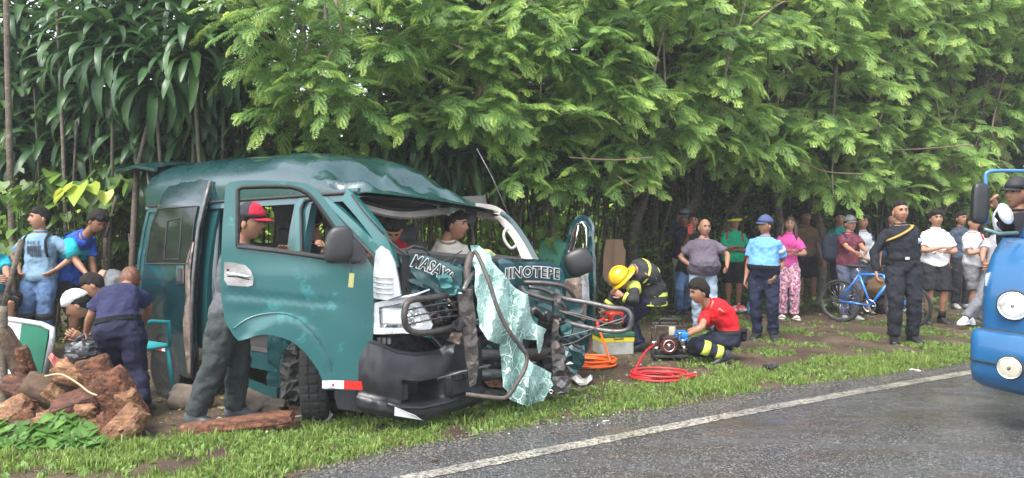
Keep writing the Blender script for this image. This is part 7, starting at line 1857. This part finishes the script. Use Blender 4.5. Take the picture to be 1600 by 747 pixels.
# plank and logs by the feet of the man in the doorway
t = thing('timber_plank', 'thick split timber lying in front of the van step', 'timber', P(380, 676, 5.33)); chunk(372, 664, 5.33, .78, .13, .14, -.10, 3, t, MT['wood'], 'wood', .1); chunk(430, 662, 5.42, .36, .09, .1, -.05, 4, t, MT['woodbark'], 'bark_strip', -.2)
t = thing('stone', 'pale stone between the feet of the man in the doorway', 'stone', P(330, 640, 5.95)); chunk(300, 622, 6.1, .3, .24, .25, .1, 8, t, MT['stone'], 'rock')
t = thing('stone', 'brown rounded stone under the van step', 'stone', P(392, 640, 5.95)); chunk(392, 630, 5.95, .24, .22, .3, .4, 9, t, MT['stone'], 'rock')
t = thing('stone', 'low stone behind the front wheel', 'stone', P(428, 640, 5.95)); chunk(426, 636, 5.95, .2, .13, .2, .1, 10, t, MT['stone'], 'rock')
rag = mat('dirty white rag', (.42, .4, .37), (.25, .23, .2), sc=14, rough=.9)
def free_crumple(name, lab, cat, px, py, Y, w_, d_, m, seed, amp=.03, h=.03):
    c = P(px, py, Y); r = random.Random(seed); off = Vector((r.uniform(0, 50),) * 3)
    n = 10; pol = [(math.cos(2 * math.pi * i / n) * w_ / 2 * r.uniform(.7, 1.1), math.sin(2 * math.pi * i / n) * d_ / 2 * r.uniform(.7, 1.1)) for i in range(n)]
    mb = MB(); panel(mb, pol, [], min(w_, d_) / 5, lambda x, y, d: c + Vector((x, y, h + amp * noise.noise(Vector((x * 12, y * 12, 0)) + off) * 2 - d)), .008, jit=.4)
    o = mb.build(name, m, None, angle=20, origin=c); tag(o, lab, cat); return o
free_crumple('rag', 'crumpled pale rag beside the front wheel', 'rag', 488, 660, 5.6, .30, .16, rag, 1, .05)
free_crumple('rag', 'small white scrap left of the front wheel', 'rag', 435, 664, 5.5, .12, .1, rag, 2, .04)
free_crumple('metal_scrap', 'crumpled silver plate lying right of the wreck', 'scrap', 908, 598, 6.95, .24, .28, mat('crumpled silver sheet', (.5, .5, .46), (.2, .2, .18), sc=12, rough=.4, metal=.4), 3, .05, .05)
free_crumple('plastic_scrap', 'flat black plastic piece on the grass edge right of the wreck', 'scrap', 906, 620, 6.45, .34, .22, MT['plastic'], 4, .02, .015)
free_crumple('plastic_scrap', 'green plastic scrap beside the silver plate', 'scrap', 897, 612, 6.6, .10, .06, mat('green plastic', (.12, .35, .05), rough=.4), 5, .02, .03)
free_crumple('plastic_scrap', 'black plastic scrap lying on the verge grass to the right', 'scrap', 1202, 578, 7.55, .2, .12, MT['plastic'], 6, .03, .04)
free_crumple('plastic_scrap', 'thin dark scrap lying on the earth left of the grass', 'scrap', 250, 684, 5.25, .16, .14, MT['scrap'], 7, .01, .01)
wl = mat('white litter', (.72, .72, .7), rough=.6)
for (px, py, lab) in ((947, 664, 'small white scrap on the asphalt below the wreck'), (1431, 584, 'white litter piece on the road edge near the truck'), (679, 728, 'small brown leaf on the road near the white line')):
    Y = CAMH * FPX / (py - HOR); free_crumple('litter', lab, 'litter', px, py, Y, .05 if px != 1431 else .12, .04, wl if px != 679 else MT['dead'], px, .015, .035)

# board, bag, cloth and chair behind the firewood
t = thing('sign_board', 'white and green board with silver edge leaning behind the firewood', 'board', P(40, 600, 5.85))
bf = plane_px((-4.1, 5.9), (-3.5, 5.75))
mb = MB(); panel(mb, [(-12, 500), (10, 500), (34, 503), (22, 600), (-12, 600)], [], 12, bf, .03); mb.build('white_panel', mat('white board', (.62, .62, .6), rough=.4), t, smooth=False)
mb = MB(); panel(mb, [(34, 503), (60, 508), (76, 514), (62, 600), (22, 600)], [], 12, bf, .03); mb.build('green_panel', mat('green board', (.02, .17, .10), (.015, .13, .08), rough=.4), t, smooth=False)
mb = MB(); mb.tube([bf(x, y, .01) for x, y in [(-12, 499), (12, 499), (40, 503), (64, 507), (80, 514), (80, 530), (66, 602)]], .022, 8); mb.build('board_edge', MT['silver'], t)
mb = MB(); panel(mb, [(2, 566), (14, 560), (26, 570), (24, 586), (10, 592), (2, 584)], [], 6, lambda x, y, d: bf(x, y, d - .008), .004); mb.build('printed_badge', mat('blue print', (.03, .12, .45), rough=.4), t, smooth=False)
mb = MB(); panel(mb, [(12, 578), (28, 574), (30, 588), (14, 592)], [], 6, lambda x, y, d: bf(x, y, d - .014), .004); mb.build('printed_badge', MT['white'], t, smooth=False)
bagm = mat('black plastic bag', (.02, .022, .024), (.05, .052, .055), sc=9, rough=.25, bump=1, bsc=24, rvar=.1)
t = thing('plastic_bag', 'knotted black plastic bag on top of the firewood', 'bag', P(128, 568, 5.5))
mb = MB(); mb.ball(P(128, 550, 5.5), 1, 28, 20, fn=lambda v, q: Vector((v.x * .105, v.y * .09, v.z * .085)) * (1 + .25 * noise.noise(v * 3.5) + .12 * abs(noise.noise(v * 9)))); mb.build('bag_body', bagm, t, angle=25)
mb = MB(); mb.tube([P(120, 535, 5.5), P(124, 527, 5.48), P(132, 524, 5.5)], [.03, .012, .026], 8); mb.build('knot', bagm, t)
free_crumple('cloth', 'red and pink cloth tucked between board and firewood', 'cloth', 92, 575, 5.75, .16, .14, mat('coral cloth', (.6, .12, .08), (.5, .22, .2), sc=12, rough=.8), 9, .08, .05)
t = thing('rope_scrap', 'pale rope end trailing over the firewood', 'rope', P(110, 590, 5.3)); mb = MB(); mb.tube(spline([P(70, 588, 5.38), P(95, 585, 5.35), P(120, 598, 5.28), P(138, 612, 5.22), P(152, 618, 5.2)], 6), .007, 6); mb.build('cord', mat('pale rope', (.4, .3, .18), rough=.9), t)
turq = mat('turquoise plastic', (.03, .34, .36), (.025, .3, .32), rough=.4)
def chair(px, py, Y, lab, rz=0):
    c = P(px, py, Y); c.z = 0; t = thing('plastic_chair', lab, 'chair', c); Rm = Matrix.Rotation(rz, 3, 'Z'); L = lambda x, y, z: c + Rm @ Vector((x, y, z))
    mb = MB(); mb.box(L(0, 0, .42), (.42, .42, .03), Rm, bev=.01); mb.build('seat', turq, t, angle=40)
    mb = MB(); 
    rg_ = [[L(-.2 + .4 * i / 8, .2 + .05 * math.sin(math.pi * i / 8) + o_ + (z - .42) * .25, z) for z, o_ in ((.42, 0), (.86 - .04 * abs(i - 4) / 4, 0), (.86 - .04 * abs(i - 4) / 4, .02), (.42, .02))] for i in range(9)]
    mb.rings(rg_); mb.build('backrest', turq, t, angle=40)
    for sx in (-1, 1):
        for sy in (-1, 1):
            mb = MB(); mb.tube([L(sx * .18, sy * .18, .42), L(sx * .22, sy * .22, 0)], [.022, .017], 8); mb.build('leg', turq, t)
        mb = MB(); mb.tube([L(sx * .22, -.18, .42), L(sx * .23, -.16, .64), L(sx * .23, .0, .66), L(sx * .21, .24, .62)], .018, 7); mb.build('armrest', turq, t)
chair(212, 560, 6.5, 'turquoise plastic chair behind the woman in navy', 2.6)

# ---- rescue equipment
t = thing('battery_case', 'grey tool case with green lid and yellow tape below the bars', 'case', P(958, 553, 8.5))
c = P(958, 553, 8.5); rz = Matrix.Rotation(R(12), 3, 'Z'); q = lambda x, y, z: c + rz @ Vector((x, y, z))
mb = MB(); mb.box(q(0, 0, .09), (.40, .30, .17), rz, bev=.015); mb.build('case_body', mat('dirty grey plastic', (.36, .36, .33), (.24, .23, .2), sc=5, rough=.6), t, angle=40)
mb = MB(); mb.box(q(0, 0, .185), (.405, .305, .055), rz, bev=.004); mb.build('yellow_tape', mat('yellow tape', (.66, .56, .03), rough=.5), t, angle=40)
mb = MB(); mb.box(q(0, 0, .24), (.42, .32, .06), rz, bev=.012); mb.build('lid', mat('dark green plastic', (.02, .11, .06), rough=.5), t, angle=40)
mb = MB(); mb.tube([q(-.05, -.165, .24), q(-.05, -.19, .2), q(.05, -.19, .2), q(.05, -.165, .24)], .008, 6); mb.build('latch', MT['rubber'], t)
t = thing('generator', 'small red and black motor pump standing on the tool case', 'generator', q(0, 0, .27))
mb = MB(); mb.box(q(.02, 0, .42), (.18, .18, .14), rz, bev=.02); mb.build('engine', mat('red engine paint', (.5, .03, .015), rough=.4), t, angle=40)
mb = MB(); mb.box(q(-.12, 0, .39), (.10, .16, .12), rz, bev=.02); mb.disc(q(.02, -.1, .41), (0, 1, 0), .055, .03, 18); mb.build('engine_block', MT['scrap'], t, angle=40)
for y_ in (-.13, .13):
    mb = MB(); mb.tube([q(-.19, y_, .28), q(-.19, y_, .54), q(.19, y_, .54), q(.19, y_, .28)], .011, 7); mb.build('frame_tube', MT['steel'], t)
mb = MB(); 
for z_ in (.28, .54):
    for x_ in (-.19, .19): mb.tube([q(x_, -.13, z_), q(x_, .13, z_)], .010, 6)
mb.build('cross_tube', MT['steel'], t)
def coil(name, lab, px, py, Y, R0, R1, n, m, r, lead, seed, group=None):
    c = P(px, py, Y); c.z = gz(c.x, c.y) + r; o_ = thing(name, lab, 'hose', (c.x, c.y, 0), group); rr = random.Random(seed); pts = []
    for i in range(n * 16):
        a = 2 * math.pi * i / 16; f = i / (n * 16); R_ = R0 + (R1 - R0) * abs(math.sin(f * 5)) + rr.uniform(-.006, .006)
        pts.append(c + Vector((math.cos(a) * R_ + .03 * math.sin(f * 9), math.sin(a) * R_ * .8 + .03 * math.cos(f * 7), f * r * 2 * n * .45)))
    pts += [P(*l_) for l_ in lead]; path = pts[:n * 16 - 1] + spline(pts[n * 16 - 2:], 6)
    mb = MB(); mb.tube(path, r, 7); mb.build('hose_line', m, o_); return o_
org_ = mat('orange hose', (.80, .13, .01), (.72, .1, .008), sc=5, rough=.35); redh = mat('red hose', (.50, .03, .03), (.42, .02, .025), sc=5, rough=.4)
o1 = coil('hydraulic_hose', 'coiled orange hose lying beside the wreck', 918, 571, 7.75, .22, .29, 6, org_, .012, [(955, 566, 7.6), (947, 545, 7.75), (940, 525, 8.0), (934, 510, 8.2), (938, 502, 8.3), (950, 500, 8.35)], 3)
mb = MB(); mb.tube([P(934, 511, 8.1), P(933, 503, 8.15), P(944, 499, 8.2)], .02, 7); mb.build('coupling', MT['red'], o1)
o2 = coil('hydraulic_hose', 'flattened red hose coil on the grass edge leading to the pump', 1030, 594, 7.15, .13, .30, 5, redh, .011, [(985, 600, 7.1), (990, 585, 7.2), (996, 570, 7.4), (1004, 556, 7.7), (1012, 546, 7.95), (1024, 540, 8.1)], 5)
o3 = coil('hydraulic_hose', 'second red hose running from the coil up to the pump', 1040, 592, 7.2, .2, .26, 2, redh, .010, [(992, 603, 7.0), (994, 580, 7.3), (1002, 562, 7.6), (1014, 544, 8.0), (1028, 537, 8.15)], 6)
c = P(1045, 560, 8.15); c.z = .02; t = thing('hydraulic_pump', 'black and chrome motor pump on the ground in front of the kneeling rescuer', 'pump', c)
q = lambda x, y, z: c + Vector((x, y, z))
mb = MB(); mb.box(q(0, 0, .03), (.38, .28, .03), bev=.005); 
for sx in (-.16, .16): mb.box(q(sx, 0, .01), (.03, .28, .03))
mb.build('base_plate', MT['rubber'], t, smooth=False)
mb = MB(); mb.box(q(.02, 0, .16), (.20, .18, .18), bev=.03); mb.mat(0)
for k in range(5): mb.box(q(.02, 0, .10 + .03 * k), (.225, .20, .008))
mb.build('engine', MT['scrap'], t, angle=35)
mb = MB(); mb.disc(q(-.03, -.13, .15), (0, 1, 0), .085, .05, 24); mb.build('starter_cover', mat('dark red cover', (.13, .02, .02), rough=.25, coat=.5), t, angle=35)
mb = MB(); mb.torus(q(-.03, -.16, .15), (0, 1, 0), .06, .008, 24, 6); mb.disc(q(-.03, -.165, .15), (0, 1, 0), .025, .02, 14); mb.build('starter_ring', MT['chrome'], t)
mb = MB(); mb.box(q(.03, -.03, .29), (.07, .05, .12), bev=.012); mb.build('fuel_tank', mat('pale plastic', (.62, .56, .42), rough=.4), t, angle=35)
mb = MB(); mb.ball(q(.13, -.1, .2), (.05, .05, .07), 14, 10); mb.disc(q(.15, -.1, .12), (1, 0, 0), .035, .06, 14); mb.build('carburettor', MT['chrome'], t)
mb = MB(); mb.tube([q(-.17, -.11, .03), q(-.17, -.11, .36), q(.17, -.11, .36), q(.17, -.11, .03)], .010, 7); mb.build('carry_frame', MT['steel'], t)
mb = MB(); mb.tube([q(-.17, .11, .03), q(-.17, .11, .36), q(.17, .11, .36), q(.17, .11, .03)], .010, 7); mb.build('carry_frame', MT['steel'], t)
mb = MB(); mb.tube([q(-.10, 0, .36), q(-.10, 0, .42), q(.10, 0, .42), q(.10, 0, .36)], .014, 7); mb.tube([q(-.17, -.11, .36), q(-.17, .11, .36)], .01, 6); mb.tube([q(.17, -.11, .36), q(.17, .11, .36)], .01, 6); mb.build('handle', MT['rubber'], t)
for x_, z_ in ((-.16, .12), (-.19, .18), (.1, .28)):
    mb = MB(); mb.disc(q(x_, -.12, z_), (1, 0, .2), .018, .07, 10); mb.build('valve', MT['chrome'], t)

# ---- boards leaning against the hedge, bags and bundles
t = thing('green_board', 'pale green board leaning behind the far open door', 'board', P(862, 420, 10.4)); bfn = plane_px((.4, 10.5), (.8, 10.3))
mb = MB(); panel(mb, [(846, 374), (860, 373), (884, 379), (888, 392), (884, 416), (842, 414), (841, 396)], [], 10, bfn, .03); mb.build('board_sheet', mat('pale green board', (.07, .28, .17), (.06, .24, .15), sc=3, rough=.6), t, smooth=False)
mb = MB(); mb.tube([bfn(846, 374, -.004), bfn(860, 373, -.004), bfn(884, 379, -.004)], .012, 5); mb.build('board_rim', mat('dark green rim', (.03, .14, .09)), t)
t = thing('cardboard_sheet', 'brown cardboard sheet propped behind the firefighter', 'cardboard', P(958, 452, 10.6)); bfn = plane_px((1.2, 10.8), (1.7, 10.6))
cbm = mat('brown cardboard', (.30, .19, .12), (.24, .15, .09), sc=3, rough=.85, c3=(.12, .07, .045), sc3=4, amt3=.6)
mb = MB(); panel(mb, [(947, 374), (972, 374), (974, 386), (977, 392), (976, 412), (974, 440), (966, 452), (952, 446), (942, 432), (943, 400)], [], 9, lambda x, y, d: bfn(x, y, d + .02 * noise.noise(Vector((x * .1, y * .1, 1)))), .03); mb.build('cardboard', cbm, t, angle=30)
mb = MB(); mb.tube([bfn(960, 375, -.01), bfn(958, 410, -.012), bfn(959, 444, -.01)], .008, 4, flat=.3); mb.build('crease', cbm, t)
def bundle(lab, px, py, Y, s_, m, cat='bag', name='bundle', seed=1):
    c = P(px, py, Y); t = thing(name, lab, cat, c - Vector((0, 0, s_[2]))); mb = MB(); mb.ball(c, 1, 18, 12, fn=lambda v, q: Vector((v.x * s_[0], v.y * s_[1], v.z * s_[2])) * (1 + .3 * noise.noise(v * 2.5 + Vector((seed, 0, 0))))); mb.build('bundle_body', m, t, angle=30)
    mb = MB(); mb.tube([c + Vector((-.02, 0, s_[2] * .8)), c + Vector((0, 0, s_[2] * 1.25)), c + Vector((.03, 0, s_[2] * 1.4))], [.02, .012, .02], 7); mb.build('tied_top', m, t)
bundle('blue bag on the ground behind the firefighter', 1018, 425, 13.2, (.16, .1, .09), mat('blue plastic', (.02, .10, .35), rough=.4))
bundle('light blue bag between the officer and the man in green', 1175, 484, 12.0, (.09, .08, .12), mat('light blue plastic', (.10, .28, .5), rough=.4), seed=3)
bundle('red and white bag at the feet of the man in green', 1154, 483, 12.0, (.14, .08, .06), mat('red white print plastic', (.6, .55, .5), (.5, .04, .05), sc=12, contrast=4, rough=.5), seed=4)
bundle('teal bundle between the legs of the woman in pink', 1224, 472, 12.1, (.09, .08, .2), mat('teal cloth', (.05, .25, .28), rough=.8), seed=5)
bundle('brown sack behind the bicycle chainring', 1366, 448, 12.0, (.22, .15, .18), mat('brown sack', (.16, .10, .05), rough=.9), 'sack', 'sack', 6)
bundle('dark bundle on the ground behind the bicycle', 1388, 468, 12.1, (.26, .18, .22), mat('dark bundle cloth', (.02, .02, .025), rough=.9), 'sack', 'sack', 7)

# ---- bicycle
RW = P(1313, 470, 11.0); FW = P(1418, 480, 10.35); ax = (FW - RW).normalized(); bx_ = Vector((-ax.y, ax.x, 0)).normalized()
t = thing('bicycle', 'blue mountain bicycle held upright by the man in maroon', 'bicycle', (RW.x, RW.y, 0))
bl = mat('blue bicycle paint', (.02, .20, .62), (.015, .15, .5), rough=.3, coat=.5)
def bwheel(c, r=.315):
    c = Vector((c.x, c.y, r + .01)); w_ = MB(); w_.torus(c, bx_, r - .018, .022, 40, 8); o = w_.build('wheel', MT['tyre'], t)
    mb = MB(); mb.torus(c, bx_, r - .045, .010, 40, 6); mb.build('rim', MT['greybar'], o)
    mb = MB(); 
    for i in range(24):
        a = 2 * math.pi * i / 24; d = ax * math.cos(a) + Vector((0, 0, 1)) * math.sin(a); d2 = ax * math.cos(a + .5) + Vector((0, 0, 1)) * math.sin(a + .5); mb.tube([c + d2 * .025 + bx_ * (.02 if i % 2 else -.02), c + d * (r - .05)], .0022, 3)
    mb.build('spokes', MT['chrome'], o); mb = MB(); mb.disc(c, bx_, .028, .07, 12); mb.build('hub', MT['greybar'], o); return c
rc = bwheel(RW); fc = bwheel(FW); up = Vector((0, 0, 1))
B_ = lambda a, z: Vector((RW.x, RW.y, 0)) + ax * a + up * z
L_ = (FW - RW).length; BB = B_(.43, .30); ST = B_(.27, .74); HT = B_(L_ - .32, .76); HB = B_(L_ - .27, .62)
for a, b, r_, nm in ((BB, ST, .017, 'seat_tube'), (ST, HT, .017, 'top_tube'), (BB, HB, .022, 'down_tube'), (HT, HB, .02, 'head_tube')):
    mb = MB(); mb.tube([a, b], r_, 8); mb.build(nm, bl, t)
for s_ in (-.035, .035):
    mb = MB(); mb.tube([rc + bx_ * s_, BB + bx_ * s_ * .6], .010, 6); mb.build('chain_stay', bl, t); mb = MB(); mb.tube([rc + bx_ * s_, ST + bx_ * s_ * .4], .009, 6); mb.build('seat_stay', bl, t)
    mb = MB(); mb.tube([HB + bx_ * s_, HB.lerp(fc, .5) + bx_ * s_ + ax * .02, fc + bx_ * s_], .013, 6); mb.build('fork', bl, t)
mb = MB(); mb.torus(BB - bx_ * .05, bx_, .085, .006, 28, 5); mb.tube([BB - bx_ * .05, BB - bx_ * .05 + ax * .08], .008, 5); mb.tube([BB - bx_ * .05, BB - bx_ * .05 - ax * .04 + up * .07], .008, 5); mb.tube([BB - bx_ * .05, BB - bx_ * .05 - ax * .04 - up * .07], .008, 5); mb.build('chainring', MT['chrome'], t)
mb = MB(); mb.tube([BB - bx_ * .07, BB - bx_ * .09 + ax * .06 - up * .15], .010, 6); mb.box(BB - bx_ * .14 + ax * .06 - up * .15, (.09, .06, .02), bev=.005); mb.build('crank', MT['greybar'], t)
mb = MB(); mb.tube([BB - bx_ * .04 + up * .085, rc - bx_ * .04 + up * .04], .004, 4); mb.tube([BB - bx_ * .04 - up * .085, rc - bx_ * .04 - up * .04], .004, 4); mb.build('chain', MT['rubber'], t)
mb = MB(); mb.tube([ST, ST + (ST - BB).normalized() * .12], .013, 7); mb.build('seat_post', MT['chrome'], t)
sp_ = ST + (ST - BB).normalized() * .13
mb = MB(); mb.rings([ell(sp_ + ax * a, bx_, up, w_, .022, 12) for a, w_ in ((-.13, .03), (-.11, .075), (-.03, .07), (.04, .03), (.13, .018), (.14, .008))]); mb.build('saddle', MT['rubber'], t)
hs_ = HT + (HT - HB).normalized() * .12
mb = MB(); mb.tube([HT, hs_], .014, 7); mb.tube([hs_ + bx_ * s * .01 for s in (-27, -12)] + [hs_ + ax * .02] + [hs_ + bx_ * s * .01 for s in (12, 27)], .011, 7); mb.build('handlebar', MT['rubber'], t)
for s_ in (-.24, .24): mb = MB(); mb.tube([hs_ + bx_ * (s_ - .045), hs_ + bx_ * (s_ + .045)], .017, 8); mb.build('grip', mat('red grip', (.45, .04, .07)), t)

# ---- blue truck, only its front corner in view
TBK = Vector((.875, .485, 0)); TTG = Vector((.485, -.875, 0)); blu = mat('blue truck paint', (.012, .095, .23), (.010, .08, .195), sc=1.5, rough=.34, coat=.5, rvar=.06, c3=(.035, .10, .19), sc3=4, amt3=.62)
c0 = P(1545, 600, 5.55); t = thing('blue_truck', 'blue small truck nosing in at the right edge with round headlight', 'truck', (c0.x, c0.y, 0))
def tring(px, py, r_=.16, Y=5.55, bulge=.05, wid=1.75):
    C = P(px - 20, py, Y); r_ = r_ * .5; bulge *= .5; o = []
    o.append(C + TBK * 1.9 + TTG * .02); o.append(C + TBK * .9); o.append(C + TBK * r_ * 1.2)
    for a in (15, 35, 55, 75, 90):
        a = R(a); o.append(C + TBK * (r_ * (1 - math.sin(a)) * 1.0) + TTG * (r_ * (1 - math.cos(a))) - TBK * 0)
    o.append(C + TTG * .4 - TBK * bulge); o.append(C + TTG * .9 - TBK * bulge * 1.4); o.append(C + TTG * (wid - .4) - TBK * bulge)
    o.append(C + TTG * (wid - .1)); o.append(C + TTG * wid + TBK * .15); o.append(C + TTG * wid + TBK * 1.9)
    return o
prof = [(1578, 372, 5.75), (1569, 384, 5.68), (1560, 400, 5.62), (1552, 425, 5.58), (1547, 455, 5.55), (1546, 485, 5.55), (1546, 505, 5.55), (1546, 512, 5.55)]
mb = MB(); rgs = [tring(x, y, .2, Y) for x, y, Y in prof]; mb.rings(rgs); body = mb.build('cab_body', blu, t, angle=50)
prof = [(1540, 513, 5.52), (1531, 515, 5.5), (1528, 522, 5.48), (1527, 545, 5.46), (1527, 575, 5.46), (1530, 592, 5.47), (1542, 600, 5.5), (1560, 606, 5.55), (1576, 607, 5.7)]
mb = MB(); mb.rings([tring(x, y, .2, Y, .07, 1.85) for x, y, Y in prof]); bmp = mb.build('bumper', blu, t, angle=60)
def lampset(px, py, Y, r_, nm, lens):
    C = P(px, py, Y); nv_ = (-TBK * .93 - Vector((0, .3, 0))).normalized()
    mb = MB(); mb.torus(C - nv_ * .02, nv_, r_ * 1.03, r_ * .10, 36, 8); o = mb.build(nm, MT['rubber'], t)
    mb = MB(); mb.torus(C - nv_ * -.004, nv_, r_ * .95, r_ * .07, 36, 8); mb.build('lamp_ring', MT['chrome'], o)
    b_ = MB(); a = nv_.orthogonal().normalized(); b2 = nv_.cross(a); rr_ = []
    for q_, dd in ((.95, .0), (.9, .03), (.7, .05), (.4, .062), (.05, .068)): rr_.append([C + (a * math.cos(2 * math.pi * i / 32) + b2 * math.sin(2 * math.pi * i / 32)) * r_ * q_ + nv_ * dd * r_ * 1.6 for i in range(32)])
    b_.rings(rr_, cap=True); b_.build('lamp_lens', lens, o, angle=40)
    b_ = MB(); b_.box(C + nv_ * .005, (.03, .02, .03), bev=.015); b_.build('bulb_shade', MT['greybar'], o, smooth=False)
lensm = mat('fluted lamp lens', (.72, .74, .72), (.42, .44, .42), sc=9, rough=.12, metal=.55, coat=1)
lampset(1583, 478, 5.29, .100, 'headlight', lensm)
lampset(1577, 575, 5.07, .075, 'fog_lamp', mat('yellowish fog lens', (.58, .54, .42), (.4, .37, .28), sc=9, rough=.15, metal=.4, coat=1))
mb = MB(); cf = plane_px((3.55, 5.56), (3.75, 5.38)); panel(mb, [(1537, 456), (1552, 457), (1552, 488), (1545, 491), (1538, 484)], [], 6, lambda x, y, d: P(x, y, 5.53 + d), .10); mb.build('indicator', mat('orange indicator', (.75, .22, .02), rough=.25, coat=.6), t, angle=40)
mb = MB(); panel(mb, [(1540, 428), (1550, 424), (1550, 448), (1539, 447)], [], 6, lambda x, y, d: P(x, y, 5.52 + d), .10); mb.build('indicator_top', lensm, t, angle=40)
mb = MB(); mb.tube([v for v in tring(1545, 513, .2, 5.54, .055)[2:10]], .012, 5); mb.build('panel_gap', MT['rubber'], t)
mb = MB(); mb.tube([v for v in tring(1571, 388, .2, 5.66, .055)[2:10]], .007, 5); mb.build('cowl_seam', MT['rubber'], t)
mb = MB(); mb.tube([v for v in tring(1526, 560, .2, 5.455, .075, 1.85)[2:10]], .006, 5); mb.build('bumper_seam', MT['rubber'], t)
# windscreen, pillars and roof of the cab
w0 = P(1578, 372, 5.75) + TTG * .08 + TBK * .05; w1 = w0 + TTG * 1.6; up_ = Vector((0, 0, 1))
g = [w0, w1, w1 + TBK * .35 + up_ * .72 - TTG * .1, w0 + TBK * .35 + up_ * .72 + TTG * .1]
mb = MB(); mb.rings([g, [v + TBK * .01 for v in g]]); mb.build('windscreen', MT['darkglass'], t, smooth=False)
for a, b in ((g[0], g[3]), (g[1], g[2])): mb = MB(); mb.tube([a, b], .035, 8); mb.build('pillar', blu, t)
mb = MB(); r0 = [g[3] - TBK * .03, g[2] - TBK * .03, g[2] + TBK * 1.3, g[3] + TBK * 1.3]; mb.rings([r0, [v + up_ * .07 for v in r0]]); mb.build('cab_roof', blu, t, angle=40)
mb = MB(); sb = [w0 + TBK * .5, w0 + TBK * 1.6, g[3] + TBK * 1.2, g[3] + TBK * .3]; mb.rings([sb, [v + TTG * .02 for v in sb]]); mb.build('side_window', MT['darkglass'], t, smooth=False)
mb = MB(); mb.tube([P(1556, 565, 5.7) + TBK * .5, P(1556, 565, 5.7) + TBK * .5 + TTG * .25], .33, 28); mb.build('wheel', MT['tyre'], t)
mb = MB(); q0 = P(1575, 585, 6.2) ; mb.box(q0 + TBK * 1.6 + TTG * 1.0 + Vector((0, 0, .1)), (2.6, 1.6, .12), Matrix.Rotation(R(29), 3, 'Z'), bev=.02); mb.build('load_bed', blu, t, angle=40)
mb = MB(); mb.box(P(1592, 560, 6.45), (.7, .35, .05), Matrix.Rotation(R(29), 3, 'Z'), bev=.01); mb.build('side_step', MT['steel'], t, angle=40)
# mirrors on their blue tube arm
mb = MB(); mb.tube(spline([P(1542, 350, 5.6), P(1541, 300, 5.6), P(1540, 276, 5.6), P(1544, 269, 5.6), P(1560, 267, 5.62), P(1585, 267, 5.66), P(1612, 268, 5.72)], 5), .014, 8); ma = mb.build('mirror_arm', mat('blue tube paint', (.06, .20, .42), rough=.35, coat=.5), t)
mb = MB(); mb.ball(P(1531, 318, 5.57), 1, 18, 14, fn=lambda v, q: Vector((abs(v.x) ** .5 * (1 if v.x > 0 else -1) * .062, abs(v.y) ** .6 * (1 if v.y > 0 else -1) * .035, abs(v.z) ** .45 * (1 if v.z > 0 else -1) * .155)), rot=Matrix.Rotation(.05, 3, 'Y')); mb.build('mirror_housing', MT['plastic'], ma, angle=50)
mb = MB(); mb.tube([P(1538, 358, 5.55), P(1560, 365, 5.55), P(1590, 364, 5.6)], .013, 8); mb.build('lower_arm', mat('grey green tube', (.12, .22, .22), rough=.4), ma)
mb = MB(); mb.tube(spline([P(1556, 362, 5.55), P(1552, 340, 5.52), P(1560, 325, 5.5)], 4), .009, 7); mb.ball(P(1571, 334, 5.48), 1, 18, 12, fn=lambda v, q: Vector((v.x * .052, v.y * .018, v.z * .085)), rot=Matrix.Rotation(R(-28), 3, 'Y')); mb.build('round_mirror', MT['silver'], ma)
